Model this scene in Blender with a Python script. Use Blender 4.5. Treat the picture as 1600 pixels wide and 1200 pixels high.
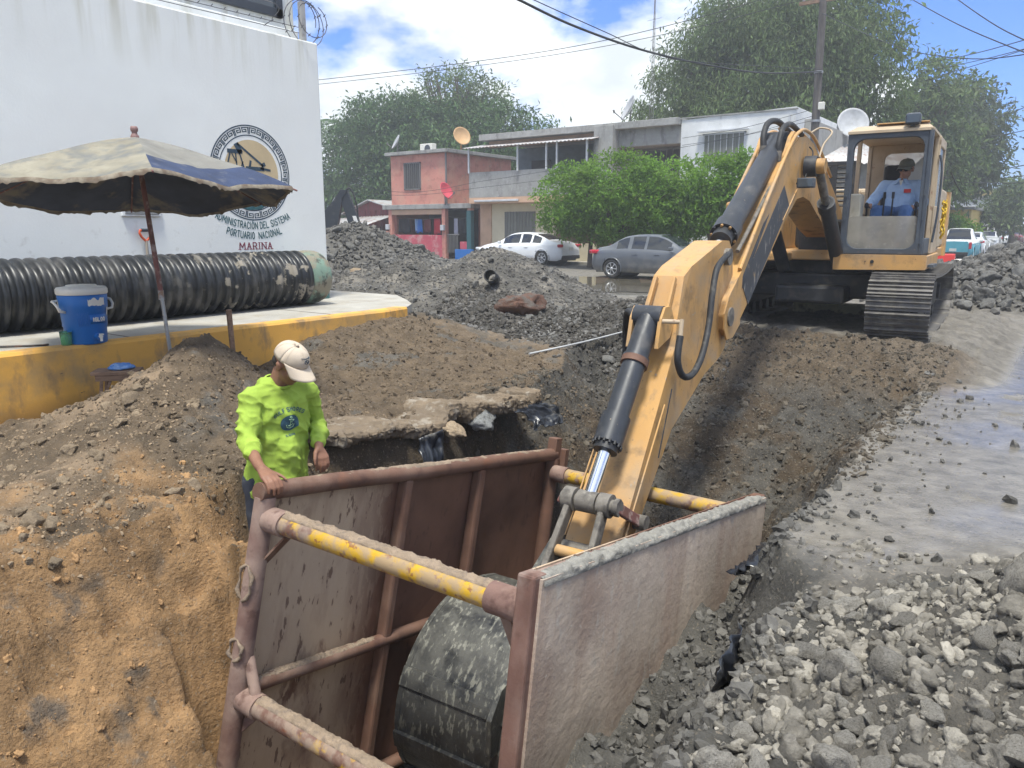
import bpy, bmesh, math, random
import numpy as np
from mathutils import Vector, Matrix
R = math.radians
random.seed(7)
rng = np.random.default_rng(11)
sc = bpy.context.scene
COL = sc.collection
for o in list(bpy.data.objects):
    bpy.data.objects.remove(o)

# ---------------------------------------------------------------- camera
cam = bpy.data.cameras.new('camera'); cam.lens = 27.0; cam.sensor_width = 36.0
cam.clip_start = 0.05; cam.clip_end = 3000
cam_ob = bpy.data.objects.new('camera', cam); COL.objects.link(cam_ob)
cam_ob.location = (0, 0, 1.62); cam_ob.rotation_euler = (R(90 - 11.4), 0, R(36))
sc.camera = cam_ob

# ---------------------------------------------------------------- light
SUN_EL = R(72); SUN_DIR = Vector((0.50, -0.86, 0)).normalized()     # towards the sun, on the ground plan
sc.view_settings.view_transform = 'Standard'; sc.view_settings.look = 'None'
sc.view_settings.exposure = 1.9; sc.view_settings.gamma = 1.0
sc.view_settings.use_curve_mapping = False
world = bpy.data.worlds.new('World'); sc.world = world; world.use_nodes = True
wn = world.node_tree.nodes; wl = world.node_tree.links
wn.clear()
def wnode(t, **k):
    n = wn.new(t)
    for a, b in k.items(): setattr(n, a, b)
    return n
w_out = wnode('ShaderNodeOutputWorld'); w_bg = wnode('ShaderNodeBackground')
w_sky = wnode('ShaderNodeTexSky', sky_type='NISHITA', sun_disc=False)
w_sky.sun_elevation = SUN_EL; w_sky.sun_rotation = math.atan2(SUN_DIR.x, SUN_DIR.y)
w_sky.air_density = 1.0; w_sky.dust_density = 0.6; w_sky.ozone_density = 2.5
w_bg.inputs['Strength'].default_value = 0.14
w_tc = wnode('ShaderNodeTexCoord')
w_map = wnode('ShaderNodeMapping'); w_map.inputs['Scale'].default_value = (1.0, 1.0, 1.9)
w_map.inputs['Location'].default_value = (5.35, 0.85, 0.3)
w_n1 = wnode('ShaderNodeTexNoise'); w_n1.inputs['Scale'].default_value = 2.6
w_n1.inputs['Detail'].default_value = 9; w_n1.inputs['Roughness'].default_value = 0.58
w_r1 = wnode('ShaderNodeValToRGB')
w_r1.color_ramp.elements[0].position = 0.44; w_r1.color_ramp.elements[1].position = 0.515
w_n2 = wnode('ShaderNodeTexNoise'); w_n2.inputs['Scale'].default_value = 5.5
w_n2.inputs['Detail'].default_value = 8; w_n2.inputs['Roughness'].default_value = 0.6
w_r2 = wnode('ShaderNodeValToRGB')
w_r2.color_ramp.elements[0].position = 0.35; w_r2.color_ramp.elements[0].color = (1.85, 2.02, 2.14, 1)
w_r2.color_ramp.elements[1].position = 0.62; w_r2.color_ramp.elements[1].color = (3.1, 3.22, 3.2, 1)
w_mix = wnode('ShaderNodeMix', data_type='RGBA')
w_tint = wnode('ShaderNodeMix', data_type='RGBA', blend_type='MULTIPLY')
w_tint.inputs[0].default_value = 1.0; w_tint.inputs[7].default_value = (0.125, 0.24, 0.47, 1)
wl.new(w_tc.outputs['Generated'], w_map.inputs['Vector'])
wl.new(w_map.outputs[0], w_n1.inputs['Vector']); wl.new(w_map.outputs[0], w_n2.inputs['Vector'])
wl.new(w_n1.outputs['Fac'], w_r1.inputs[0]); wl.new(w_n2.outputs['Fac'], w_r2.inputs[0])
wl.new(w_sky.outputs[0], w_tint.inputs[6]); wl.new(w_tint.outputs[2], w_mix.inputs[6])
wl.new(w_r1.outputs[0], w_mix.inputs[0]); wl.new(w_r2.outputs[0], w_mix.inputs[7])
wl.new(w_mix.outputs[2], w_bg.inputs['Color']); wl.new(w_bg.outputs[0], w_out.inputs[0])

sun = bpy.data.lights.new('sun', 'SUN'); sun.energy = 1.5; sun.angle = R(10); sun.color = (1.0, 0.97, 0.87)
sun_ob = bpy.data.objects.new('sun', sun); COL.objects.link(sun_ob); sun_ob.location = (0, 0, 30)
sun_ob.rotation_euler = Vector((SUN_DIR.x * math.cos(SUN_EL), SUN_DIR.y * math.cos(SUN_EL), math.sin(SUN_EL))).to_track_quat('Z', 'Y').to_euler()

# ---------------------------------------------------------------- materials
MATS = {}
def mat(name, base, rough=0.7, metal=0.0, layers=(), bump=0.0, bscale=40.0, bdetail=6, island=0.0, objr=0.0,
        trans=0.0, alpha=1.0, spec=0.5, ior=1.45, coat=0.0, translucent=0.0, attr=None, var=0.12, vscale=3.0, emit=None):
    m = bpy.data.materials.new(name); m.use_nodes = True
    nt = m.node_tree; N = nt.nodes; L = nt.links
    b = N['Principled BSDF']
    tc = N.new('ShaderNodeTexCoord')
    def noise(scale, detail=5, st=None, w=0.0, rgh=0.55):
        n = N.new('ShaderNodeTexNoise'); n.inputs['Scale'].default_value = scale
        n.inputs['Detail'].default_value = detail; n.inputs['Roughness'].default_value = rgh
        mp = N.new('ShaderNodeMapping'); mp.inputs['Location'].default_value = (w * 3.1, w * 1.7, w * 2.3)
        if st: mp.inputs['Scale'].default_value = st
        L.new(tc.outputs['Object'], mp.inputs[0]); L.new(mp.outputs[0], n.inputs['Vector'])
        return n.outputs['Fac']
    def mapr(sock, a, bb, c=0.0, d=1.0):
        r = N.new('ShaderNodeMapRange'); r.inputs[1].default_value = a; r.inputs[2].default_value = bb
        r.inputs[3].default_value = c; r.inputs[4].default_value = d; L.new(sock, r.inputs[0]); return r.outputs[0]
    def mul(a, bsock):
        n = N.new('ShaderNodeMath'); n.operation = 'MULTIPLY'
        for i, s in enumerate((a, bsock)):
            if isinstance(s, (int, float)): n.inputs[i].default_value = s
            else: L.new(s, n.inputs[i])
        return n.outputs[0]
    def mixc(fac, a, c):
        n = N.new('ShaderNodeMix'); n.data_type = 'RGBA'
        for i, s in ((0, fac), (6, a), (7, c)):
            if isinstance(s, (int, float)): n.inputs[i].default_value = s
            elif isinstance(s, tuple): n.inputs[i].default_value = s if len(s) == 4 else (*s, 1)
            else: L.new(s, n.inputs[i])
        return n.outputs[2]
    def mixf(fac, a, c):
        n = N.new('ShaderNodeMix'); n.data_type = 'FLOAT'
        for i, s in ((0, fac), (2, a), (3, c)):
            if isinstance(s, (int, float)): n.inputs[i].default_value = s
            else: L.new(s, n.inputs[i])
        return n.outputs[0]
    if attr:
        an = N.new('ShaderNodeAttribute'); an.attribute_name = attr; col = an.outputs['Color']
    else:
        rg = N.new('ShaderNodeRGB'); rg.outputs[0].default_value = (*base, 1); col = rg.outputs[0]
    def scale_col(col, fac):
        n = N.new('ShaderNodeVectorMath'); n.operation = 'SCALE'; L.new(col, n.inputs[0]); L.new(fac, n.inputs['Scale']); return n.outputs[0]
    if var: col = scale_col(col, mapr(noise(vscale, 6, w=1.3), 0.3, 0.7, 1 - var, 1 + var))
    if island:
        g = N.new('ShaderNodeNewGeometry'); col = scale_col(col, mapr(g.outputs['Random Per Island'], 0, 1, 1 - island, 1 + island))
    if objr:
        g = N.new('ShaderNodeObjectInfo'); col = scale_col(col, mapr(g.outputs['Random'], 0, 1, 1 - objr, 1 + objr))
    rsock = rough
    met = metal
    for i, ly in enumerate(layers):
        f = mapr(noise(ly.get('s', 4), ly.get('d', 6), ly.get('st'), w=i + 2.0, rgh=ly.get('rg', 0.6)), ly.get('lo', 0.5), ly.get('hi', 0.6))
        if ly.get('up'):
            g = N.new('ShaderNodeNewGeometry'); sx = N.new('ShaderNodeSeparateXYZ'); L.new(g.outputs['Normal'], sx.inputs[0])
            f = mul(f, mapr(sx.outputs[2], ly['up'][0], ly['up'][1]))
        if ly.get('zr'):      # a band of the thing's own height, e.g. mud splashed on its foot
            sx = N.new('ShaderNodeSeparateXYZ'); L.new(tc.outputs['Object'], sx.inputs[0])
            f = mul(f, mapr(sx.outputs[ly.get('ax', 2)], ly['zr'][0], ly['zr'][1]))
        f = mul(f, ly.get('a', 1.0))
        col = mixc(f, col, tuple(ly['c']))
        if 'r' in ly: rsock = mixf(f, rsock, ly['r'])
        if metal and 'm' in ly: met = mixf(f, met, ly['m'])
    L.new(col, b.inputs['Base Color'])
    for nm, v in (('Roughness', rsock), ('Metallic', met)):
        if isinstance(v, (int, float)): b.inputs[nm].default_value = v
        else: L.new(v, b.inputs[nm])
    b.inputs['Specular IOR Level'].default_value = spec; b.inputs['IOR'].default_value = ior
    b.inputs['Transmission Weight'].default_value = trans; b.inputs['Alpha'].default_value = alpha
    b.inputs['Coat Weight'].default_value = coat
    if emit: b.inputs['Emission Color'].default_value = (*emit[0], 1); b.inputs['Emission Strength'].default_value = emit[1]
    if bump:
        bn = N.new('ShaderNodeBump'); bn.inputs['Strength'].default_value = 1.0; bn.inputs['Distance'].default_value = bump
        L.new(noise(bscale, bdetail, w=9, rgh=0.65), bn.inputs['Height']); L.new(bn.outputs[0], b.inputs['Normal'])
    if translucent:
        t = N.new('ShaderNodeBsdfTranslucent'); L.new(col, t.inputs[0]); ms = N.new('ShaderNodeMixShader'); ms.inputs[0].default_value = translucent
        L.new(b.outputs[0], ms.inputs[1]); L.new(t.outputs[0], ms.inputs[2]); L.new(ms.outputs[0], N['Material Output'].inputs[0])
    MATS[name] = m
    return m

# ---------------------------------------------------------------- mesh building
def unit(v): return Vector(v).normalized()
class MB:
    def __init__(s): s.v = []; s.f = []; s.s = []; s.m = []; s.cur = 0
    def add(s, vs, fs, smooth=False, M=None):
        k = len(s.v)
        if M is not None: vs = [tuple(M @ Vector(p)) for p in vs]
        s.v += [tuple(p) for p in vs]
        for f in fs: s.f.append(tuple(i + k for i in f)); s.s.append(smooth); s.m.append(s.cur)
        return s
    def box(s, c, d, M=None, rz=0, rx=0, ry=0):
        hx, hy, hz = d[0] / 2, d[1] / 2, d[2] / 2
        T = Matrix.Translation(c) @ Matrix.Rotation(rz, 4, 'Z') @ Matrix.Rotation(ry, 4, 'Y') @ Matrix.Rotation(rx, 4, 'X')
        if M is not None: T = M @ T
        vs = [(x, y, z) for x in (-hx, hx) for y in (-hy, hy) for z in (-hz, hz)]
        return s.add(vs, [(0, 1, 3, 2), (4, 6, 7, 5), (0, 4, 5, 1), (2, 3, 7, 6), (0, 2, 6, 4), (1, 5, 7, 3)], False, T)
    def bar(s, p0, p1, w, h, up=(0, 0, 1)):
        p0, p1 = Vector(p0), Vector(p1); d = (p1 - p0); l = d.length; y = d / l
        x = y.cross(Vector(up))
        if x.length < 1e-4: x = y.cross(Vector((1, 0, 0)))
        x.normalize(); z = x.cross(y)
        M = Matrix((x, y, z)).transposed().to_4x4(); M.translation = (p0 + p1) / 2
        return s.box((0, 0, 0), (w, l, h), M)
    def cyl(s, p0, p1, r0, r1=None, n=16, caps=True, smooth=True):
        r1 = r0 if r1 is None else r1
        p0, p1 = Vector(p0), Vector(p1); y = (p1 - p0).normalized(); x = y.orthogonal().normalized(); z = x.cross(y)
        vs = []
        for p, r in ((p0, r0), (p1, r1)):
            for i in range(n):
                a = 2 * math.pi * i / n; vs.append(p + x * (r * math.cos(a)) + z * (r * math.sin(a)))
        s.add(vs, [(i, n + i, n + (i + 1) % n, (i + 1) % n) for i in range(n)], smooth)
        if caps: s.add(vs, [tuple(range(n)), tuple(range(2 * n - 1, n - 1, -1))], False)
        return s
    def tube(s, path, r, n=8, caps=True):
        P = [Vector(p) for p in path]; m = len(P)
        rs = r if isinstance(r, (list, tuple)) else [r] * m
        t = [(P[min(i + 1, m - 1)] - P[max(i - 1, 0)]).normalized() for i in range(m)]
        x = t[0].orthogonal().normalized(); vs = []
        for i in range(m):
            x = (x - t[i] * x.dot(t[i])); x = x.normalized() if x.length > 1e-6 else t[i].orthogonal().normalized()
            z = t[i].cross(x)
            for k in range(n):
                a = 2 * math.pi * k / n; vs.append(P[i] + (x * math.cos(a) + z * math.sin(a)) * rs[i])
        fs = [(i * n + k, i * n + (k + 1) % n, (i + 1) * n + (k + 1) % n, (i + 1) * n + k) for i in range(m - 1) for k in range(n)]
        s.add(vs, fs, True)
        if caps: s.add(vs, [tuple(range(n - 1, -1, -1)), tuple(range((m - 1) * n, m * n))], False)
        return s
    def lathe(s, prof, n=32, M=None, caps=False, smooth=True, a0=0, a1=2 * math.pi):
        full = abs(a1 - a0 - 2 * math.pi) < 1e-6; k = n if full else n + 1
        vs = [(r * math.cos(a0 + (a1 - a0) * i / n), r * math.sin(a0 + (a1 - a0) * i / n), z) for r, z in prof for i in range(k)]
        fs = []
        for j in range(len(prof) - 1):
            for i in range(n):
                i2 = (i + 1) % k
                fs.append((j * k + i, j * k + i2, (j + 1) * k + i2, (j + 1) * k + i))
        s.add(vs, fs, smooth, M)
        if caps and full: s.add(vs, [tuple(range(k - 1, -1, -1)), tuple(range((len(prof) - 1) * k, len(prof) * k))], False, M)
        return s
    def prism(s, poly, x0, x1, M=None, smooth=False, axis='x'):
        """poly: (a,b) pairs; extruded along axis from x0 to x1 ('x': a=y b=z; 'y': a=x b=z; 'z': a=x b=y)"""
        n = len(poly)
        g = {'x': lambda a, b, t: (t, a, b), 'y': lambda a, b, t: (a, t, b), 'z': lambda a, b, t: (a, b, t)}[axis]
        vs = [g(a, b, x0) for a, b in poly] + [g(a, b, x1) for a, b in poly]
        s.add(vs, [(i, (i + 1) % n, n + (i + 1) % n, n + i) for i in range(n)], smooth, M)
        s.add(vs, [tuple(range(n - 1, -1, -1)), tuple(range(n, 2 * n))], False, M)
        return s
    def ball(s, c, r, nu=16, nv=10, M=None):
        r = r if isinstance(r, (tuple, list)) else (r, r, r); vs = []; fs = []
        for j in range(1, nv):
            t = math.pi * j / nv
            for i in range(nu):
                a = 2 * math.pi * i / nu
                vs.append((c[0] + r[0] * math.sin(t) * math.cos(a), c[1] + r[1] * math.sin(t) * math.sin(a), c[2] + r[2] * math.cos(t)))
        top = len(vs); vs += [(c[0], c[1], c[2] + r[2]), (c[0], c[1], c[2] - r[2])]
        for j in range(nv - 2):
            for i in range(nu): fs.append((j * nu + i, (j + 1) * nu + i, (j + 1) * nu + (i + 1) % nu, j * nu + (i + 1) % nu))
        for i in range(nu):
            fs.append((top, i, (i + 1) % nu)); fs.append((top + 1, (nv - 2) * nu + (i + 1) % nu, (nv - 2) * nu + i))
        return s.add(vs, fs, True, M)
    def grid(s, P, smooth=True, closeu=False):
        m, n = len(P), len(P[0])
        fs = [(i * n + j, i * n + (j + 1) % n, (i + 1) * n + (j + 1) % n, (i + 1) * n + j) for i in range(m - 1) for j in range(n if closeu else n - 1)]
        return s.add([p for row in P for p in row], fs, smooth)
    def mesh(s, name):
        me = bpy.data.meshes.new(name); me.from_pydata(s.v, [], s.f)
        me.polygons.foreach_set('use_smooth', s.s)
        if any(s.m): me.polygons.foreach_set('material_index', s.m)
        me.update(); fix_normals(me)
        return me
    def build(s, name, material, parent=None, bev=0.0, seg=2, solid=0.0, **tags):
        o = bpy.data.objects.new(name, s.mesh(name)); COL.objects.link(o)
        for m in (material if isinstance(material, (list, tuple)) else [material]): o.data.materials.append(m)
        if parent is not None: o.parent = parent
        if solid:
            q = o.modifiers.new('solid', 'SOLIDIFY'); q.thickness = solid; q.offset = 0
        if bev:
            q = o.modifiers.new('bevel', 'BEVEL'); q.width = bev; q.segments = seg; q.limit_method = 'ANGLE'; q.angle_limit = R(35)
            q.harden_normals = False
        if tags: tag(o, **tags)
        return o
def fix_normals(me):
    bm = bmesh.new(); bm.from_mesh(me); bmesh.ops.recalc_face_normals(bm, faces=bm.faces); bm.to_mesh(me); bm.free()
def tag(o, label=None, cat=None, group=None, kind=None):
    if label: o['label'] = label
    if cat: o['category'] = cat
    if group: o['group'] = group
    if kind: o['kind'] = kind
    return o
def empty(name, loc=(0, 0, 0), rz=0, rx=0, ry=0, **tags):
    o = bpy.data.objects.new(name, None); COL.objects.link(o); o.location = loc; o.rotation_euler = (rx, ry, rz); o.empty_display_size = 0.1
    tag(o, **tags); return o
def link(me, name, material, parent=None, **tags):
    o = bpy.data.objects.new(name, me); COL.objects.link(o)
    if material is not None and len(me.materials) == 0: me.materials.append(material)
    if parent is not None: o.parent = parent
    if tags: tag(o, **tags)
    return o
def np_mesh(name, V, Fq, smooth=False):
    """V (n,3), Fq (m,k) numpy arrays -> mesh, quickly"""
    me = bpy.data.meshes.new(name); V = np.asarray(V, np.float32); Fq = np.asarray(Fq, np.int32); m, k = Fq.shape
    me.vertices.add(len(V)); me.vertices.foreach_set('co', V.ravel())
    me.loops.add(m * k); me.loops.foreach_set('vertex_index', Fq.ravel())
    me.polygons.add(m); me.polygons.foreach_set('loop_start', np.arange(0, m * k, k, dtype=np.int32))
    me.polygons.foreach_set('use_smooth', np.full(m, smooth))
    me.update(calc_edges=True); me.validate(); return me
def copy_tree(o, parent=None):
    c = o.copy(); COL.objects.link(c)
    if parent is not None: c.parent = parent
    for ch in o.children: copy_tree(ch, c)
    return c
DG = lambda: bpy.context.evaluated_depsgraph_get()
def text_geo(txt, size, align='CENTER', bold=0.0, res=2):
    cu = bpy.data.curves.new('t', 'FONT'); cu.body = txt; cu.size = size; cu.align_x = align; cu.offset = bold; cu.resolution_u = res
    o = bpy.data.objects.new('t', cu); COL.objects.link(o); dg = DG(); dg.update()
    me = bpy.data.meshes.new_from_object(o.evaluated_get(dg))
    vs = [tuple(v.co) for v in me.vertices]; fs = [tuple(p.vertices) for p in me.polygons]
    bpy.data.objects.remove(o); bpy.data.curves.remove(cu); bpy.data.meshes.remove(me)
    return vs, fs
def blob(name, prims, voxel, material, parent=None, smooth=4, disp=None, **tags):
    """one continuous skin grown over capsules ('c',p0,p1,r0,r1) and ellipsoids ('e',c,(rx,ry,rz)[,Matrix])"""
    b = MB()
    for p in prims:
        if p[0] == 'c':
            p0, p1, r0, r1 = Vector(p[1]), Vector(p[2]), p[3], p[4]
            n = 5; pts = []; rs = []; d = (p1 - p0); l = d.length or 1e-4; d = d / l
            for k in range(n): a = math.pi / 2 * (1 - k / n); pts.append(p0 - d * r0 * math.sin(a)); rs.append(max(r0 * math.cos(a), r0 * .05))
            pts += [p0, p1]; rs += [r0, r1]
            for k in range(1, n + 1): a = math.pi / 2 * k / n; pts.append(p1 + d * r1 * math.sin(a)); rs.append(max(r1 * math.cos(a), r1 * .05))
            b.tube(pts, rs, 14)
        elif p[0] == 'e':
            Mx = Matrix.Translation(p[1]) @ (p[3].to_4x4() if len(p) > 3 else Matrix())
            b.ball((0, 0, 0), p[2], 18, 12, Mx)
    me = b.mesh('tmp'); o = bpy.data.objects.new('tmp', me); COL.objects.link(o)
    q = o.modifiers.new('r', 'REMESH'); q.mode = 'VOXEL'; q.voxel_size = voxel; q.use_smooth_shade = True
    if smooth: q2 = o.modifiers.new('s', 'SMOOTH'); q2.factor = 0.5; q2.iterations = smooth
    dg = DG(); dg.update()
    out = bpy.data.meshes.new_from_object(o.evaluated_get(dg)); bpy.data.objects.remove(o)
    out.name = name
    if disp:
        n = len(out.vertices); V = np.empty(n * 3, np.float32); out.vertices.foreach_get('co', V); V = V.reshape(-1, 3)
        Nn = np.empty(n * 3, np.float32); out.vertices.foreach_get('normal', Nn); Nn = Nn.reshape(-1, 3)
        V = V + Nn * disp(V)[:, None]; out.vertices.foreach_set('co', V.astype(np.float32).ravel())
    out.polygons.foreach_set('use_smooth', np.ones(len(out.polygons), bool)); out.update()
    out.materials.clear()
    return link(out, name, material, parent, **tags)
# value noise in numpy (vectorised, 2-D / 3-D)
_perm = rng.integers(0, 2**31, 4096)
def _hash(ix, iy, iz, seed):
    h = (ix * 374761393 + iy * 668265263 + iz * 2147483647 + seed * 974634777) & 0xFFFFFFFF
    h = ((h ^ (h >> 13)) * 1274126177) & 0xFFFFFFFF
    return ((h ^ (h >> 16)) & 0xFFFFFF) / float(0xFFFFFF)
def vnoise(x, y, z=None, seed=0):
    x = np.asarray(x, np.float64); y = np.asarray(y, np.float64); z = np.zeros_like(x) if z is None else np.asarray(z, np.float64)
    ix, iy, iz = np.floor(x).astype(np.int64), np.floor(y).astype(np.int64), np.floor(z).astype(np.int64)
    fx, fy, fz = x - ix, y - iy, z - iz
    ux, uy, uz = (t * t * t * (t * (t * 6 - 15) + 10) for t in (fx, fy, fz))
    def c(a, b, d): return _hash(ix + a, iy + b, iz + d, seed)
    def lr(a, b, t): return a + (b - a) * t
    x00 = lr(c(0, 0, 0), c(1, 0, 0), ux); x10 = lr(c(0, 1, 0), c(1, 1, 0), ux)
    a0 = lr(x00, x10, uy)
    if not np.any(fz): return a0
    x01 = lr(c(0, 0, 1), c(1, 0, 1), ux); x11 = lr(c(0, 1, 1), c(1, 1, 1), ux)
    return lr(a0, lr(x01, x11, uy), uz)
def fbm(x, y, z=None, octs=5, seed=0, gain=0.5, ridged=False):
    s = 0; a = 1; t = 0; f = 1.0
    for k in range(octs):
        n = vnoise(x * f + 17.3 * k, y * f - 9.1 * k, None if z is None else z * f + 5.7 * k, seed + k)
        if ridged: n = 1 - abs(2 * n - 1)
        s = s + a * n; t += a; a *= gain; f *= 2.03
    return s / t
def sstep(a, b, x): t = np.clip((x - a) / (b - a), 0, 1); return t * t * (3 - 2 * t)
# ---------------------------------------------------------------- ground: one sheet, with the trench dug into it
def axis(segs):
    out = [segs[0][0]]
    for a, b, d in segs:
        n = max(1, int(round((b - a) / d))); out += list(np.linspace(a, b, n + 1)[1:])
    return np.array(out)
def grow(a, b, d0, k=1.28):
    out = []; x = a; d = d0; sg = 1 if b > a else -1
    while (b - x) * sg > d: x += sg * d; out.append(x); d *= k
    out.append(b); return out
gx = np.concatenate([grow(-20, -300, .3)[::-1], axis([(-20, -7.4, .1), (-7.4, -4.6, .03), (-4.6, 1.3, .022), (1.3, 5, .07)]), grow(5, 300, .2)])
gy = np.concatenate([grow(.5, -310, .1)[::-1], axis([(.5, 6.6, .022), (6.6, 10.2, .03), (10.2, 24, .085)]), grow(24, 390, .2)])

def edge_right(y): return -1.12 + .22 * (fbm(y * 1.3, y * 0 + 3.3, seed=5) - .5) + .10 * (vnoise(y * 6, y * 0 + 1.1, seed=6) - .5) - .9 * sstep(8.6, 10.2, y) + .32 * sstep(4.2, 3.4, y)
def edge_left(y): return -3.84 - .26 * sstep(2.2, 3.0, y) - .2 * sstep(3.0, 3.5, y) * sstep(6.2, 5.6, y) + .2 * (vnoise(y * 1.9, y * 0 + 7.7, seed=8) - .5) - .9 * sstep(5.7, 8.5, y)
def cone(x, y, cx, cy, h, r, ex=1.0, ang=0.0):
    dx, dy = x - cx, y - cy; c, s = math.cos(ang), math.sin(ang)
    d = np.sqrt((dx * c + dy * s) ** 2 / ex ** 2 + (-dx * s + dy * c) ** 2) / r
    return h * np.clip(1.12 - np.sqrt(d * d + .0145), 0, None) * 1.0
MUD = [(-9.9, 12.9, 1.22, 2.25, 1.2, 0.75), (-11.6, 11.9, .95, 2.4, 1.2, .7), (-8.6, 11.9, .50, 1.7, 1.2, .3), (-7.0, 8.7, .50, 1.15, 1.35, .7), (-5.5, 10.3, .52, 1.2, 1.6, .75), (-4.6, 9.0, .26, 1.2, 1.4, .6)]
FAR_L = [(-16.6, 15.2, 1.75, 3.2, 1.15, .6)]
FAR_R = [(1.2, 21.0, 1.75, 4.2, 1.25, .15), (3.4, 18.0, 1.3, 3.0, 1.2, .0)]
PILE = [(-5.85, 3.62), (-5.3, 3.05)]
def H(x, y, detail=True):
    wob = .5 * (fbm(x * .55, y * .55, seed=21, octs=3) - .5)
    z = np.zeros_like(x) + .015 * (fbm(x * .8, y * .8, seed=22, octs=3) - .5)
    # left bank between trench and raised pavement
    left = sstep(-3.6, -4.1, x) * sstep(9.5, 7.5, y)
    bank = .02 + .10 * sstep(2.2, 1.0, y) * sstep(-6.8, -5.0, x) + .46 * np.exp(-((x + 7.2) / 1.35) ** 2) * sstep(4.0, 6.4, y) + .10 * np.exp(-((x + 5.2) / .9) ** 2) * sstep(4.2, 5.5, y)
    p = .64 * np.exp(-(((x + 5.85) / .62) ** 2 + ((y - 3.62) / .62) ** 2)) + .40 * np.exp(-(((x + 5.15) / .62) ** 2 + ((y - 2.95) / .75) ** 2)) \
        + .20 * np.exp(-(((x + 4.55) / .5) ** 2 + ((y - 2.2) / .7) ** 2)) + .16 * np.exp(-(((x + 5.9) / .7) ** 2 + ((y - 2.5) / .6) ** 2))
    p = p - .20 * np.exp(-((x + 6.42) ** 2 + (y - 3.12) ** 2) / .16)
    z = z + left * (bank + p * (1 + .5 * wob))
    for q in MUD: z = np.maximum(z, cone(x + wob * 1.2, y + wob, *q) + .0 * z)
    for q in FAR_L + FAR_R: z = np.maximum(z, cone(x + wob * 1.5, y - wob, *q))
    # near rubble on the right-hand bank
    z = z + .46 * np.exp(-(((x - .25) / .66) ** 2 + ((y - 2.75) / .95) ** 2)) * sstep(-.9, -.4, x) + .40 * np.exp(-(((x - 1.3) / .9) ** 2 + ((y - 3.0) / 1.3) ** 2)) 
    # machine stands on packed spoil
    z = z + .27 * sstep(-.3, -1.3, x) * sstep(-5.6, -4.6, x) * sstep(8.7, 9.8, y) * sstep(17, 14.5, y)
    # hollow that holds the puddle by the cars
    z = z - .05 * np.exp(-(((x + 11) / 3.6) ** 2 + ((y - 20.5) / 3.4) ** 2))
    # trench
    xl, xr = edge_left(y), edge_right(y)
    zb = -2.15 + sstep(5.0, 9.9, y) * 0 + np.clip((y - 5.3) / 4.2, 0, 1.2) * 2.35
    zb = np.where(y < 5.3, -2.15, zb)
    zb = zb + sstep(5.2, 6.0, y) * .55 * (1 - np.clip((y - 5.3) / 4.2, 0, 1))
    sl = 1.75 + .9 * sstep(2.3, 2.9, y) - 1.5 * sstep(5.4, 7.0, y)
    wl = .02 - sl * np.clip(x - xl, 0, None)
    ledge = np.where((x < -3.38), -.56 + .38 * sstep(2.80, 2.42, y) + .12 * (vnoise(x * 4, y * 4, seed=31) - .5), -9)
    ledge = ledge * 1.0
    inY = (y > 2.32) & (y < 5.6); inB = (y > 1.93) & (y < 5.3)
    wl = np.where(inY, np.maximum(np.where(x < -3.38, wl * 1.0, -9), np.where(x < -3.38, ledge, -9)), wl)
    wl = np.where(inY & (x >= -3.38), np.where(x < -1.60, -2.15, 9), wl)
    sr = 1.6 + 1.3 * sstep(3.5, 4.1, y) * sstep(5.8, 5.2, y) - .55 * sstep(5.4, 7.5, y)
    wr = .0 - sr * np.clip(xr - x, 0, None)
    wr = np.where((y > 2.0) & (y < 5.25), np.maximum(wr, np.where(x > -1.60, -.70 + .25 * (vnoise(x * 3, y * 3, seed=33) - .5), -9)), wr)
    t = np.maximum(np.minimum(wl, 9), -9); t = np.where(x > (xl + xr) / 2, wr, t)
    t = np.where(inB & (x > -3.64) & (x < -1.6), -2.15, t)
    inside = (x > xl) & (x < xr) & (y < 10.0)
    zz = np.maximum(t, zb)
    z = np.where(inside, np.minimum(z, zz), z)
    # broken-off pavement lip: the bank overhangs here, see the slab objects
    if detail:
        road = sstep(-.12, .06, x - xr) * sstep(3.3, 4.3, y) * sstep(.0, 1.2, 0 * x + 9) * (1 - np.clip(z / .12, 0, 1))
        road = np.maximum(road, sstep(-1.0, -.3, x) * sstep(8.5, 9.5, y) * (1 - np.clip(z / .1, 0, 1)))
        road = np.maximum(road, sstep(15.2, 17.0, y) * (1 - np.clip(z / .1, 0, 1)))
        far = sstep(20, 40, np.abs(x)) + sstep(24, 40, np.abs(y))
        rough = np.clip(1 - road, 0, 1) * (1 - np.clip(far, 0, 1))
        sl_amp = np.where(inside, np.where(y > 5, 1.45, 1.0), .8)
        n1 = fbm(x * 2.2, y * 2.2, z * 2.2, seed=40, octs=4) - .5
        n2 = fbm(x * 7, y * 7, z * 7, seed=50, octs=4, ridged=True) - .5
        n3 = fbm(x * 24, y * 24, z * 20, seed=60, octs=3) - .5
        sandy = sstep(-2.6, -3.0, x) * sstep(-4.6, -3.9, x) * sstep(2.7, 2.2, y)
        z = z + sandy * (.085 * (fbm(x * 5, y * 5, z * 5, seed=97, octs=4) - .5) - .07 * (fbm(x * 9, y * 9, z * 9, seed=98, octs=4, ridged=True) - .5) - .07 * sstep(.60, .70, fbm(x * 6, y * 6, z * 6, seed=99, octs=3)))
        z = z + rough * sl_amp * (.20 * n1 + .11 * n2 + .05 * n3) + (1 - rough) * (.006 * n1 + .003 * n3)
    return z
GX, GY = np.meshgrid(gx, gy)
HB = H(GX, GY, False)
GZ = H(GX, GY, True)
nx, ny = len(gx), len(gy)
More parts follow.
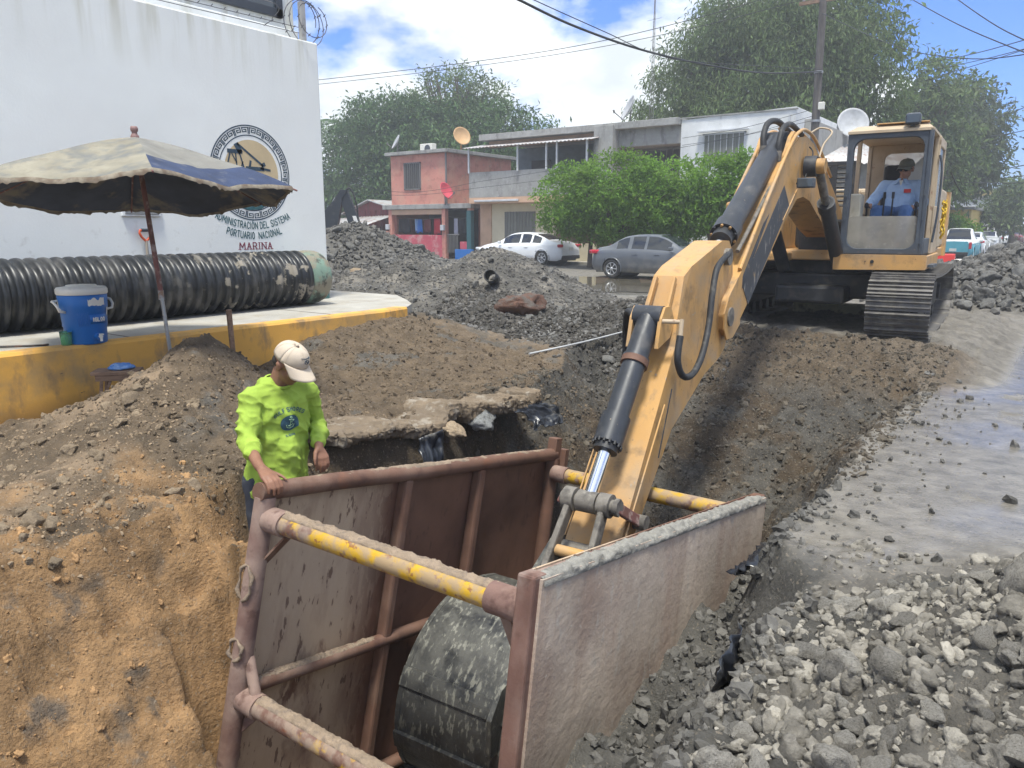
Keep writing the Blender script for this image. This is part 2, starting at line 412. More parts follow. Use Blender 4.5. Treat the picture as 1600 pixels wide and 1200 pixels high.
def hz(x, y):
    """height of the finished ground at a point (bilinear)"""
    x = np.atleast_1d(np.asarray(x, float)); y = np.atleast_1d(np.asarray(y, float))
    i = np.clip(np.searchsorted(gx, x) - 1, 0, nx - 2); j = np.clip(np.searchsorted(gy, y) - 1, 0, ny - 2)
    u = np.clip((x - gx[i]) / (gx[i + 1] - gx[i]), 0, 1); v = np.clip((y - gy[j]) / (gy[j + 1] - gy[j]), 0, 1)
    return (GZ[j, i] * (1 - u) + GZ[j, i + 1] * u) * (1 - v) + (GZ[j + 1, i] * (1 - u) + GZ[j + 1, i + 1] * u) * v
def soil_colour(x, y, z):
    sand = np.array([.325, .195, .092]); beige = np.array([.275, .20, .13]); brown = np.array([.118, .086, .055]); grey = np.array([.155, .142, .122])
    dark = np.array([.082, .078, .07]); road = np.array([.165, .152, .132]); asph = np.array([.10, .098, .092]); black = np.array([.035, .034, .033])
    def mixa(c, d, f): return c + (d - c) * f[..., None]
    n = fbm(x * 1.1, y * 1.1, seed=70, octs=4); n2 = fbm(x * 3.1, y * 3.1, z * 3.1, seed=74, octs=4); n3 = fbm(x * 7, y * 7, z * 7, seed=79, octs=3)
    xl, xr = edge_left(y), edge_right(y)
    c = np.zeros(x.shape + (3,)) + asph
    nearby = sstep(30, 18, np.abs(x + 5)) * sstep(34, 26, y)
    c = mixa(c, road, nearby)
    leftb = sstep(-3.4, -3.8, x) * sstep(9, 7, y)
    c = mixa(c, beige * .85, leftb)
    c = mixa(c, brown, leftb * sstep(.42, .56, n + .35 * sstep(3.0, 4.4, y) * 1.0 + .16 * np.exp(-((x + 5.0) ** 2 + (y - 3.4) ** 2) / .7)))
    c = mixa(c, dark * 1.15, leftb * sstep(.60, .70, n2) * .8 * sstep(2.2, 3.2, y))
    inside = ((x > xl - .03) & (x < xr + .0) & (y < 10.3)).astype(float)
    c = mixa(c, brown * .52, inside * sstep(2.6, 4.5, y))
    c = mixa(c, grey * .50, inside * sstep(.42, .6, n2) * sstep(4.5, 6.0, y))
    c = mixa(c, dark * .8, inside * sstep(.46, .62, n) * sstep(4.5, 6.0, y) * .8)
    sandz = inside * sstep(2.75, 2.35, y) * sstep(-2.2, -2.8, x)
    c = mixa(c, sand, sandz)
    sandt = sstep(-3.4, -3.9, x) * sstep(-5.2, -4.1, x) * sstep(2.7, 2.0, y)
    c = mixa(c, sand * .95, sandt * sstep(.62, .42, n2 + .25 * sstep(-4.0, -4.7, x)))
    c = mixa(c, dark, sandz * sstep(.62, .70, n3) * .75)
    c = mixa(c, sand * .62, sandz * sstep(.44, .60, n2) * .8)
    rightb = inside * sstep(-1.75, -1.5, x) * sstep(5.6, 5.0, y)
    c = mixa(c, dark * 1.1, rightb)
    for q in MUD: c = mixa(c, dark * (1.0), sstep(.05, .2, cone(x, y, *q)))
    for q in MUD[3:]: c = mixa(c, dark * .62, sstep(.05, .2, cone(x, y, *q)))
    for q in MUD[:3]: c = mixa(c, grey * 1.15, sstep(.05, .3, cone(x, y, *q)) * sstep(.5, .6, n2) * .8)
    for q in FAR_L + FAR_R: c = mixa(c, dark * 1.25, sstep(.05, .2, cone(x, y, *q)))
    rub = sstep(-1.2, -.9, x) * sstep(4.1, 3.6, y)
    c = mixa(c, grey * .75, rub); c = mixa(c, dark * .9, rub * sstep(.42, .58, n2))
    c = mixa(c, brown * .9, sstep(8.4, 9.0, y) * sstep(10.6, 10.0, y) * sstep(-4.4, -3.8, x) * sstep(-.6, -1.0, x) * .8)
    wet = sstep(-.02, .16, x - xr) * sstep(3.3, 4.0, y) * sstep(30, 20, y) * sstep(.06, .0, HB)
    wet = wet * (.82 + .18 * sstep(.36, .50, fbm(x * .9, y * .5, seed=88, octs=4)))
    wet = np.maximum(wet, sstep(4.5, 3.0, np.hypot((x + 11) / 1.2, (y - 20.5))) * .9)
    return c, wet
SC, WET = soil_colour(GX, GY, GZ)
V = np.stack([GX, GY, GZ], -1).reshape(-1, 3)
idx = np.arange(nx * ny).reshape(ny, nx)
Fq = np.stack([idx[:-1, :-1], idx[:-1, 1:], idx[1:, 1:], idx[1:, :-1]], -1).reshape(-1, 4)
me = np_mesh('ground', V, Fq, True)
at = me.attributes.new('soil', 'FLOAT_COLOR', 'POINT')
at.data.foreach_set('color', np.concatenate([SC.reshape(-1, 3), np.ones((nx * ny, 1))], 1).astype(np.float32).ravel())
at = me.attributes.new('wet', 'FLOAT', 'POINT'); at.data.foreach_set('value', WET.astype(np.float32).ravel())

def ground_material():
    m = mat('ground', (1, 1, 1), .92, attr='soil', var=.34, vscale=6.0, bump=.030, bscale=38, bdetail=9,
            layers=[dict(c=(.30, .25, .19), s=55, lo=.60, hi=.68, d=3, a=.55), dict(c=(.05, .047, .042), s=38, lo=.61, hi=.70, d=4, a=.6)])
    nt = m.node_tree; N = nt.nodes; L = nt.links; b = N['Principled BSDF']
    a = N.new('ShaderNodeAttribute'); a.attribute_name = 'wet'
    tc = N.new('ShaderNodeTexCoord'); nz = N.new('ShaderNodeTexNoise'); nz.inputs['Scale'].default_value = 2.2; nz.inputs['Detail'].default_value = 9; nz.inputs['Roughness'].default_value = .62
    L.new(tc.outputs['Object'], nz.inputs['Vector'])
    mr = N.new('ShaderNodeMapRange'); mr.inputs[1].default_value = .27; mr.inputs[2].default_value = .40; L.new(nz.outputs['Fac'], mr.inputs[0])
    mu = N.new('ShaderNodeMath'); mu.operation = 'MULTIPLY'; L.new(a.outputs['Fac'], mu.inputs[0]); L.new(mr.outputs[0], mu.inputs[1])
    rr = N.new('ShaderNodeMapRange'); rr.inputs[3].default_value = .92; rr.inputs[4].default_value = .055; L.new(mu.outputs[0], rr.inputs[0]); L.new(rr.outputs[0], b.inputs['Roughness'])
    # the film of water lies flat: less relief where wet
    bump = [n for n in N if n.type == 'BUMP'][0]
    iv = N.new('ShaderNodeMapRange'); iv.inputs[3].default_value = 1.0; iv.inputs[4].default_value = .14; L.new(mu.outputs[0], iv.inputs[0]); L.new(iv.outputs[0], bump.inputs['Strength'])
    return m
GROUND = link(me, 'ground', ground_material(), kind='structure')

# ---------------------------------------------------------------- stones
def ico(sub):
    bm = bmesh.new(); bmesh.ops.create_icosphere(bm, subdivisions=sub, radius=1.0)
    V = np.array([v.co[:] for v in bm.verts]); Fc = np.array([[v.index for v in f.verts] for f in bm.faces]); bm.free(); return V, Fc
ICO = {k: ico(k) for k in (1, 2, 3, 4)}
def rock_shape(sub, seed, cuts=9, rough=.12, flat=.75):
    r = np.random.default_rng(seed); V, Fc = ICO[sub]; V = V.copy()
    V = V * np.array([1, r.uniform(.65, .95), r.uniform(.5, .85) * flat / .75])
    for k in range(cuts):      # broken faces
        n = r.normal(size=3); n /= np.linalg.norm(n); d = r.uniform(.30, .70)
        s = V @ n; over = s > d; V[over] -= np.outer(s[over] - d, n) * .93
    nn = V / np.linalg.norm(V, axis=1, keepdims=True)
    o = r.uniform(0, 50, 3)
    dsp = rough * (fbm(V[:, 0] * 2.3 + o[0], V[:, 1] * 2.3 + o[1], V[:, 2] * 2.3 + o[2], octs=5, seed=seed % 97, gain=.6) - .5)
    return V + nn * dsp[:, None] * 2, Fc
STONE = mat('stone', (.315, .295, .26), .93, var=.3, vscale=9, objr=.28, bump=.022, bscale=22, bdetail=9,
            layers=[dict(c=(.33, .315, .285), s=7, lo=.5, hi=.68, a=.6), dict(c=(.09, .083, .072), s=11, lo=.56, hi=.66, a=.75)])
STONE_B = mat('tan_stone', (.30, .23, .155), .93, var=.25, vscale=9, objr=.22, bump=.01, bscale=30, bdetail=8, layers=[dict(c=(.22, .16, .10), s=8, lo=.52, hi=.66, a=.7)])
STONE_D = mat('dark_stone', (.125, .122, .114), .9, var=.3, vscale=9, objr=.3, bump=.012, bscale=26, bdetail=8, layers=[dict(c=(.22, .215, .20), s=8, lo=.54, hi=.68, a=.6)])
GRIT = mat('grit', (.24, .222, .19), .95, var=.3, vscale=14, island=.42, bump=.014, bscale=55, bdetail=9, layers=[dict(c=(.29, .27, .235), s=16, lo=.52, hi=.66, a=.6)])
GRIT_B = mat('tan_grit', (.25, .185, .12), .95, var=.2, vscale=12, island=.3, bump=.006, bscale=60)
GRIT_D = mat('dark_grit', (.108, .103, .094), .92, var=.2, vscale=12, island=.4, bump=.008, bscale=50)
GRIT_S = mat('sand_clods', (.31, .185, .088), .96, var=.2, vscale=12, island=.22, bump=.006, bscale=60)
GRIT_P = mat('brown_clods', (.118, .088, .058), .95, var=.2, vscale=12, island=.38, bump=.006, bscale=60)
ROCKS = []
for k in range(12):
    Vr, Fr = rock_shape(4 if k < 8 else 3, 100 + k, cuts=8 + k % 5, rough=.20 + .06 * (k % 3)); ROCKS.append(np_mesh('rock', Vr, Fr, True))
def rock_mesh(k, m):
    key = (k, m.name)
    if key not in rock_mesh.c:
        q = ROCKS[k].copy(); q.materials.clear(); q.materials.append(m); rock_mesh.c[key] = q
    return rock_mesh.c[key]
rock_mesh.c = {}
def rocks(parent, pts, sizes, m, name='rock', sink=.25, ks=None, px=0., py=0., flat=1.):
    for (x, y), s in zip(pts, sizes):
        k = int(rng.integers(0, 12)); o = bpy.data.objects.new(name, rock_mesh(k, m)); COL.objects.link(o); o.parent = parent
        z = float(hz(x, y)[0]); o.location = (x - parent.location.x, y - parent.location.y, z + s * (.45 - sink) - parent.location.z)
        o.rotation_euler = (rng.uniform(-.7, .7), rng.uniform(-.7, .7), rng.uniform(0, 6.28)); q = s * rng.uniform(.85, 1.15); o.scale = (q, q, q * rng.uniform(.8, 1.1) * flat)
def grit(name, parent, pts, sizes, m, sub=1, sink=.2, rough=.35, kind='stuff'):
    """thousands of small stones or clods, joined"""
    pts = np.asarray(pts); n = len(pts); sizes = np.asarray(sizes); protos = [rock_shape(sub, 300 + i, cuts=4, rough=rough) for i in range(10)]
    z = hz(pts[:, 0], pts[:, 1]); VV = []; FF = []; off = 0
    for i, (Vp, Fp) in enumerate(protos):
        sel = np.arange(i, n, 10); k = len(sel)
        if k == 0: continue
        a = rng.uniform(0, 6.28, (k, 3)); ca, sa = np.cos(a), np.sin(a); a2 = a * .25
        X = np.repeat(Vp[None], k, 0) * (sizes[sel][:, None, None] * rng.uniform(.7, 1.3, (k, 1, 3)))
        def rot(X, t, i0, i1):
            c, s = np.cos(t)[:, None], np.sin(t)[:, None]; Y = X.copy(); Y[..., i0] = X[..., i0] * c - X[..., i1] * s; Y[..., i1] = X[..., i0] * s + X[..., i1] * c; return Y
        X = rot(rot(rot(X, a2[:, 0], 1, 2), a2[:, 1], 0, 2), a[:, 2], 0, 1)
        X[..., 0] += pts[sel, 0][:, None] - (parent.location.x if parent else 0); X[..., 1] += pts[sel, 1][:, None] - (parent.location.y if parent else 0)
        X[..., 2] += (z[sel] + sizes[sel] * (.4 - sink))[:, None] - (parent.location.z if parent else 0)
        VV.append(X.reshape(-1, 3)); FF.append((Fp[None] + (np.arange(k) * len(Vp))[:, None, None] + off).reshape(-1, 3)); off += k * len(Vp)
    o = link(np_mesh(name, np.concatenate(VV), np.concatenate(FF), sub > 2), name, m, parent, kind=kind); return o
def scatter(n, x0, x1, y0, y1, f=None):
    out = []
    while len(out) < n:
        x = rng.uniform(x0, x1, n * 2); y = rng.uniform(y0, y1, n * 2); k = np.ones(len(x), bool) if f is None else rng.uniform(0, 1, len(x)) < f(x, y)
        out += list(zip(x[k], y[k]))
    return out[:n]
def plaw(n, a, b, p=2.2): u = rng.uniform(0, 1, n); return (a ** (1 - p) + u * (b ** (1 - p) - a ** (1 - p))) ** (1 / (1 - p))

# near pile of broken concrete and clay lumps, right foreground
def f_near(x, y): return sstep(-.9, -.68, x) * np.clip(1.15 - sstep(2.9, 3.6, y - .3 * np.clip(x + .3, 0, 2)), 0, 1) * (x < 2.4)
RP = empty('rubble_pile', (.3, 2.6, .1), label='heap of pale grey broken concrete and clay lumps at the right foreground', cat='rubble heap', group='heaps of rubble')
rocks(RP, scatter(34, -.72, 1.5, 1.3, 3.6, f_near), plaw(34, .08, .135, 2.0), STONE, sink=.32)
rocks(RP, scatter(254, -1.0, 1.7, 1.1, 3.9, f_near), plaw(254, .036, .08, 1.9), STONE, sink=.26)
grit('clay_lumps', RP, scatter(2300, -1.02, 1.9, 1.0, 4.1, f_near), plaw(2300, .02, .052, 2.0), GRIT, sub=3, rough=.55, sink=.32); grit('small_rubble', RP, scatter(7500, -1.08, 2.0, 1.0, 4.2, f_near), plaw(7500, .008, .026, 2.2), GRIT, sub=1, rough=.6, sink=.3)
# rubble fallen between the box and the bank
p = scatter(900, -1.55, -.72, 1.4, 5.0, lambda x, y: np.where(x > -1.05, sstep(3.5, 3.0, y), .8)); grit('fallen_rubble', RP, p, plaw(900, .015, .06, 2.2), GRIT_D, sub=2, rough=.75)
# crumbs on the left bank
LB = empty('spoil_heap', (-5.3, 3.0, .1), label='brown spoil heap with tan stones between the yellow kerb and the trench', cat='dirt heap')
def f_left(x, y): return sstep(-3.75, -4.0, x) * (.25 + .75 * sstep(3.1, 2.4, y)) * (.35 + .65 * (fbm(x * 1.6, y * 1.6, seed=91) > .47))
rocks(LB, scatter(130, -6.9, -3.85, 1.2, 3.7, f_left), plaw(130, .028, .085, 2.4), STONE_B, sink=.36)
grit('crumbs', LB, scatter(4200, -6.95, -3.8, 1.0, 4.6, f_left), plaw(4200, .006, .024, 2.3), GRIT_B, rough=.5, sink=.35)
grit('soil_clods', LB, scatter(6000, -6.9, -3.7, 2.4, 7.4), plaw(6000, .009, .040, 2.5), GRIT_P, rough=.6, sink=.4)
grit('sand_clods', GROUND, scatter(2600, -4.3, -2.9, .9, 2.6), plaw(2600, .003, .010, 2.4), GRIT_S, rough=.5)
GRIT_T = mat('clay_clods', (.088, .074, .056), .9, var=.25, vscale=12, island=.4, bump=.008, bscale=50)
grit('sand_lumps', GROUND, scatter(140, -4.5, -2.9, .9, 2.5), plaw(140, .012, .035, 2.2), GRIT_S, sub=3, rough=.8, sink=.62)
grit('trench_clods', GROUND, scatter(9000, -4.6, -1.0, 5.2, 10.2), plaw(9000, .01, .055, 2.4), GRIT_T, rough=.6, sink=.4)
# grey mud mounds behind
def f_mud(x, y): return np.clip(sum(cone(x, y, *q) for q in MUD) * 3, 0, 1)
GRIT_M = mat('mud_lumps', (.112, .106, .098), .9, var=.25, vscale=3, island=.30, bump=.01, bscale=40, layers=[dict(c=(.20, .195, .185), s=.9, lo=.5, hi=.62, a=.8)])
MP = empty('mud_mound', (-9, 13, 0), label='wide mound of dark grey mud and stones in front of the white sedan', cat='rubble heap', group='heaps of rubble')
rocks(MP, scatter(110, -14, -3.5, 8, 17, f_mud), plaw(110, .05, .13, 2.6), STONE_D, sink=.25)
GRIT_K = mat('wet_mud_lumps', (.062, .056, .048), .75, var=.25, vscale=6, island=.35, bump=.01, bscale=40)
grit('wet_mud', MP, scatter(5200, -9.5, -3.2, 7.4, 11.6, lambda x, y: f_mud(x, y) * sstep(11.5, 10.9, y + .25 * (x + 6))), plaw(5200, .02, .065, 2.2), GRIT_K, rough=.75, sink=.3)
grit('mud_lumps', MP, scatter(12000, -15, -3.2, 7.6, 18, f_mud), plaw(12000, .018, .058, 2.3), GRIT_M, rough=.7, sink=.38)
def f_fl(x, y): return np.clip(sum(cone(x, y, *q) for q in FAR_L) * 3, 0, 1)
FP = empty('gravel_mound', (-16.6, 15.2, 0), label='steep dark gravel mound beside the corner of the white wall', cat='rubble heap', group='heaps of rubble')
rocks(FP, scatter(120, -21, -12, 11, 19, f_fl), plaw(120, .09, .2, 2.4), STONE_D, sink=.2)
grit('gravel', FP, scatter(4500, -21, -12, 11, 19, f_fl), plaw(4500, .05, .12, 2.4), GRIT_D, rough=.5)
def f_fr(x, y): return np.clip(sum(cone(x, y, *q) for q in FAR_R) * 3, 0, 1)
GP = empty('stone_mound', (1.6, 20.6, 0), label='mound of dark grey stones beside the excavator track at the far right', cat='rubble heap', group='heaps of rubble')
rocks(GP, scatter(220, -4, 3.5, 15.5, 25, f_fr), plaw(220, .12, .3, 2.6), STONE_D, sink=.2)
grit('gravel', GP, scatter(6000, -4, 4, 15, 25.5, f_fr), plaw(6000, .06, .14, 2.4), GRIT_D, rough=.5)
# crumbs dropped on the wet road
grit('mud_crumbs', GROUND, scatter(300, -1.2, 2.2, 3.8, 11, lambda x, y: sstep(.7, .0, x - edge_right(y)) + .06), plaw(300, .010, .045, 2.5), GRIT_D, sub=2, rough=.75)
# puddle by the parked cars
PUD = MB(); pts = []
for k in range(48):
    a = 2 * math.pi * k / 48; rr = 1 + .22 * math.sin(3 * a + 1) + .12 * math.sin(7 * a); pts.append((-11.2 + 4.6 * rr * math.cos(a), 20.6 + 3.5 * rr * math.sin(a), -.012))
PUD.add(pts, [tuple(range(48))]); PUD.build('puddle', mat('water', (.13, .115, .085), .035, var=.05, spec=.6, bump=.0006, bscale=6), kind='structure')
# ---------------------------------------------------------------- raised pavement with yellow kerb
CONC = mat('pale_concrete', (.36, .345, .31), .9, var=.16, vscale=2.2, bump=.004, bscale=50, layers=[dict(c=(.30, .265, .21), s=3.2, lo=.5, hi=.64, a=.7), dict(c=(.12, .10, .08), s=26, lo=.66, hi=.70, a=.8)])
YEL = mat('yellow_paint', (.68, .365, .075), .72, var=.10, vscale=1.6, bump=.002, bscale=60,
          layers=[dict(c=(.33, .235, .12), s=2.1, lo=.48, hi=.66, a=.75), dict(c=(.18, .135, .09), s=4, lo=.56, hi=.68, st=(1, 1, .45), a=.7), dict(c=(.13, .08, .045), s=16, lo=.69, hi=.71, st=(1, .5, 1.6), a=.9), dict(c=(.10, .055, .03), s=5, lo=.40, hi=.5, zr=(.22, .0), a=.85)])
KX = -6.95
m = MB(); pl = [(KX - .14, -6), (KX - .14, 6.9), (KX - .12, 7.33), (KX - .10, 7.36), (KX - .34, 7.7), (KX - .75, 8.05), (KX - 1.5, 8.6), (-16, 8.8), (-30, 8.8), (-30, -6)]
m.prism(pl, -.4, .62, axis='z'); PAVE = m.build('raised_pavement', CONC, bev=.012, kind='structure')
m = MB(); P = []
path = [(KX, -6), (KX, 0), (KX, 4), (KX + .02, 6.9), (KX - .06, 7.32)]
path2 = [(x - .15, y) if y < 7.3 else (x - .13, y - .09) for x, y in path]
for (x, y), (x2, y2) in zip(path, path2): P.append([(x, y, -.4), (x, y, .600), (x - .02, y, .626), (x2 - .02, y2, .628), (x2 - .03, y2, .60)])
m.grid(P, smooth=False); m.build('painted_kerb', YEL, PAVE)
for yj in (-1.2, 1.25, 3.7, 6.15): MB().box((-7.95, yj, .6215), (1.75, .018, .003)).build('joint', mat('joint', (.16, .14, .12), .95) if 'joint' not in MATS else MATS['joint'], PAVE)

# ---------------------------------------------------------------- white port building on the left
WALL = mat('white_wall', (.72, .735, .715), .86, var=.05, vscale=1.0, bump=.0016, bscale=26,
           layers=[dict(c=(.47, .46, .37), s=2.3, lo=.50, hi=.70, st=(1, 2.2, .16), zr=(2.75, 3.5), a=.85), dict(c=(.30, .29, .27), s=15, lo=.70, hi=.735, a=.75, zr=(2.1, .5)), dict(c=(.70, .70, .68), s=1.3, lo=.45, hi=.7, a=.5), dict(c=(.40, .38, .34), s=7, lo=.62, hi=.70, zr=(1.4, .3), a=.6)])
TRIM = mat('white_trim', (.72, .74, .74), .8, var=.05, layers=[dict(c=(.45, .44, .37), s=3, lo=.55, hi=.72, st=(1, 2, .4), a=.6)])
DARKF = mat('dark_frame', (.035, .042, .055), .4)
GLASS = mat('window_glass', (.06, .075, .09), .06, var=.1, spec=.8)
NAVY = mat('navy_paint', (.028, .055, .085), .7, var=.2, vscale=14); TEAL = mat('teal_paint', (.03, .10, .115), .7, var=.2, vscale=14); TAN = mat('tan_paint', (.52, .41, .25), .75, var=.1)
MAROON = mat('maroon_paint', (.21, .035, .06), .75, var=.15); GREENP = mat('green_paint', (.055, .14, .135), .75, var=.12, layers=[dict(c=(.3, .27, .22), s=6, lo=.6, hi=.7, a=.6)])
PB = empty('port_building', (-8.85, 7.6, .62), label='white harbour office wall with round crane and ship emblem painted on it', cat='building')
X0, Y0, Z0 = -8.85, 7.6, .62
def L3(x, y, z): return (x - X0, y - Y0, z - Z0)
m = MB(); m.box(L3(-12.85, -.2, 2.38), (8, 15.6, 3.52)); m.build('wall', WALL, PB, bev=.02)
m = MB(); m.box(L3(-12.70, -.4, 6.0), (7.0, 15.8, 3.75)); m.build('upper_wall', WALL, PB, bev=.02)
m = MB(); m.box(L3(-9.165, -.35, 4.23), (.09, 15.7, .16)); m.build('ledge', TRIM, PB, bev=.015)
w = MB(); YW0, YW1, ZW0, ZW1 = 3.6, 7.28, 4.44, 5.75
for a, b, c, d in ((YW0, YW1, ZW0, ZW0 + .11), (YW0, YW1, ZW1 - .1, ZW1), (YW0, YW0 + .1, ZW0, ZW1), (YW1 - .11, YW1, ZW0, ZW1), (5.75, 5.83, ZW0, ZW1)):
    w.box(L3(-9.19, (a + b) / 2, (c + d) / 2), (.09, b - a, d - c))
wf = w.build('window_frame', DARKF, PB, bev=.006)
MB().box(L3(-9.194, (YW0 + YW1) / 2, (ZW0 + ZW1) / 2), (.03, YW1 - YW0 - .1, ZW1 - ZW0 - .1)).build('pane', GLASS, wf)
m = MB()      # painted foot of the wall: green, white, tan bands
m.box(L3(-8.849, -.2, .80), (.01, 15.6, .36)); m.box(L3(-12.8, 7.601, .80), (7.9, .01, .36)); m.build('green_band', GREENP, PB)
m = MB(); m.box(L3(-8.849, -.2, 1.14), (.008, 15.6, .07)); m.box(L3(-12.8, 7.601, 1.14), (7.9, .008, .07)); m.build('tan_band', TAN, PB)
m = MB(); m.box(L3(-8.84, 4.85, 1.84), (.05, .46, .15)); vt = m.build('vent', TRIM, PB, bev=.006)
for k in range(5): MB().box(L3(-8.812, 4.85, 1.795 + .023 * k), (.014, .40, .012), ry=.5).build('slat', mat('grey_metal', (.30, .31, .32), .5, .3) if 'grey_metal' not in MATS else MATS['grey_metal'], vt)
# emblem: flat paint 3 mm proud of the plaster
EC = (6.39, 2.335)
def ep(y, z, lift=.003): return L3(X0 + lift, EC[0] + y, EC[1] + z)
def ring(r0, r1, n=72, a0=0, a1=2 * math.pi, lift=.003):
    b = MB(); full = abs(a1 - a0 - 2 * math.pi) < 1e-6
    P = [[ep(r * math.cos(a0 + (a1 - a0) * k / n), r * math.sin(a0 + (a1 - a0) * k / n), lift) for r in (r0, r1)] for k in range(n + 1)]
    b.grid(P, smooth=False); return b
em = empty('emblem', (0, 0, 0)); em.parent = PB
# paint skins are thin plates
ring(.588, .604).build('outer_ring', NAVY, em); ring(.468, .482).build('inner_ring', NAVY, em)
b = MB()
NK = 30
for k in range(NK):
    pth = [(.06, .02), (.06, .93), (.90, .93), (.90, .28), (.36, .28), (.36, .62), (.66, .62)]
    if k % 2: pth = [(1 - u, v) for u, v in pth]
    def kp(u, v): a = math.pi / 2 - 2 * math.pi * (k + .04 + u * .92) / NK; r = .495 + .08 * v; return ep(r * math.cos(a), r * math.sin(a), .0034)
    t = .075
    for (u0, v0), (u1, v1) in zip(pth[:-1], pth[1:]):
        a_, b_ = min(u0, u1) - t, max(u0, u1) + t; c_, d_ = min(v0, v1) - t, max(v0, v1) + t
        n = 3 if b_ - a_ > .3 else 1
        for i in range(n):
            ua, ub = a_ + (b_ - a_) * i / n, a_ + (b_ - a_) * (i + 1) / n
            b.add([kp(ua, c_), kp(ub, c_), kp(ub, d_), kp(ua, d_)], [(0, 1, 2, 3)])
b.build('meander', NAVY, em)
b = MB(); b.add([ep(.41 * math.cos(2 * math.pi * k / 60) + .01, .41 * math.sin(2 * math.pi * k / 60) * 1.02) for k in range(60)], [tuple(range(60))]); b.build('disc', TAN, em)
b = MB(); hull = [(-.34, -.20), (.30, -.17), (.22, -.40), (.10, -.46), (-.08, -.47), (-.22, -.42), (-.32, -.33)]
b.add([ep(y, z, .0065) for y, z in hull], [tuple(range(len(hull)))]); b.add([ep(y, z, .0065) for y, z in ((.26, -.14), (.36, -.11), (.35, -.15), (.28, -.19))], [(0, 1, 2, 3)])
b.build('ship', TEAL, em)
b = MB()
def st(p, q, w):
    d = Vector((q[0] - p[0], q[1] - p[1])); n = Vector((-d.y, d.x)).normalized() * w / 2
    b.add([ep(p[0] + n.x, p[1] + n.y, .006), ep(q[0] + n.x, q[1] + n.y, .006), ep(q[0] - n.x, q[1] - n.y, .006), ep(p[0] - n.x, p[1] - n.y, .006)], [(0, 1, 2, 3)])
st((-.34, .26), (-.12, .26), .05); st((-.21, .36), (-.14, .24), .07); st((-.19, .36), (.19, .10), .028); st((-.30, .24), (-.35, .08), .02); st((-.22, .24), (-.21, .05), .02); st((-.16, .24), (-.10, .04), .02); st((-.28, .24), (-.21, .12), .015)
st((-.08, .06), (.20, .06), .05); st((-.02, .08), (.0, .16), .03); st((.14, .07), (.30, .05), .03); st((-.16, .02), (-.12, .14), .02); st((.16, .10), (.22, .13), .05)
b.build('crane', NAVY, em)
GLYPH = {'A': '0,0 .5,1 1,0|.2,.36 .8,.36', 'D': '0,0 0,1 .5,1 .9,.8 1,.5 .9,.2 .5,0 0,0', 'M': '0,0 .08,1 .5,.3 .92,1 1,0', 'I': '.5,0 .5,1', 'N': '0,0 0,1 1,0 1,1', 'S': '1,.85 .75,1 .3,1 .05,.8 .15,.58 .85,.42 .97,.2 .75,0 .25,0 0,.15',
         'T': '0,1 1,1|.5,1 .5,0', 'R': '0,0 0,1 .65,1 .95,.8 .9,.58 .6,.47 0,.47|.5,.47 1,0', 'C': '1,.82 .75,1 .35,1 .05,.72 .05,.28 .35,0 .75,0 1,.18', 'O': '.35,1 .05,.72 .05,.28 .35,0 .65,0 .95,.28 .95,.72 .65,1 .35,1', 'Ó': '.35,1 .05,.72 .05,.28 .35,0 .65,0 .95,.28 .95,.72 .65,1 .35,1|.45,1.12 .7,1.34',
         'E': '.95,1 0,1 0,0 .95,0|0,.52 .8,.52', 'L': '0,1 0,0 .9,0', 'P': '0,0 0,1 .65,1 .95,.82 .95,.62 .65,.45 0,.45', 'U': '0,1 0,.25 .3,0 .7,0 1,.25 1,1', 'G': '1,.82 .75,1 .35,1 .05,.72 .05,.28 .35,0 .75,0 1,.2 1,.45 .6,.45', 'H': '0,0 0,1|1,0 1,1|0,.5 1,.5', 'F': '0,0 0,1 .95,1|0,.52 .75,.52', 'B': '0,0 0,1 .65,1 .9,.82 .9,.64 .65,.52 0,.52|.65,.52 .95,.36 .95,.16 .65,0 0,0'}
GW = {'I': .12, 'M': .82, 'N': .66}
def strokes(txt, h, th, gap=.26, serif=False):
    """hand-painted capitals as strips: list of quads in (x, y), centred on x"""
    x = 0; out = []
    for ch in txt:
        if ch == ' ': x += h * .42; continue
        w = GW.get(ch, .58) * h
        for pl in GLYPH[ch].split('|'):
            q = [tuple(float(t) for t in p.split(',')) for p in pl.split()]
            q = [(x + (u if ch != 'I' else .5) * w, v * h) for u, v in q]
            for (a0, b0), (a1, b1) in zip(q[:-1], q[1:]):
                d = Vector((a1 - a0, b1 - b0)); l = d.length or 1e-6; d /= l; n = Vector((-d.y, d.x)) * th / 2; e = d * th * .35
                out.append([(a0 + n.x - e.x, b0 + n.y - e.y), (a1 + n.x + e.x, b1 + n.y + e.y), (a1 - n.x + e.x, b1 - n.y + e.y), (a0 - n.x - e.x, b0 - n.y - e.y)])
            if serif:
                for a0, b0 in (q[0], q[-1]):
                    if b0 in (0, h): out.append([(a0 - th * 1.5, b0 - th * .3), (a0 + th * 1.5, b0 - th * .3), (a0 + th * 1.5, b0 + th * .3), (a0 - th * 1.5, b0 + th * .3)])
        x += w + gap * h
    x -= gap * h
    return [[(a - x / 2, b) for a, b in q] for q in out], x
def nglyph(ch, serif):
    n = 0
    for pl in GLYPH[ch].split('|'):
        q = pl.split(); n += len(q) - 1 + (sum(1 for p in (q[0], q[-1]) if float(p.split(',')[1]) in (0, 1)) if serif else 0)
    return n
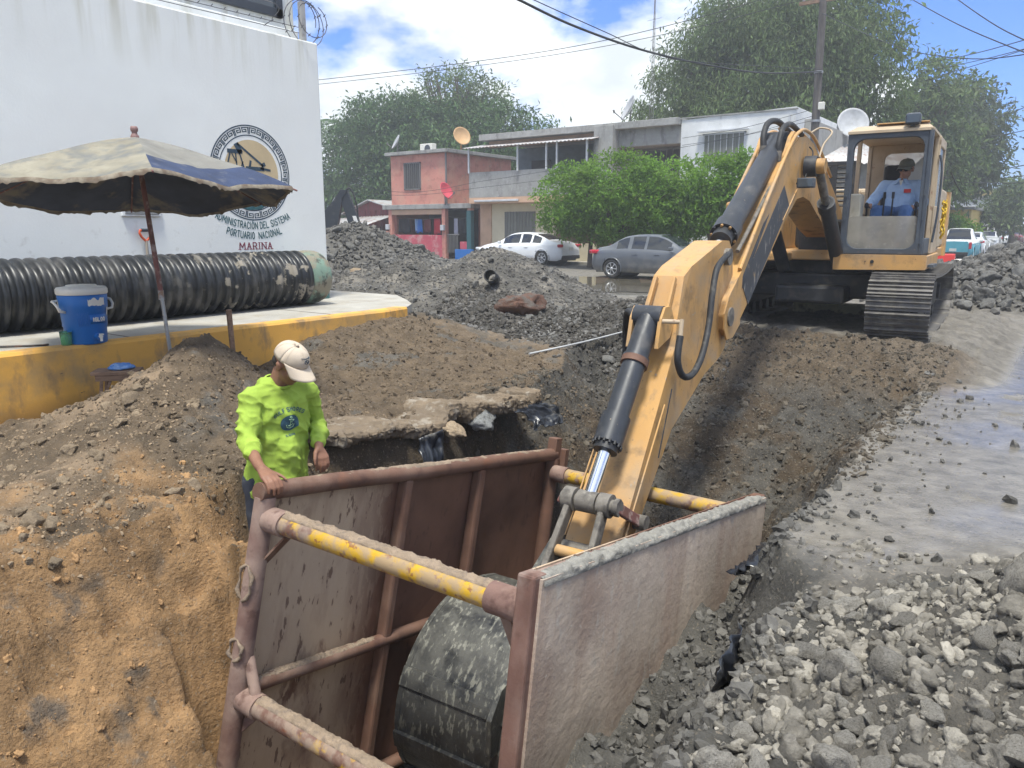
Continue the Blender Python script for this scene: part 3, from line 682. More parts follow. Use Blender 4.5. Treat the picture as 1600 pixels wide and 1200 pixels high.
def arc_text(txt, h, zmid, chord, sag, material, th=.012, serif=False, gap=.26):
    qs, wd = strokes(txt, h, th, gap, serif); k = 2 * chord / wd; rad = (chord ** 2 + sag ** 2) / (2 * sag) if sag else None; b = MB()
    letters = txt.replace(' ', ''); li = 0; lim = nglyph(letters[0], serif)
    for n_, q in enumerate(qs):
        out = []
        for x, y in q:
            x *= k; lift = .0036 + .0002 * (n_ % 5)
            if rad: t_ = x / rad; out.append(ep((rad - y) * math.sin(t_), zmid - EC[1] + rad - (rad - y) * math.cos(t_), lift))
            else: out.append(ep(x, zmid - EC[1] + y, lift))
        if n_ == lim: b.build('letter', material, em); b = MB(); li += 1; lim += nglyph(letters[li], serif)
        b.add(out, [(0, 1, 2, 3)])
    b.build('letter', material, em)
arc_text('ADMINISTRACIÓN DEL SISTEMA', .082, 1.625, .60, .15, TEAL, .0145)
arc_text('PORTUARIO  NACIONAL', .082, 1.495, .44, .075, TEAL, .0145)
arc_text('MARINA', .085, 1.36, .25, 0, MAROON, .013, True, .34)
# razor wire on the wall top
RZ = mat('wire_metal', (.12, .12, .13), .5, .6)
RW = empty('razor_wire', (-8.97, 7.45, 4.14), label='loose coil of razor wire round a grey post on top of the white wall corner', cat='razor wire')
MB().box((0, 0, .26), (.075, .075, .52)).build('post', mat('post_concrete', (.36, .36, .36), .85, layers=[dict(c=(.2, .18, .16), s=9, lo=.5, hi=.7)]), RW, bev=.005)
b = MB(); pth = []
for k in range(160):
    t = k / 160; a = 2 * math.pi * 3.2 * t; r = .26 + .05 * math.sin(5 * t); pth.append((.02 + .10 * math.sin(9 * t) + (t - .5) * .22, .05 + r * math.cos(a), .26 + r * math.sin(a)))
b.tube(pth, .006, 5)
for k in range(4, 156, 5): p = Vector(pth[k]); b.bar(p + Vector((.0, .02, .02)), p - Vector((.0, .02, .02)), .004, .012)
pth2 = [(.1 * math.sin(k * .9) + .05, -.55 - .12 * math.cos(k * .5) + .0 * k, .08 + .42 * k / 14) for k in range(15)]; b.tube(pth2, .006, 5)
for zz, xx in ((.20, -.06), (.12, -.03)): b.tube([(xx, 0, zz), (xx, -2.5, zz - .03), (xx, -5, zz)], .005, 5)
for k in range(26): b.bar((-.06, -.18 * k - .1, .185), (-.06, -.18 * k - .07, .215), .004, .01)
b.build('wire_coil', RZ, RW)

# ---------------------------------------------------------------- corrugated pipe
PIPE = mat('black_pipe', (.017, .019, .022), .36, var=.25, vscale=4, spec=.55, layers=[dict(c=(.26, .235, .195), s=7, lo=.56, hi=.60, r=.92, st=(1, .6, 1), zr=(3.6, 4.6), ax=1, a=.95), dict(c=(.13, .125, .12), s=3.2, lo=.50, hi=.68, r=.7, a=.5)])
PCAP = mat('pipe_end', (.16, .24, .19), .75, var=.2, vscale=5, layers=[dict(c=(.22, .19, .14), s=5, lo=.45, hi=.55, a=.9), dict(c=(.03, .028, .025), s=4, lo=.56, hi=.62, a=.85)])
PP = empty('corrugated_pipe', (-8.40, 1.0, .985), label='long black corrugated drain pipe lying along the foot of the white wall', cat='pipe')
prof = []; pitch = .124; L = 5.72; n = int(L / pitch)
for k in range(n):
    z = k * pitch
    for t, r in ((0, .305), (.20, .305), (.30, .340), (.38, .357), (.60, .360), (.74, .355), (.84, .335), (.94, .305)): prof.append((r, z + t * pitch))
prof += [(.318, L), (.312, L + .01)]
MR = Matrix.Rotation(R(-90), 4, 'X')
MB().lathe(prof, 48, MR).build('pipe_shell', PIPE, PP)
MB().lathe([(.322, L - .02), (.352, L + .02), (.358, L + .10), (.352, L + .22), (.335, L + .27), (.30, L + .285), (.285, L + .26), (.285, L - .4), (.0, L - .4)], 48, MR).build('collar', PCAP, PP)

# ---------------------------------------------------------------- market umbrella
UB = empty('umbrella', (-6.37, 3.66, .40), label='tattered cream and navy parasol on a rusty leaning pole', cat='umbrella')
ux, uy, uz = -6.37, 3.66, .40
top = Vector((-6.42, 3.53, 2.40)) - Vector((ux, uy, uz))
RUSTP = mat('rusty_pole', (.17, .07, .06), .7, var=.2, layers=[dict(c=(.35, .27, .24), s=14, lo=.55, hi=.62, a=.8), dict(c=(.10, .05, .035), s=5, lo=.5, hi=.7)])
GALV = mat('galvanised', (.36, .37, .38), .45, .6, layers=[dict(c=(.25, .16, .11), s=8, lo=.58, hi=.7, m=0, r=.8)])
mid = top * .34
MB().cyl(mid, top, .021, n=14).build('pole', RUSTP, UB); MB().cyl((0, 0, -.1), mid + Vector((0, 0, .03)), .0165, n=14).cyl(mid - Vector((0, 0, .06)), mid + Vector((0, 0, .02)), .024, n=14).build('pole_foot', GALV, UB)
fin = Matrix.Translation(top + Vector((0, 0, -.05))) @ Matrix.Scale(.72, 4)
MB().lathe([(0, .14), (.035, .14), (.042, .115), (.040, .09), (.028, .075), (.032, .055), (.046, .035), (.05, .0), (.02, -.02)], 20, fin).build('finial', mat('finial_wood', (.22, .13, .12), .6), UB)
tocam = math.atan2(-3.53, 6.42) + R(4)
NR = 6; RADIUS = 1.28
def rim(a):
    c = Vector((math.cos(a), math.sin(a), 0)); tz = .10 * math.cos(a - math.atan2(-.48, .877))
    return c, tz
def canopy_pt(a, t, drop=0.0):
    """a: angle, t: 0 apex .. 1 rim"""
    seg = (a - tocam) / (2 * math.pi / NR); fr = abs((seg % 1) - .5) * 2      # 1 on a rib, 0 mid panel
    rad = RADIUS * (math.cos(math.pi / NR) / math.cos(((seg % 1) - .5) * 2 * math.pi / NR))
    c, tz = rim(a); rr = rad * t
    z = -.035 - .43 * t ** 1.25 - .085 * (1 - fr ** 1.6) * math.sin(math.pi * min(t, .93)) * t + tz * t - .05 * (1 - fr) * t ** 3
    z += .007 * math.sin(a * 23 + 3 * t) * t * (1 - fr) + .008 * math.sin(a * 9 + 11 * t) * t
    return Vector((c.x * rr, c.y * rr, z - drop)) + top
NA, NT = 96, 16
CLOTH = [mat('cream_canvas', (.27, .25, .195), .9, var=.2, vscale=5, bump=.002, bscale=60, translucent=.10, layers=[dict(c=(.15, .16, .165), s=4.5, lo=.46, hi=.60, st=(1, 1, .5), a=.75), dict(c=(.20, .17, .13), s=8, lo=.56, hi=.70, a=.6)]),
         mat('grey_canvas', (.215, .21, .19), .9, var=.18, vscale=5, bump=.002, bscale=60, translucent=.10, layers=[dict(c=(.22, .21, .19), s=5, lo=.5, hi=.66, a=.7)]),
         mat('navy_canvas', (.030, .045, .095), .85, var=.25, vscale=6, bump=.002, bscale=60, layers=[dict(c=(.15, .15, .16), s=7, lo=.56, hi=.72, a=.6)]),
         mat('stained_canvas', (.27, .235, .18), .92, var=.3, vscale=7, bump=.003, bscale=40, layers=[dict(c=(.14, .10, .07), s=9, lo=.45, hi=.62, a=.85)])]
m = MB(); P = [[canopy_pt(tocam + 2 * math.pi * i / NA, j / NT) for j in range(NT + 1)] for i in range(NA + 1)]
for i in range(NA):
    panel = int(i / (NA / NR)); f = (i % (NA // NR)) / (NA / NR)
    for j in range(NT):
        t = j / NT
        if panel in (0,): k = 2 if t > .68 - .22 * f * 0 and t > .62 else 1
        elif panel == 1: k = 1 if t < .8 else 2
        elif panel == 5: k = 0
        else: k = (2 if t > .7 else 1) if panel in (2, 3) else 0
        if t > .955: k = 3
        m.cur = k; m.add([P[i][j], P[i][j + 1], P[i + 1][j + 1], P[i + 1][j]], [(0, 1, 2, 3)] if j else [(0, 1, 2)], True)
m.cur = 0
me = m.mesh('canopy'); bm = bmesh.new(); bm.from_mesh(me); bmesh.ops.remove_doubles(bm, verts=bm.verts, dist=.0004); bm.to_mesh(me); bm.free(); fix_normals(me)
can = link(me, 'canopy', None, UB)
for c in CLOTH: can.data.materials.append(c)
m = MB(); P = [[canopy_pt(tocam + 2 * math.pi * i / NA, j / NT, .012) for j in range(1, NT + 1)] for i in range(NA + 1)]; m.grid(P); m.build('lining', mat('navy_lining', (.045, .055, .085), .9, var=.3, vscale=4, layers=[dict(c=(.20, .17, .12), s=2.2, lo=.52, hi=.6, st=(1, 1, .3), a=.7)]), can)
m = MB(); P = []
for i in range(NA * 3 + 1):
    a = tocam + 2 * math.pi * i / (NA * 3); q = canopy_pt(a, 1.0); q2 = canopy_pt(a, 1.012)
    d = .016 + .016 * fbm(np.array([a * 6.]), np.array([.5]))[0] + .02 * random.random() ** 4
    P.append([q, q2 - Vector((0, 0, d * .5)), q2 - Vector((0, 0, d))])
m.grid(P); m.build('valance', CLOTH[3], can)
m = MB()
for k in range(NR):
    a = tocam + 2 * math.pi * k / NR; e = canopy_pt(a, 1.0, .02); m = MB(); m.tube([top + Vector((0, 0, -.10)), canopy_pt(a, .5, .022), e, canopy_pt(a, 1.035, .02)], .0075, 6)
    m.tube([top * .86, canopy_pt(a, .52, .028)], .006, 6); m.build('rib', RUSTP, UB)
MB().cyl(top * .84, top * .88, .032, n=16).build('runner', RUSTP, UB)

# ---------------------------------------------------------------- drink cooler, cut bottle, saw, stool and rag, shovel, stake
BLUE = mat('blue_plastic', (.012, .13, .42), .42, var=.08, layers=[dict(c=(.10, .2, .38), s=9, lo=.62, hi=.72, a=.4)]); WPL = mat('white_plastic', (.66, .64, .58), .5, var=.06, layers=[dict(c=(.38, .35, .29), s=10, lo=.6, hi=.72, a=.6)])
CO = empty('water_cooler', (-7.10, 3.285, .622), rz=R(2), label='blue round water cooler with white lid on the yellow kerb', cat='cooler')
MB().lathe([(0, 0), (.160, 0), (.168, .01), (.172, .145), (.178, .155), (.186, .30), (.193, .31), (.198, .43), (.190, .435), (0, .435)], 48).build('body', BLUE, CO)
MB().lathe([(.2, .436), (.206, .446), (.206, .480), (.196, .496), (.150, .502), (0, .504)], 48).lathe([(.13, .503), (.12, .516), (0, .518)], 32).build('lid', WPL, CO)
for sg in (-1, 1):
    yy = sg * .192
    MB().tube([(-.05, yy - sg * .01, .385), (-.045, yy + sg * .05, .38), (0, yy + sg * .055, .375), (.045, yy + sg * .05, .34), (.05, yy + sg * .04, .30), (.045, yy - sg * .01, .29), (0, yy - .0, .30), (-.045, yy - sg * .01, .33), (-.05, yy - sg * .01, .385)], .011, 8).build('handle', WPL, CO)
def on_cyl(a, z, r): return (r * math.cos(a), r * math.sin(a), z)
def patch(a0, a1, z0, z1, r0, r1, jag=0, n=18, seed=1):
    b = MB(); P = []
    for i in range(n + 1):
        a = a0 + (a1 - a0) * i / n; e = jag * (vnoise(np.array([i * .9]), np.array([seed * 3.3]))[0] - .3); e2 = jag * .4 * vnoise(np.array([i * 1.3]), np.array([seed * 7.3]))[0]
        P.append([on_cyl(a, z0 + e2, r0), on_cyl(a, z1 - e, r1)])
    b.grid(P); return b
patch(-.28, .50, .335, .405, .1985, .2005, jag=.035).build('torn_sticker', WPL, CO)
patch(.72, .86, .25, .32, .187, .195).build('tape_scrap', WPL, CO)
patch(-.25, .62, .185, .262, .1835, .1875).build('raised_panel', BLUE, CO, solid=.006)
for k in range(7): MB().box(on_cyl(-.75 + .075 * k, .225, .1835), (.006, .006, .12), rz=-.75 + .075 * k).build('groove_rib', BLUE, CO)
b = MB(); [b.add([on_cyl(.18 + x / .19, .205 + z, .1925 + .0002 * (i % 4)) for x, z in q], [(0, 1, 2, 3)]) for i, q in enumerate(strokes('IGLOO', .030, .0085, .3)[0])]; b.build('brand_lettering', WPL, CO)
MB().cyl((.165, .01, .07), (.205, .012, .07), .030, n=16).build('spigot_boss', BLUE, CO); MB().cyl((.20, .012, .07), (.235, .014, .07), .012).cyl((.225, .014, .085), (.225, .014, .03), .011).box((.232, .014, .09), (.03, .028, .012)).build('spigot', WPL, CO)
BT = MB(); prof = [(.0, .0), (.028, .004), (.036, .0), (.042, .012), (.044, .06), (.048, .12)]
for k in range(24): pass
BT.lathe(prof, 24); PET = mat('green_plastic', (.42, .80, .52), .12, trans=.85, ior=1.2, var=.0, spec=.5)
o = BT.build('cut_bottle', PET, solid=.0025, label='cut green plastic bottle beside the blue cooler', cat='bottle'); o.location = (-7.05, 3.09, .626); o.rotation_euler = (.04, .05, 0)
SW = empty('hand_saw', (-7.30, 2.80, .632), rz=R(-40), label='rusty metal bow saw lying flat on the pavement edge', cat='saw'); IRON = mat('dark_iron', (.05, .047, .045), .6, .5, layers=[dict(c=(.16, .08, .05), s=20, lo=.5, hi=.65, m=0, r=.9)])
MB().tube([(-.05, -.22, 0), (.04, -.20, .006), (.07, -.1, .006), (.06, .12, .006), (.03, .22, .004), (-.04, .22, 0)], .010, 8).build('frame', IRON, SW); MB().box((-.04, 0, .0), (.014, .43, .003)).build('blade', IRON, SW)
WOOD = mat('old_wood', (.23, .145, .095), .85, var=.2, vscale=6, bump=.003, bscale=30, layers=[dict(c=(.14, .08, .05), s=8, lo=.48, hi=.64, st=(1, 6, 6), a=.8), dict(c=(.34, .25, .17), s=5, lo=.56, hi=.7, a=.6)])
SX = (-6.38, 3.17); sz = float(hz(*SX)[0])
SL = empty('wooden_stool', (SX[0], SX[1], sz), rz=R(48), label='small rough wooden stool in front of the yellow kerb', cat='stool'); SH = .47 - sz
MB().box((0, 0, SH - .015), (.36, .21, .03)).build('seat', WOOD, SL, bev=.004)
for sy in (-1, 1): MB().box((0, sy * .085, SH - .055), (.30, .018, .05)).build('apron', WOOD, SL, bev=.003)
for sx in (-1, 1):
    for sy in (-1, 1): MB().bar((sx * .10, sy * .075, SH - .03), (sx * .155, sy * .095, -.05), .03, .025).build('leg', WOOD, SL, bev=.003)
    MB().bar((sx * .03, -.075, SH - .06), (sx * .135, -.088, .10), .022, .02).build('brace', WOOD, SL)
RAG = mat('blue_cloth', (.10, .22, .48), .9, var=.25, vscale=18, bump=.003, bscale=30, layers=[dict(c=(.28, .40, .58), s=12, lo=.55, hi=.64, a=.8)])
def rdisp(V): return (.016 * (fbm(V[:, 0] * 22, V[:, 1] * 22, V[:, 2] * 22, seed=4, ridged=True) - .5)).astype(np.float32)
o = blob('folded_cloth', [('e', (0, 0, .012), (.10, .065, .016)), ('c', (-.07, .02, .02), (.05, .03, .03), .018, .020), ('c', (-.03, -.03, .02), (.10, -.02, .02), .016, .016), ('e', (-.02, .01, .032), (.05, .03, .016))], .005, RAG, disp=rdisp, label='crumpled blue cloth lying on the wooden stool', cat='cloth'); o.location = (SX[0] + .02, SX[1] + .02, .473); o.rotation_euler = (0, 0, R(48))
SV = empty('shovel', (-8.80, 4.86, .63), label='shovel with orange grip leaning on the white wall behind the pipe', cat='shovel'); OR = mat('orange_plastic', (.52, .085, .03), .5, var=.12)
MB().cyl((0, 0, .1), (.0, 0, .86), .017, n=10).build('shaft', mat('shovel_shaft', (.35, .30, .24), .7), SV)
MB().tube([(0, 0, .80), (0, 0, .85), (0, -.05, .90), (0, -.072, .945), (0, -.068, .975), (0, .068, .975), (0, .072, .945), (0, .05, .90), (0, 0, .85)], .0145, 8).build('grip_loop', OR, SV); MB().cyl((0, -.05, .978), (0, .05, .978), .019, n=10).build('grip_bar', DARKF, SV)
MB().box((0, 0, .06), (.012, .2, .26)).build('blade', IRON, SV, bev=.004)
sx, sy = -6.28, 4.22; o = MB().cyl((0, 0, -.2), (-.008, -.02, .62), .024, .026, n=10).build('wooden_stake', WOOD, label='brown wooden stake standing in the soil behind the spoil heap', cat='stake'); o.location = (sx, sy, .27)
# ---------------------------------------------------------------- steel trench box
BXW, BXL, BXH = 1.71, 2.84, 2.25
TB = empty('trench_box', (-3.33, 2.37, .26), rx=R(-9.6), label='rusty steel trench box with yellow spreader pipes standing in the dug trench', cat='trench box')
RUST = mat('rusty_steel', (.14, .074, .050), .72, var=.2, vscale=5, bump=.0015, bscale=70, layers=[dict(c=(.31, .225, .175), s=3.1, lo=.44, hi=.62, r=.9, a=.55, zr=(1.6, .1), ax=1), dict(c=(.07, .034, .028), s=7, lo=.55, hi=.70, a=.6), dict(c=(.21, .085, .045), s=5, lo=.60, hi=.70, a=.5)])
POSTM = mat('muddy_post', (.17, .10, .082), .8, var=.2, vscale=6, bump=.002, bscale=60, layers=[dict(c=(.30, .215, .175), s=3.4, lo=.40, hi=.60, r=.92, a=.9), dict(c=(.09, .045, .035), s=9, lo=.58, hi=.68, a=.7)])
PLATE_IN = mat('inner_plate', (.15, .078, .052), .55, var=.25, vscale=3, bump=.0012, bscale=50, layers=[dict(c=(.46, .35, .245), s=1.6, lo=.30, hi=.40, st=(1, 1.3, .8), r=.9, zr=(1.02, .72), ax=1, a=.95), dict(c=(.46, .35, .245), s=14, lo=.53, hi=.56, st=(1, 1.7, .5), r=.9, zr=(1.12, .4), ax=1, a=.9), dict(c=(.16, .085, .06), s=4, lo=.5, hi=.7, st=(1, 1, .3), a=.6), dict(c=(.11, .06, .042), s=15, lo=.60, hi=.63, st=(1, 1.6, .45), a=.8)])
PLATE_OUT = mat('outer_plate', (.47, .385, .31), .85, var=.2, vscale=2.2, bump=.006, bscale=22, bdetail=9, layers=[dict(c=(.25, .175, .135), s=1.3, lo=.48, hi=.66, a=.7), dict(c=(.31, .22, .17), s=6, lo=.52, hi=.66, st=(1, 1, .12), a=.5), dict(c=(.52, .47, .40), s=30, lo=.62, hi=.68, a=.6), dict(c=(.35, .245, .19), s=2.1, lo=.52, hi=.68, st=(1, 1.3, .3), a=.6), dict(c=(.17, .145, .12), s=1.5, lo=.42, hi=.56, st=(1, .9, 1.3), zr=(-.55, -1.05), r=.5, a=.95), dict(c=(.44, .41, .36), s=12, lo=.60, hi=.68, st=(1, 1, .5), a=.55)])  # low dark layer puts the rubble bank's cast shade into the plate's colour
SPREAD = mat('yellow_spreader', (.50, .30, .018), .6, var=.1, vscale=5, bump=.001, bscale=60, layers=[dict(c=(.13, .07, .065), s=3.4, lo=.50, hi=.55, a=.95), dict(c=(.19, .06, .03), s=17, lo=.58, hi=.62, a=.8), dict(c=(.29, .225, .175), s=9, lo=.43, hi=.56, r=.92, a=.75)])
MUDM = mat('caked_mud', (.25, .19, .135), .95, var=.22, vscale=14, bump=.006, bscale=70, layers=[dict(c=(.16, .125, .10), s=20, lo=.52, hi=.64, a=.7)])
MUDG = mat('grey_caked_mud', (.235, .225, .20), .95, var=.22, vscale=14, bump=.006, bscale=70, layers=[dict(c=(.13, .125, .11), s=20, lo=.52, hi=.64, a=.7)])
W, L, HH = BXW, BXL, BXH
MB().box((-.045, L / 2, -HH / 2), (.012, L, HH)).build('left_plate', PLATE_IN, TB)
MB().box((W + .048, L / 2, -HH / 2 - .005), (.018, L + .02, HH)).build('right_plate', PLATE_OUT, TB)
MB().box((W - .045, L / 2, -HH / 2), (.01, L, HH)).build('inner_plate', PLATE_IN, TB)
MB().tube([(0, -.05, 0), (0, .5, .006), (0, 1.2, -.004), (0, 2.0, .004), (0, L, 0)], .052, 18).build('top_rail', RUST, TB)
for y in (0, L): MB().cyl((0, y, -.03), (0, y, -HH), .056, n=18).build('post', POSTM if y == 0 else RUST, TB)
MB().box((0, L, .03), (.085, .085, .22)).box((.03, L + .07, -.03), (.12, .06, .16)).build('corner_stub', RUST, TB, bev=.006)
for y in (1.09, 1.86): MB().box((-.008, y, -HH / 2), (.085, .075, HH - .08)).build('stiffener', RUST, TB, bev=.02)
for z in (-1.13, -2.1): MB().tube([(-.0, 0, z), (-.0, L, z)], .045, 14).build('mid_rail', RUST, TB)
# right-hand panel: channel posts and a mud-caked top edge
for y in (0, L): MB().box((W, y + (.0 if y == 0 else -.01), -HH / 2 + .01), (.086, .10, HH)).build('channel_post', RUST if y else mat('near_post', (.15, .08, .062), .75, var=.2, vscale=5, bump=.0015, bscale=60, layers=[dict(c=(.25, .175, .145), s=3, lo=.46, hi=.62, r=.9, a=.7, st=(1, 1, .5)), dict(c=(.08, .04, .03), s=8, lo=.57, hi=.68, a=.7), dict(c=(.28, .24, .21), s=6, lo=.5, hi=.66, zr=(-.1, .02), a=.9)]), TB, bev=.012)
MB().box((W + .003, L / 2, -.025), (.075, L - .1, .05)).build('top_channel', POSTM, TB, bev=.01)
def crust(name, p0, p1, r, mt, up=(0, 0, 1), spread=1.25, thick=.022, seed=1, n=240, k=17, lump=20.):
    """mud caked along the upper side of a pipe"""
    p0, p1 = Vector(p0), Vector(p1); d = (p1 - p0); l = d.length; y = d / l; x = y.cross(Vector(up)).normalized(); z = x.cross(y); b = MB(); P = []
    for i in range(n + 1):
        t = i / n; row = []
        for j in range(k + 1):
            a = -spread + 2 * spread * j / k; e = math.cos(a / spread * math.pi / 2)
            q = fbm(np.array([t * l * lump + seed * 9.]), np.array([a * 1.6 + seed]), octs=5, gain=.75)[0]
            hgt = thick * 2.6 * max(0, q - .34) * (e ** .5) * min(1, t * 12, (1 - t) * 12) - .002 * (1 - e)
            row.append(p0 + y * (t * l) + (z * math.cos(a) + x * math.sin(a)) * (r + hgt) + y * .004 * random.uniform(-1, 1))
        P.append(row)
    b.grid(P); return b.build(name, mt, TB, kind='stuff')
SR = .057
for y, z in ((.02, -.15), (.02, -1.17), (L - .02, -.15), (L - .02, -1.17)):
    sp = MB().cyl((.03, y, z), (W - .03, y, z), SR, n=24).build('spreader_pipe', SPREAD, TB)
    for xa, xb in ((.04, .17), (W - .20, W - .04)): MB().cyl((xa, y, z), (xb, y, z), SR + .012, n=24).build('socket', POSTM, TB, bev=.004)
    if y < 1: crust('caked_mud', (.03, y, z), (W - .06, y, z), SR + .003, MUDM, spread=.72, thick=.015, seed=3 + int(z * 10))
crust('edge_mud', (W + .022, 0, -.034), (W + .022, L, -.034), .042, MUDG, spread=1.6, thick=.020, seed=8, n=320, lump=13.)
crust('rail_mud', (0, .1, .0), (0, L - .1, .0), .050, MUDM, spread=.8, thick=.010, seed=12, n=120)
crust('rail_mud', (0, .05, -1.13), (0, 1.0, -1.13), .044, MUDM, spread=.8, thick=.012, seed=14)
# braces and brackets
MB().cyl((.03, .02, -.93), (.13, .02, -1.13), .030, n=12).build('strut', POSTM, TB); MB().bar((.02, .03, -1.36), (.14, .03, -1.22), .05, .012, up=(0, 1, 0)).build('gusset', POSTM, TB)
MB().bar((W - .19, .06, -.17), (W - .02, .07, -.46), .045, .010, up=(0, 1, 0)).bar((W - .19, .085, -.17), (W - .02, .095, -.46), .01, .05, up=(0, 1, 0)).build('gusset', RUST, TB)
MB().bar((.02, .03, -.40), (.18, .03, -.22), .012, .05, up=(0, 1, 0)).build('gusset', RUST, TB)
for z, s in ((-.50, 1), (-.88, .6)):
    b = MB(); b.tube([(.0 + .05 * math.cos(2 * math.pi * k / 14), -.055 + .008 * math.sin(k * 2.1), z + s * .10 * math.sin(2 * math.pi * k / 14)) for k in range(15)], [.009 + .005 * math.sin(k * 1.7) for k in range(15)], 6); b.build('mud_ring', MUDM, TB)
# the left panel has been pushed out at its foot by the soil
for ch in TB.children:
    n = len(ch.data.vertices); c_ = np.empty(n * 3, np.float32); ch.data.vertices.foreach_get('co', c_); c_ = c_.reshape(-1, 3); c_[:, 0] += .10 * c_[:, 2] * np.clip(1 - c_[:, 0] / BXW, 0, 1) * np.clip(1 - .72 * c_[:, 1] / BXL, .2, 1); ch.data.vertices.foreach_set('co', c_.ravel()); ch.data.update()
# ---------------------------------------------------------------- excavator
ORG = mat('worn_orange_paint', (.50, .283, .095), .5, var=.07, vscale=2.0, bump=.0006, bscale=30, coat=.1,
          layers=[dict(c=(.44, .25, .10), s=1.8, lo=.45, hi=.65, a=.7), dict(c=(.36, .27, .18), s=2.4, lo=.48, hi=.66, r=.88, a=.7), dict(c=(.20, .15, .10), s=6, lo=.56, hi=.70, st=(1, 1, .45), r=.85, a=.7), dict(c=(.10, .075, .05), s=38, lo=.66, hi=.70, r=.9, a=.7), dict(c=(.30, .29, .27), s=24, lo=.67, hi=.70, st=(1, .3, 1), a=.7), dict(c=(.17, .075, .045), s=17, lo=.68, hi=.71, a=.8, r=.8), dict(c=(.05, .045, .04), s=3.0, lo=.58, hi=.74, a=.75, r=.7)])
TANP = mat('faded_tan_paint', (.45, .36, .25), .6, var=.08, vscale=3, layers=[dict(c=(.37, .28, .19), s=2.6, lo=.5, hi=.66, a=.7), dict(c=(.20, .10, .06), s=11, lo=.62, hi=.69, a=.8, r=.85)])
CABP = mat('charcoal_paint', (.052, .064, .082), .5, var=.12, vscale=5, layers=[dict(c=(.15, .15, .15), s=5, lo=.55, hi=.68, a=.6, r=.8), dict(c=(.17, .10, .06), s=14, lo=.66, hi=.70, a=.7)])
BLK = mat('black_steel', (.026, .027, .030), .5, var=.3, vscale=8, layers=[dict(c=(.115, .10, .08), s=6, lo=.54, hi=.68, r=.9, a=.55), dict(c=(.16, .13, .09), s=26, lo=.68, hi=.72, a=.8)])
CYLB = mat('cylinder_black', (.030, .034, .042), .42, var=.2, vscale=6, layers=[dict(c=(.12, .115, .11), s=5, lo=.54, hi=.70, r=.85, a=.5), dict(c=(.33, .27, .19), s=40, lo=.67, hi=.71, a=.7)])
CHROME = mat('chrome_rod', (.70, .72, .74), .12, 1.0, var=.04)
HOSE = mat('rubber_hose', (.022, .023, .026), .62, var=.25, vscale=8, layers=[dict(c=(.14, .13, .11), s=9, lo=.56, hi=.72, a=.5)])
TRK = mat('track_steel', (.105, .10, .098), .55, .35, var=.25, vscale=7, bump=.003, bscale=40, layers=[dict(c=(.20, .185, .16), s=5, lo=.45, hi=.60, r=.92, m=0, a=.85), dict(c=(.07, .066, .06), s=9, lo=.52, hi=.66, m=0, a=.7)])
GREASE = mat('muddy_pin', (.17, .155, .135), .75, .1, var=.2, vscale=10, bump=.003, bscale=50, layers=[dict(c=(.06, .055, .05), s=9, lo=.5, hi=.62, a=.7), dict(c=(.24, .22, .19), s=14, lo=.54, hi=.66, a=.8)])
BKT = mat('bucket_steel', (.018, .019, .021), .30, .35, var=.3, vscale=7, bump=.004, bscale=26, layers=[dict(c=(.090, .088, .077), s=5, lo=.34, hi=.52, r=.38, m=0, zr=(-1.62, -1.12), a=.95), dict(c=(.25, .245, .20), s=22, lo=.55, hi=.61, st=(1.8, .7, .7), m=0, zr=(-1.8, -1.1), r=.7, a=.6), dict(c=(.03, .03, .029), s=6, lo=.52, hi=.66, m=0, r=.35, a=.7)])
EX = empty('excavator', (-2.97, 12.0, .25), rz=R(183.5), label='worn orange tracked excavator digging inside the trench box', cat='excavator')
def px(poly, hw, name, m, parent=EX, bev=.012, **k):
    b = MB(); b.prism(poly, -hw, hw); return b.build(name, m, parent, bev=bev, **k)
# tracks
shoe = MB(); shoe.box((0, 0, .012), (.70, .178, .022))
for yy, hh in ((-.075, .034), (-.02, .026), (.045, .026)): shoe.prism([(yy - .012, .02), (yy + .012, .02), (yy + .006, .022 + hh), (yy - .006, .022 + hh)], -.35, .35)
shoe_me = shoe.mesh('track_shoe'); shoe_me.materials.append(TRK)
RT, CY, CZ = .365, 1.64, .425
def track_pt(s):
    seg = [2 * CY, math.pi * RT, 2 * CY, math.pi * RT]; s %= sum(seg)
    if s < seg[0]: return (CY - s, CZ + RT + .0 - .03 * math.sin(math.pi * s / seg[0]), math.pi)     # top, running back
    s -= seg[0]
    if s < seg[1]: a = math.pi / 2 + s / RT; return (-CY + RT * math.cos(a), CZ + RT * math.sin(a), a + math.pi / 2)
    s -= seg[1]
    if s < seg[2]: return (-CY + s, CZ - RT, 0.0)
    s -= seg[2]; a = -math.pi / 2 + s / RT; return (CY + RT * math.cos(a), CZ + RT * math.sin(a), a + math.pi / 2)
NS = 48; per = 4 * CY + 2 * math.pi * RT
for sx in (-1, 1):
    for k in range(NS):
        y, z, a = track_pt((k + .3) * per / NS); o = bpy.data.objects.new('track_shoe', shoe_me); COL.objects.link(o); o.parent = EX
        o.location = (sx * 1.19, y, z); o.rotation_euler = (a + math.pi, 0, 0)
    b = MB(); b.box((sx * 1.19, 0, .42), (.34, 2.9, .34)); b.build('track_frame', BLK, EX, bev=.03)
    for y in (-CY, CY): MB().cyl((sx * 1.19 - .12, y, CZ), (sx * 1.19 + .12, y, CZ), .315, n=24).cyl((sx * 1.19 - .2, y, CZ), (sx * 1.19 + .2, y, CZ), .12, n=16).build('idler_wheel' if y > 0 else 'sprocket', BLK, EX, bev=.01)
    for k in range(7): MB().cyl((sx * 1.19 - .16, -1.2 + .4 * k, .17), (sx * 1.19 + .16, -1.2 + .4 * k, .17), .095, n=14).build('roller', BLK, EX)
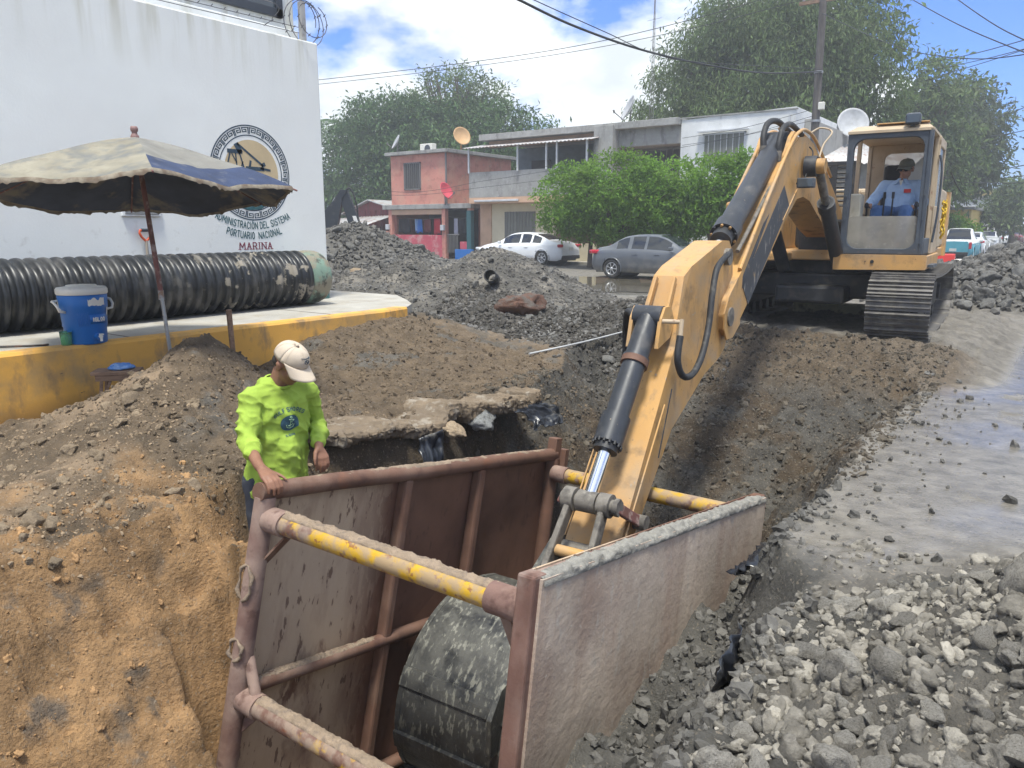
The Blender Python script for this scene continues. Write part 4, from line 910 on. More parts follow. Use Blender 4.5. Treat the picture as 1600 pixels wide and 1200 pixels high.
MB().box((0, 0, .60), (1.9, 1.5, .34)).box((0, 0, .5), (.9, 2.3, .24)).build('undercarriage', BLK, EX, bev=.04)
MB().cyl((0, 0, .76), (0, 0, .96), .62, n=32).build('slew_ring', BLK, EX)
# upper structure
MB().box((0, -.75, 1.02), (2.64, 3.2, .14)).box((.82, .85, 1.0), (1.0, .7, .12)).build('platform', ORG, EX, bev=.02)
MB().box((.0, -1.55, 1.53), (2.62, 1.6, .88)).build('engine_housing', TANP, EX, bev=.05)
b = MB(); b.prism([(-1.36, -2.2), (1.36, -2.2), (1.36, -2.5), (1.0, -2.78), (-1.0, -2.78), (-1.36, -2.5)], .95, 1.95, axis='z'); b.build('counterweight', ORG, EX, bev=.06)
MB().box((.92, .15, 1.42), (.8, 1.3, .68)).build('fuel_tank', ORG, EX, bev=.04)
MB().box((-1.0, -1.0, 1.52), (.66, .9, .86)).build('side_door', TANP, EX, bev=.03)
sb = MB().box((.12, -.50, 2.33), (.62, .06, .06)).box((-.17, -.50, 2.0), (.06, .06, .72)).box((.42, -.50, 2.0), (.06, .06, .72)).box((.10, -.50, 2.0), (.10, .05, .72)).build('screen_frame', BLK, EX, bev=.006)
for k in range(9): MB().box((.12, -.50, 1.72 + .068 * k), (.56, .03, .026), rx=.5).build('screen_bar', BLK, sb)
MB().box((0, .45, 1.25), (.56, .5, .5)).build('boom_foot_bracket', BLK, EX, bev=.03)
MB().box((.1, .2, 1.35), (.5, .9, .5)).build('swing_motor', BLK, EX, bev=.06)
# beam and step under the cab
b = MB(); b.prism([(-1.40, .88), (-.34, .86), (-.34, 1.055), (-1.40, 1.055)], 1.40, 1.49, axis='y'); b.box((-1.385, .6, .965), (.04, 1.7, .17)); bm_ = b.build('cab_beam', ORG, EX, bev=.012)
MB().cyl((-.80, 1.492, .97), (-.80, 1.50, .97), .022, n=14).cyl((-.72, 1.492, .972), (-.72, 1.5, .972), .007).build('hole', BLK, bm_)
MB().bar((-1.42, .7, .92), (-1.42, 1.3, .92), .10, .03).build('step', CABP, EX)
# boom
BOOM = [(.12, 1.42), (.18, 1.30), (.36, 1.22), (.60, 1.24), (1.2, 1.36), (1.9, 1.56), (2.35, 1.70), (2.7, 1.735), (3.0, 1.70), (3.5, 1.45), (4.3, .93), (4.95, .54), (5.15, .44), (5.32, .42), (5.42, .49), (5.45, .62), (5.38, .74), (5.12, .93), (4.5, 1.40), (3.85, 1.92), (3.4, 2.22), (3.05, 2.36), (2.7, 2.395), (2.35, 2.35), (1.6, 2.12), (.8, 1.83), (.35, 1.66), (.17, 1.58)]
px(BOOM, .175, 'boom', ORG, bev=.014)
for sx in (-1, 1):
    w = sx * .175
    MB().prism([(5.0, .50), (5.2, .40), (5.38, .40), (5.47, .50), (5.48, .64), (5.38, .78), (5.0, 1.02)], w + sx * .003, w + sx * .016).build('nose_plate', ORG, EX, bev=.006)
    b = MB(); b.prism([(3.35, 1.62), (3.62, 1.82), (4.95, .86), (4.72, .66)], w + sx * .002, w + sx * .005); b.build('decal', mat('worn_decal', (.05, .055, .065), .65, var=.2, layers=[dict(c=(.33, .31, .28), s=16, lo=.60, hi=.65, st=(1, 1.2, .35), a=.8), dict(c=(.40, .25, .10), s=5, lo=.62, hi=.72, a=.7)]) if 'worn_decal' not in MATS else MATS['worn_decal'], EX)
    b = MB(); b.prism([(4.15, 1.52), (4.35, 1.42), (5.05, .86), (4.98, .80)], w + sx * .002, w + sx * .005); b.build('decal', MATS['worn_decal'], EX)
    b = MB(); b.bar((w + sx * .006, 3.05, 1.80), (w + sx * .006, 3.60, 1.46), .010, .012); b.build('weld_seam', ORG, EX)
    # lift cylinders
    A_, B_ = Vector((sx * .36, 1.12, .86)), Vector((sx * .34, 2.82, 2.06)); d = (B_ - A_).normalized(); M_ = A_ + d * 1.42
    lc = MB().cyl(A_, M_, .088, n=20).cyl(M_ - d * .14, M_, .102, n=20).build('lift_cylinder', CYLB, EX); MB().cyl(M_ - d * .1, B_ - d * .05, .048, n=16).build('rod', GREASE, lc)
    MB().cyl((sx * .20, *B_[1:]), (sx * .33, *B_[1:]), .115, n=20).build('pin_boss', CYLB, EX); MB().cyl((sx * .29, *B_[1:]), (sx * .42, *B_[1:]), .085, n=20).build('rod_eye', ORG, EX, bev=.008)
b = MB(); b.box((-.31, 3.22, 1.86), (.18, .10, .105)); wl_ = b.build('work_light', CABP, EX, bev=.012); MB().bar((-.20, 3.15, 1.86), (-.26, 3.2, 1.86), .03, .02).build('bracket', BLK, wl_); MB().box((-.31, 3.272, 1.86), (.15, .006, .08)).build('lens', GLASS, wl_)
# stick cylinder on the boom
A_, B_ = Vector((0, 3.30, 2.30)), Vector((0, 5.33, 1.13)); d = (B_ - A_).normalized(); M_ = A_ + d * 1.98
sc_ = MB().cyl(A_ + d * .05, M_, .108, n=24).cyl(A_ - Vector((.11, 0, 0)), A_ + Vector((.11, 0, 0)), .10, n=18).cyl(M_ - d * .17, M_, .128, n=24).build('stick_cylinder', CYLB, EX)
MB().cyl(M_ - d * .02, M_ + d * .10, .098, n=24).build('wiper_ring', BLK, sc_); MB().cyl(M_, B_, .055, n=18).build('rod', CHROME, sc_)
for k in range(9):
    a = 2 * math.pi * k / 9; u = d.orthogonal().normalized(); v = d.cross(u); MB().cyl(M_ - d * .01 + (u * math.cos(a) + v * math.sin(a)) * .112, M_ + d * .022 + (u * math.cos(a) + v * math.sin(a)) * .112, .014, n=6).build('gland_bolt', ORG if k % 3 else BLK, sc_)
for sx in (-1, 1): MB().prism([(3.1, 2.33), (3.6, 2.12), (3.42, 2.33), (3.28, 2.40), (3.17, 2.37)], sx * .13, sx * .17).build('lug', ORG, EX, bev=.006)
MB().cyl((-.13, 3.75, 1.93), (-.13, 5.0, 1.17), .020, n=10).build('cylinder_pipe', GREASE, sc_)
# hard lines and hoses over the boom
def smooth_path(pts, n=10):
    P = [Vector(p) for p in pts]; out = []
    for i in range(len(P) - 1):
        p0, p1, p2, p3 = P[max(i - 1, 0)], P[i], P[i + 1], P[min(i + 2, len(P) - 1)]
        for k in range(n):
            t = k / n; out.append(.5 * ((2 * p1) + (p2 - p0) * t + (2 * p0 - 5 * p1 + 4 * p2 - p3) * t * t + (3 * p1 - p0 - 3 * p2 + p3) * t ** 3))
    return out + [P[-1]]
def hose(pts, r, m, name='hose', parent=EX): return MB().tube(smooth_path(pts), r, 10).build(name, m, parent)
for x, dz in ((-.175, .05), (.155, .05)): hose([(x, 1.2, 1.99 + dz), (x, 2.2, 2.33 + dz), (x, 2.75, 2.405 + dz), (x, 3.1, 2.36 + dz), (x, 3.45, 2.20 + dz), (x, 4.2, 1.65 + dz), (x, 5.05, .96 + dz)], .019, ORG, 'hard_line')
for x, dz in ((-.10, .03), (.08, .03)): hose([(x, 1.6, 2.13 + dz), (x, 2.3, 2.36 + dz), (x, 2.8, 2.42 + dz), (x * .8, 3.0, 2.47)], .018, ORG, 'hard_line')
hose([(.06, 3.62, 2.20), (.08, 3.58, 2.34), (.085, 3.42, 2.48), (.06, 3.15, 2.53), (.02, 2.85, 2.47), (.0, 2.62, 2.42)], .033, HOSE)
hose([(-.09, 3.62, 2.14), (-.09, 3.6, 2.26), (-.09, 3.48, 2.41), (-.10, 3.22, 2.48), (-.11, 2.92, 2.45), (-.11, 2.7, 2.42)], .030, HOSE)
for x, y, z in ((.06, 3.62, 2.18), (-.09, 3.62, 2.12)): MB().cyl((x, y, z - .06), (x, y - .004, z + .05), .040, n=12).build('fitting', GREASE, EX)
hose([(-.215, 2.75, 2.28), (-.26, 2.76, 2.20), (-.235, 2.9, 1.98), (-.24, 3.02, 1.86)], .008, HOSE, 'cable')
hose([(-.18, 2.6, 2.44), (-.28, 2.55, 2.50), (-.42, 2.62, 2.44), (-.36, 2.72, 2.30), (-.34, 2.8, 2.16)], .010, TANP, 'grease_line')
# stick (tapers to the tail)
STK = [(5.10, .50), (5.22, .30), (5.40, .22), (5.75, .14), (6.6, -.16), (7.40, -.80), (7.54, -.93), (7.62, -.95), (7.70, -.90), (7.68, -.84), (6.60, .49), (6.54, .68), (6.36, 1.01), (6.2, 1.08), (5.45, 1.27), (5.25, 1.27), (5.14, 1.18), (5.06, .85)]
b = MB(); hw = [.125 if y < 6.45 else .125 + .08 * min(1, (y - 6.45) / .3) for y, z in STK]; n = len(STK)
vs = [(-h, y, z) for (y, z), h in zip(STK, hw)] + [(h, y, z) for (y, z), h in zip(STK, hw)]
b.add(vs, [(i, (i + 1) % n, n + (i + 1) % n, n + i) for i in range(n)]); b.add(vs, [tuple(range(n - 1, -1, -1)), tuple(range(n, 2 * n))])
me = b.mesh('stick'); bm = bmesh.new(); bm.from_mesh(me); bmesh.ops.remove_doubles(bm, verts=bm.verts, dist=.0005); bmesh.ops.triangulate(bm, faces=[f for f in bm.faces if len(f.verts) > 4]); bm.to_mesh(me); bm.free(); fix_normals(me)
stick = link(me, 'stick', ORG, EX)
for sx in (-1, 1):
    MB().bar((sx * .075, 6.42, 1.0), (sx * .085, 6.64, .64), .022, .05, up=(0, .8, .6)).build('stiffener', ORG, EX, bev=.004)
    MB().prism([(6.52, .66), (6.62, .56), (6.86, .50), (6.80, .72), (6.73, .80), (6.62, .80)], sx * .10, sx * .128).build('lug', ORG, EX, bev=.006)
    MB().bar((sx * .217, 6.9, .10), (sx * .222, 7.6, -.77), .010, .014).build('weld_seam', ORG, EX)
    b = MB(); b.bar((sx * .2215, 6.78, .20), (sx * .2215, 7.0, -.28), .008, .006); b.build('weld_seam', BLK, EX)
MB().cyl((-.205, 5.32, .60), (.205, 5.32, .60), .085, n=20).build('stick_pin', GREASE, EX); MB().cyl((-.17, 5.33, 1.13), (.17, 5.33, 1.13), .075, n=20).build('tail_pin', GREASE, EX)
# bucket cylinder
A_, B_ = Vector((0, 6.72, .72)), Vector((0, 7.69, -.45)); d = (B_ - A_).normalized(); M_ = A_ + d * 1.08
bc = MB().cyl(A_ + d * .02, M_, .087, n=24).cyl(A_ - Vector((.11, 0, 0)), A_ + Vector((.11, 0, 0)), .088, n=18).cyl(M_ - d * .22, M_, .106, n=24).cyl(M_ - d * .72, M_ - d * .68, .100, n=24).build('bucket_cylinder', CYLB, EX)
MB().cyl(M_ - d * .01, M_ + d * .055, .088, n=24).build('wiper_ring', BLK, bc); MB().cyl(M_, B_, .047, n=20).build('rod', CHROME, bc)
MB().cyl(M_ - d * .70, M_ - d * .65, .102, n=24).build('clamp', RUST, bc)
for k in range(16):
    a = 2 * math.pi * k / 16; u = d.orthogonal().normalized(); v = d.cross(u); MB().cyl(M_ - d * .01 + (u * math.cos(a) + v * math.sin(a)) * .100, M_ + d * .018 + (u * math.cos(a) + v * math.sin(a)) * .100, .011, n=6).build('gland_bolt', BLK, bc)
MB().cyl((-.11, 6.78, .70), (-.26, 6.74, .70), .018, n=10).cyl((-.26, 6.74, .72), (-.265, 6.77, .58), .018, n=10).build('port_fitting', TANP, bc)
hose([(-.265, 6.77, .60), (-.27, 6.82, .44), (-.28, 6.76, .32), (-.28, 6.62, .27), (-.28, 6.46, .29), (-.28, 6.30, .40), (-.26, 6.12, .60), (-.24, 6.00, .86), (-.22, 5.84, 1.06), (-.20, 5.5, 1.16)], .026, HOSE)
hose([(.10, 6.74, .70), (.22, 6.62, .74), (.29, 6.50, .60), (.30, 6.47, .42), (.28, 6.52, .26), (.22, 6.66, .18), (.17, 6.8, .22)], .028, HOSE)
# linkage
MB().cyl((-.20, *B_[1:]), (.20, *B_[1:]), .048, n=18).build('link_pin', GREASE, EX)
for x0, x1, r in ((-.075, .07, .075), (-.175, -.09, .082), (.09, .175, .082)): MB().cyl((x0, *B_[1:]), (x1, *B_[1:]), r, n=20).build('link_eye', GREASE, EX, bev=.008)
MB().cyl((-.20, *B_[1:]), (-.235, *B_[1:]), .062, n=6).build('pin_bolt', GREASE, EX)
QY, QZ = 8.12, -1.0
for sx in (-1, 1):
    MB().bar((sx * .125, *B_[1:]), (sx * .16, QY, QZ), .045, .10, up=(0, 1, .3)).build('bucket_link', GREASE, EX, bev=.012)
    MB().bar((sx * .215, *B_[1:]), (sx * .24, 7.35, -.66), .030, .085, up=(0, 1, .3)).build('side_link', RUSTP, EX, bev=.01)
MB().cyl((-.16, (B_.y + QY) / 2, (B_.z + QZ) / 2 - .02), (.16, (B_.y + QY) / 2, (B_.z + QZ) / 2 - .02), .038, n=14).build('link_spacer', ORG, EX)
for y, z, r in ((7.66, -.85, .07), (QY, QZ, .065), (7.35, -.66, .055)): MB().cyl((-.29, y, z), (.29, y, z), r, n=18).build('pin', GREASE, EX)
# bucket
BK = [(y_ + .10, z_ + .07) for y_, z_ in [(7.80, -1.12), (8.02, -1.06), (8.22, -1.05), (8.42, -1.08), (8.62, -1.18), (8.78, -1.34), (8.875, -1.54), (8.895, -1.76), (8.84, -1.96), (8.70, -2.10), (8.50, -2.17), (8.20, -2.18), (7.92, -2.16)]]
BKs = [tuple(p)[1:] for p in smooth_path([(0, y, z) for y, z in BK], 4)]
cen = (8.4, -1.53)
def inset(p, t): v = Vector((cen[0] - p[0], cen[1] - p[1])).normalized(); return (p[0] + v.x * t, p[1] + v.y * t)
b = MB(); HWB = .63
P = [[(-HWB, y, z), (HWB, y, z)] for y, z in BKs]; b.grid(P); Pi = [[(-HWB, *inset(p, .03)), (HWB, *inset(p, .03))] for p in BKs]; b.grid(Pi)
for row in (0, -1): b.add([P[row][0], P[row][1], Pi[row][1], Pi[row][0]], [(0, 1, 2, 3)])
b.build('bucket', BKT, EX)
for sx in (-1, 1):
    b = MB(); b.prism([inset(p, -.004) for p in BKs], sx * (HWB - .028), sx * (HWB + .006)); b.build('bucket_side', BKT, EX, bev=.006)
    b = MB(); b.prism([(7.56, -.78), (7.74, -.74), (8.05, -.90), (8.20, -.92), (8.26, -1.0), (8.46, -1.10), (7.75, -1.16), (7.58, -.95)], sx * .215, sx * .255); b.build('bucket_ear', BKT, EX, bev=.008)
def strip(i0, i1, t, name, mt, x0=-HWB - .004, x1=HWB + .004):
    b = MB(); o = [inset(p, -t) for p in BKs[i0:i1 + 1]]; i = [inset(p, .004) for p in BKs[i0:i1 + 1]]; b.prism(o + i[::-1], x0, x1); return b.build(name, mt, EX, bev=.003)
strip(20, 22, .018, 'wear_strip', BKT); strip(27, 29, .022, 'wear_strip', BKT); strip(33, 35, .022, 'wear_strip', BKT); strip(39, 41, .022, 'wear_strip', BKT)
b = MB(); b.prism([(8.70, -1.09), (8.94, -1.15), (9.05, -1.28), (9.06, -1.50), (8.98, -1.52), (8.88, -1.34)], -.115, -.085); b.build('lifting_eye', BKT, EX, bev=.006)
for k in range(5): x = -.45 + .225 * k; MB().prism([(8.10, -2.06), (8.10, -2.15), (8.0, -2.16), (7.76, -2.11), (8.0, -2.05)], x - .045, x + .045).build('bucket_tooth', BKT, EX, bev=.006)
# ---------------- cab
CX0, CX1, CYF, CYB, CZ0, CZ1 = -1.335, -.385, 1.40, -.35, 1.06, 2.56
def rrect(x0, x1, z0, z1, r, n=6):
    out = []
    for cx_, cz_, a0 in ((x1 - r, z1 - r, 0), (x0 + r, z1 - r, 90), (x0 + r, z0 + r, 180), (x1 - r, z0 + r, 270)):
        for k in range(n + 1): a = R(a0 + 90 * k / n); out.append((cx_ + r * math.cos(a), cz_ + r * math.sin(a)))
    return out
def frame(o, i, y0, y1, g):
    b = MB(); n = len(o); f = lambda q, t: g(q[0], q[1], t)
    vs = [f(q, y1) for q in o] + [f(q, y1) for q in i] + [f(q, y0) for q in i] + [f(q, y0) for q in o]
    fs = []
    for r_ in range(4):
        for k in range(n): fs.append((r_ * n + k, r_ * n + (k + 1) % n, ((r_ + 1) % 4) * n + (k + 1) % n, ((r_ + 1) % 4) * n + k))
    b.add(vs, fs); return b
gf = lambda a, c, t: (a + .02 * 0, t - .03 * max(0, (c - 1.9)) , c)
frame(rrect(CX0, CX1, CZ0, CZ1, .03), rrect(CX0 + .085, CX1 - .075, CZ0 + .07, CZ1 - .09, .13), CYF - .09, CYF, gf).build('front_frame', CABP, EX, bev=.008)
for k in range(5):
    for x in (CX0 + .03, CX1 - .03): MB().cyl((x, CYF + .0, 1.2 + .29 * k), (x, CYF + .018 - .03 * max(0, 1.2 + .29 * k - 1.9), 1.2 + .29 * k), .013, n=8).build('bolt', CABP, EX)
DIRTY = mat('dirty_glass', (.30, .285, .25), .35, alpha=.62, var=.25, vscale=3, layers=[dict(c=(.17, .17, .165), s=4, lo=.5, hi=.7, a=.8), dict(c=(.42, .40, .36), s=14, lo=.58, hi=.68, a=.6)])
MB().prism([(x, z) for x, z in rrect(CX0 + .075, CX1 - .065, CZ0 + .06, CZ0 + .47, .06)], CYF - .055, CYF - .045, axis='y').build('lower_windscreen', DIRTY, EX)
MB().box(((CX0 + CX1) / 2, (CYF + CYB) / 2, CZ0 - .02), (.94, 1.75, .06)).build('cab_floor', BLK, EX)
# roof: shallow tan shell, forward lip
b = MB(); P = []
for i in range(13):
    u = i / 12; x = CX0 + (CX1 - CX0) * u; row = []
    for j in range(13):
        v = j / 12; y = CYB + (CYF - CYB) * v; e = min(u, 1 - u, v * 1.1, (1 - v) * 1.1); row.append((x, y, CZ1 + .004 + .075 * (1 - (1 - min(1, e / .14)) ** 2) ** .5))
    P.append(row)
b.grid(P); b.box(((CX0 + CX1) / 2, (CYF + CYB) / 2, CZ1 - .012), (.96, 1.76, .03)); b.build('cab_roof', TANP, EX)
MB().box((-.98, CYF - .16, CZ1 + .088), (.58, .14, .014)).build('roof_stripe', ORG, EX, bev=.004)
wl2 = MB().box((-1.10, CYF - .02, CZ1 + .115), (.17, .12, .13)).build('roof_light', CABP, EX, bev=.03, seg=3); MB().box((-1.10, CYF + .042, CZ1 + .115), (.135, .006, .095)).build('lens', GLASS, wl2); MB().box((-1.10, CYF - .03, CZ1 + .05), (.05, .05, .05)).build('bracket', BLK, wl2)
# rear wall with window
frame(rrect(CX0, CX1, CZ0, CZ1, .03), rrect(CX0 + .10, CX1 - .22, CZ0 + .62, CZ1 - .14, .09), CYB, CYB + .05, lambda a, c, t: (a, t, c)).build('rear_frame', TANP, EX)
MB().prism([(x, z) for x, z in rrect(CX0 + .09, CX1 - .21, CZ0 + .61, CZ1 - .13, .09)], CYB + .02, CYB + .028, axis='y').build('rear_window', mat('hazy_glass', (.62, .63, .62), .4, alpha=.55, var=.12), EX)
# right-hand (boom side) wall: posts and low panel
for y in (CYB + .03, .62): MB().box((CX1 - .025, y, (CZ0 + CZ1) / 2), (.05, .09 if y < 0 else .07, CZ1 - CZ0)).build('side_post', TANP, EX, bev=.008)
MB().box((CX1 - .02, .52, CZ0 + .26), (.03, 1.7, .52)).build('side_panel', TANP, EX, bev=.006)
MB().box((CX1 - .10, .98, CZ0 + .43), (.14, .26, .66)).build('side_console', mat('cream_plastic', (.50, .47, .38), .6, layers=[dict(c=(.3, .26, .2), s=6, lo=.55, hi=.7)]), EX, bev=.02)
for k in range(3): MB().box((CX1 - .30, CYB + .065, 1.72 + .17 * k), (.07, .02, .10)).build('vent_panel', BLK, EX)
# door side
for y, wdt in ((CYF - .03, .07), (.55, .07), (CYB + .05, .10)): MB().box((CX0 + .02, y, (CZ0 + CZ1) / 2), (.05, wdt, CZ1 - CZ0)).build('side_post', CABP if y > 1 else TANP, EX, bev=.01)
dr = MB().box((CX0 - .01, .12, CZ0 + .30), (.04, .92, .62)).box((CX0 - .005, .12, CZ1 - .08), (.045, .92, .12)).box((CX0 - .005, -.31, 1.9), (.045, .07, 1.2)).box((CX0 - .005, .55, 1.9), (.045, .06, 1.2)).box((CX0 - .004, .12, 1.62), (.03, .9, .035)).build('door', TANP, EX, bev=.012)
MB().box((CX0 - .006, .12, 2.02), (.008, .80, .82)).build('door_glass', mat('side_glass', (.08, .10, .11), .1, alpha=.5), dr); MB().bar((CX0 - .05, .40, 1.40), (CX0 - .05, .52, 1.40), .02, .02).build('handle', BLK, dr)
MB().box((CX0 + .005, .98, CZ0 + .10), (.03, .72, .20)).build('door_sill', CABP, EX, bev=.01)
hose([(CX0 - .04, .60, 1.2), (CX0 - .07, .60, 1.6), (CX0 - .07, .60, 2.1), (CX0 - .03, .60, 2.3)], .014, CABP, 'grab_rail')
# yellow rope tied on the door
RP_ = MB()
for k in range(9):
    r_ = random.Random(k); pts = [(CX0 - .09 + r_.uniform(-.03, .03), -.2 + r_.uniform(-.05, .05), 1.75 - .055 * j + r_.uniform(-.02, .02)) for j in range(8 + k % 3)]; RP_.tube(smooth_path(pts, 4), .010, 5)
o = RP_.build('yellow_rope', mat('yellow_rope', (.62, .42, .05), .9, var=.3, vscale=30), None, label='frayed yellow rope bundle hanging from the excavator cab door', cat='rope'); o.location = EX.location; o.rotation_euler = EX.rotation_euler
# seat and levers
SEAT = mat('seat_cloth', (.20, .115, .06), .9, var=.2); DKS = mat('dark_seat', (.025, .026, .03), .8)
MB().box((-.86, .28, 1.42), (.46, .46, .12)).box((-.86, .28, 1.22), (.36, .36, .3)).build('seat', SEAT, EX, bev=.04, seg=3)
MB().box((-.86, .03, 1.72), (.44, .12, .54), rx=.12).build('seat_back', DKS, EX, bev=.05, seg=3); MB().box((-.78, -.04, 2.12), (.26, .10, .24)).build('headrest', DKS, EX, bev=.045, seg=3)
for sx in (-1, 1):
    MB().box((-.86 + sx * .30, .42, 1.46), (.11, .42, .16)).build('arm_console', DKS, EX, bev=.03)
    MB().cyl((-.86 + sx * .30, .62, 1.53), (-.86 + sx * .30, .66, 1.66), .014, n=8).ball((-.86 + sx * .30, .665, 1.68), (.028, .028, .042)).build('joystick', DKS, EX)
for x in (-.80, -.90): MB().cyl((x, .95, 1.10), (x, .90, 1.78), .010, n=8).cyl((x, .90, 1.76), (x, .895, 1.84), .017, n=8).build('travel_lever', DKS, EX)
# ---------------------------------------------------------------- houses across the side street
PINK = mat('pink_plaster', (.52, .225, .175), .88, var=.10, vscale=1.2, layers=[dict(c=(.55, .30, .22), s=1.3, lo=.48, hi=.64, a=.7), dict(c=(.30, .11, .09), s=2.2, lo=.52, hi=.7, a=.7), dict(c=(.26, .22, .20), s=5, lo=.60, hi=.68, a=.7)])
PINKW = mat('worn_pink_wall', (.45, .075, .105), .85, var=.12, layers=[dict(c=(.50, .30, .28), s=2.0, lo=.50, hi=.62, a=.8), dict(c=(.40, .36, .34), s=6, lo=.60, hi=.68, a=.8)])
GREYC = mat('grey_concrete', (.30, .295, .28), .9, var=.15, vscale=1.5, layers=[dict(c=(.15, .145, .135), s=2.4, lo=.5, hi=.66, st=(1, 1, .4), a=.75), dict(c=(.40, .40, .39), s=8, lo=.55, hi=.68, a=.6)])
CREAM = mat('cream_plaster', (.56, .50, .36), .85, var=.06, layers=[dict(c=(.42, .36, .25), s=1.6, lo=.55, hi=.72, a=.5)])
PEACH = mat('peach_plaster', (.52, .34, .23), .85, var=.08, layers=[dict(c=(.36, .24, .17), s=1.8, lo=.52, hi=.70, a=.6)])
BWHITE = mat('bluish_white_plaster', (.66, .67, .67), .85, var=.06, layers=[dict(c=(.42, .44, .45), s=1.3, lo=.5, hi=.72, st=(1, 1, .4), a=.5), dict(c=(.3, .28, .26), s=4, lo=.62, hi=.72, a=.5, zr=(5.6, 6.3))])
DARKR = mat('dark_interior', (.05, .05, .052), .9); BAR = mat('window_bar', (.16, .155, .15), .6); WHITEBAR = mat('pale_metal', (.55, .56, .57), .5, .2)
BLIND = mat('grey_blind', (.20, .205, .185), .8, var=.1, layers=[dict(c=(.13, .135, .12), s=3, lo=.48, hi=.54, st=(6, 1, .1), a=.7)])
TIN = mat('weathered_tin', (.42, .42, .42), .55, .2, var=.1, layers=[dict(c=(.24, .13, .09), s=1.8, lo=.50, hi=.64, a=.8, m=0), dict(c=(.5, .5, .5), s=3, lo=.55, hi=.7, a=.5)])
def bx(x0, x1, y0, y1, z0, z1, b=None):
    b = b or MB(); return b.box(((x0 + x1) / 2, (y0 + y1) / 2, (z0 + z1) / 2), (x1 - x0, y1 - y0, z1 - z0))
def house(name, loc, label): return empty(name, loc, label=label, cat='house')
def hb(parent, name, m, *boxes, bev=.015):
    b = MB(); lx, ly, lz = parent.location
    for q in boxes: bx(q[0] - lx, q[1] - lx, q[2] - ly, q[3] - ly, q[4] - lz, q[5] - lz, b)
    return b.build(name, m, parent, bev=bev)
def window(parent, x0, x1, y, z0, z1, pane, fr, bars=5, barm=BAR, face=-1, frame_w=.07, proud=.05):
    """window in a wall whose face looks along -y at y"""
    b = MB(); lx, ly, lz = parent.location
    for q in ((x0, x1, z0, z0 + frame_w), (x0, x1, z1 - frame_w, z1), (x0, x0 + frame_w, z0, z1), (x1 - frame_w, x1, z0, z1)): bx(q[0] - lx, q[1] - lx, y - proud - ly, y - .005 - ly, q[2] - lz, q[3] - lz, b)
    w = b.build('window', fr, parent); bx(x0 + .03 - lx, x1 - .03 - lx, y - .03 - ly, y - .01 - ly, z0 + .03 - lz, z1 - .03 - lz).build('pane', pane, w)
    for k in range(1, bars + 1):
        xx = x0 + (x1 - x0) * k / (bars + 1); MB().box((xx - lx, y - proud - .012 - ly, (z0 + z1) / 2 - lz), (.022, .022, z1 - z0)).build('bar', barm, w)
    return w
# pink house
PH = house('pink_house', (-30.5, 34, 0), 'weathered pink two storey house with laundry hanging in its open porch')
hb(PH, 'upper_wall', PINK, (-32.62, -28.4, 33.0, 39, 2.98, 5.72)); hb(PH, 'roof_slab', GREYC, (-32.85, -28.15, 32.75, 39.3, 5.72, 5.90)); hb(PH, 'floor_slab', GREYC, (-33.0, -26.4, 32.6, 39.2, 2.72, 2.98))
hb(PH, 'beam', PEACH, (-32.6, -28.4, 32.72, 32.95, 2.42, 2.72)); hb(PH, 'porch_wall', DARKR, (-32.6, -26.4, 36.0, 36.2, 0, 2.72)); hb(PH, 'porch_side', PINK, (-32.7, -32.45, 33.2, 36.2, 0, 2.72)); hb(PH, 'porch_side', PINK, (-27.4, -26.9, 34.5, 36.0, 0, 2.72))
for x in (-32.5, -28.42, -26.6): hb(PH, 'column', PINK, (x - .13, x + .13, 32.7, 32.98, 0, 2.72))
hb(PH, 'low_wall', PINKW, (-32.6, -28.5, 32.74, 32.90, 0, 1.30)); hb(PH, 'low_wall', PINK, (-34.2, -32.65, 32.8, 32.95, 0, 1.5)); hb(PH, 'low_wall', PINKW, (-27.3, -26.5, 32.75, 32.9, 0, .95)); hb(PH, 'blue_kerb', BLUE, (-27.5, -26.3, 32.55, 32.72, .0, .55))
window(PH, -31.57, -30.28, 33.0, 3.80, 5.30, DARKR, BAR, 7)
for k in range(8): MB().box((-28.2 + .10 * k + 30.5, 32.8 - 34, .85), (.03, .03, 1.0)).build('gate_bar', BAR, PH)
hb(PH, 'gate_rail', BAR, (-28.25, -27.4, 32.78, 32.82, 1.30, 1.36)); hb(PH, 'gate_post', TEAL, (-26.75, -26.45, 32.65, 32.95, 0, 2.6))
hb(PH, 'meter_box', WHITEBAR, (-28.55, -28.3, 32.55, 32.7, 1.55, 1.85), (-32.75, -32.5, 32.55, 32.7, 1.6, 1.9))
hb(PH, 'drain_pipe', BAR, (-28.42, -28.34, 32.9, 32.98, 2.98, 5.7), bev=0)
ln = MB().tube([(-32.4, 33.2, 2.28), (-30.4, 33.2, 2.16), (-28.5, 33.2, 2.28)], .012, 5).tube([(-28.4, 33.15, 2.3), (-27.4, 33.15, 2.2), (-26.6, 33.15, 2.3)], .012, 5).build('clothes_line', BAR, label='clothes line strung across the pink house porch', cat='clothes line')
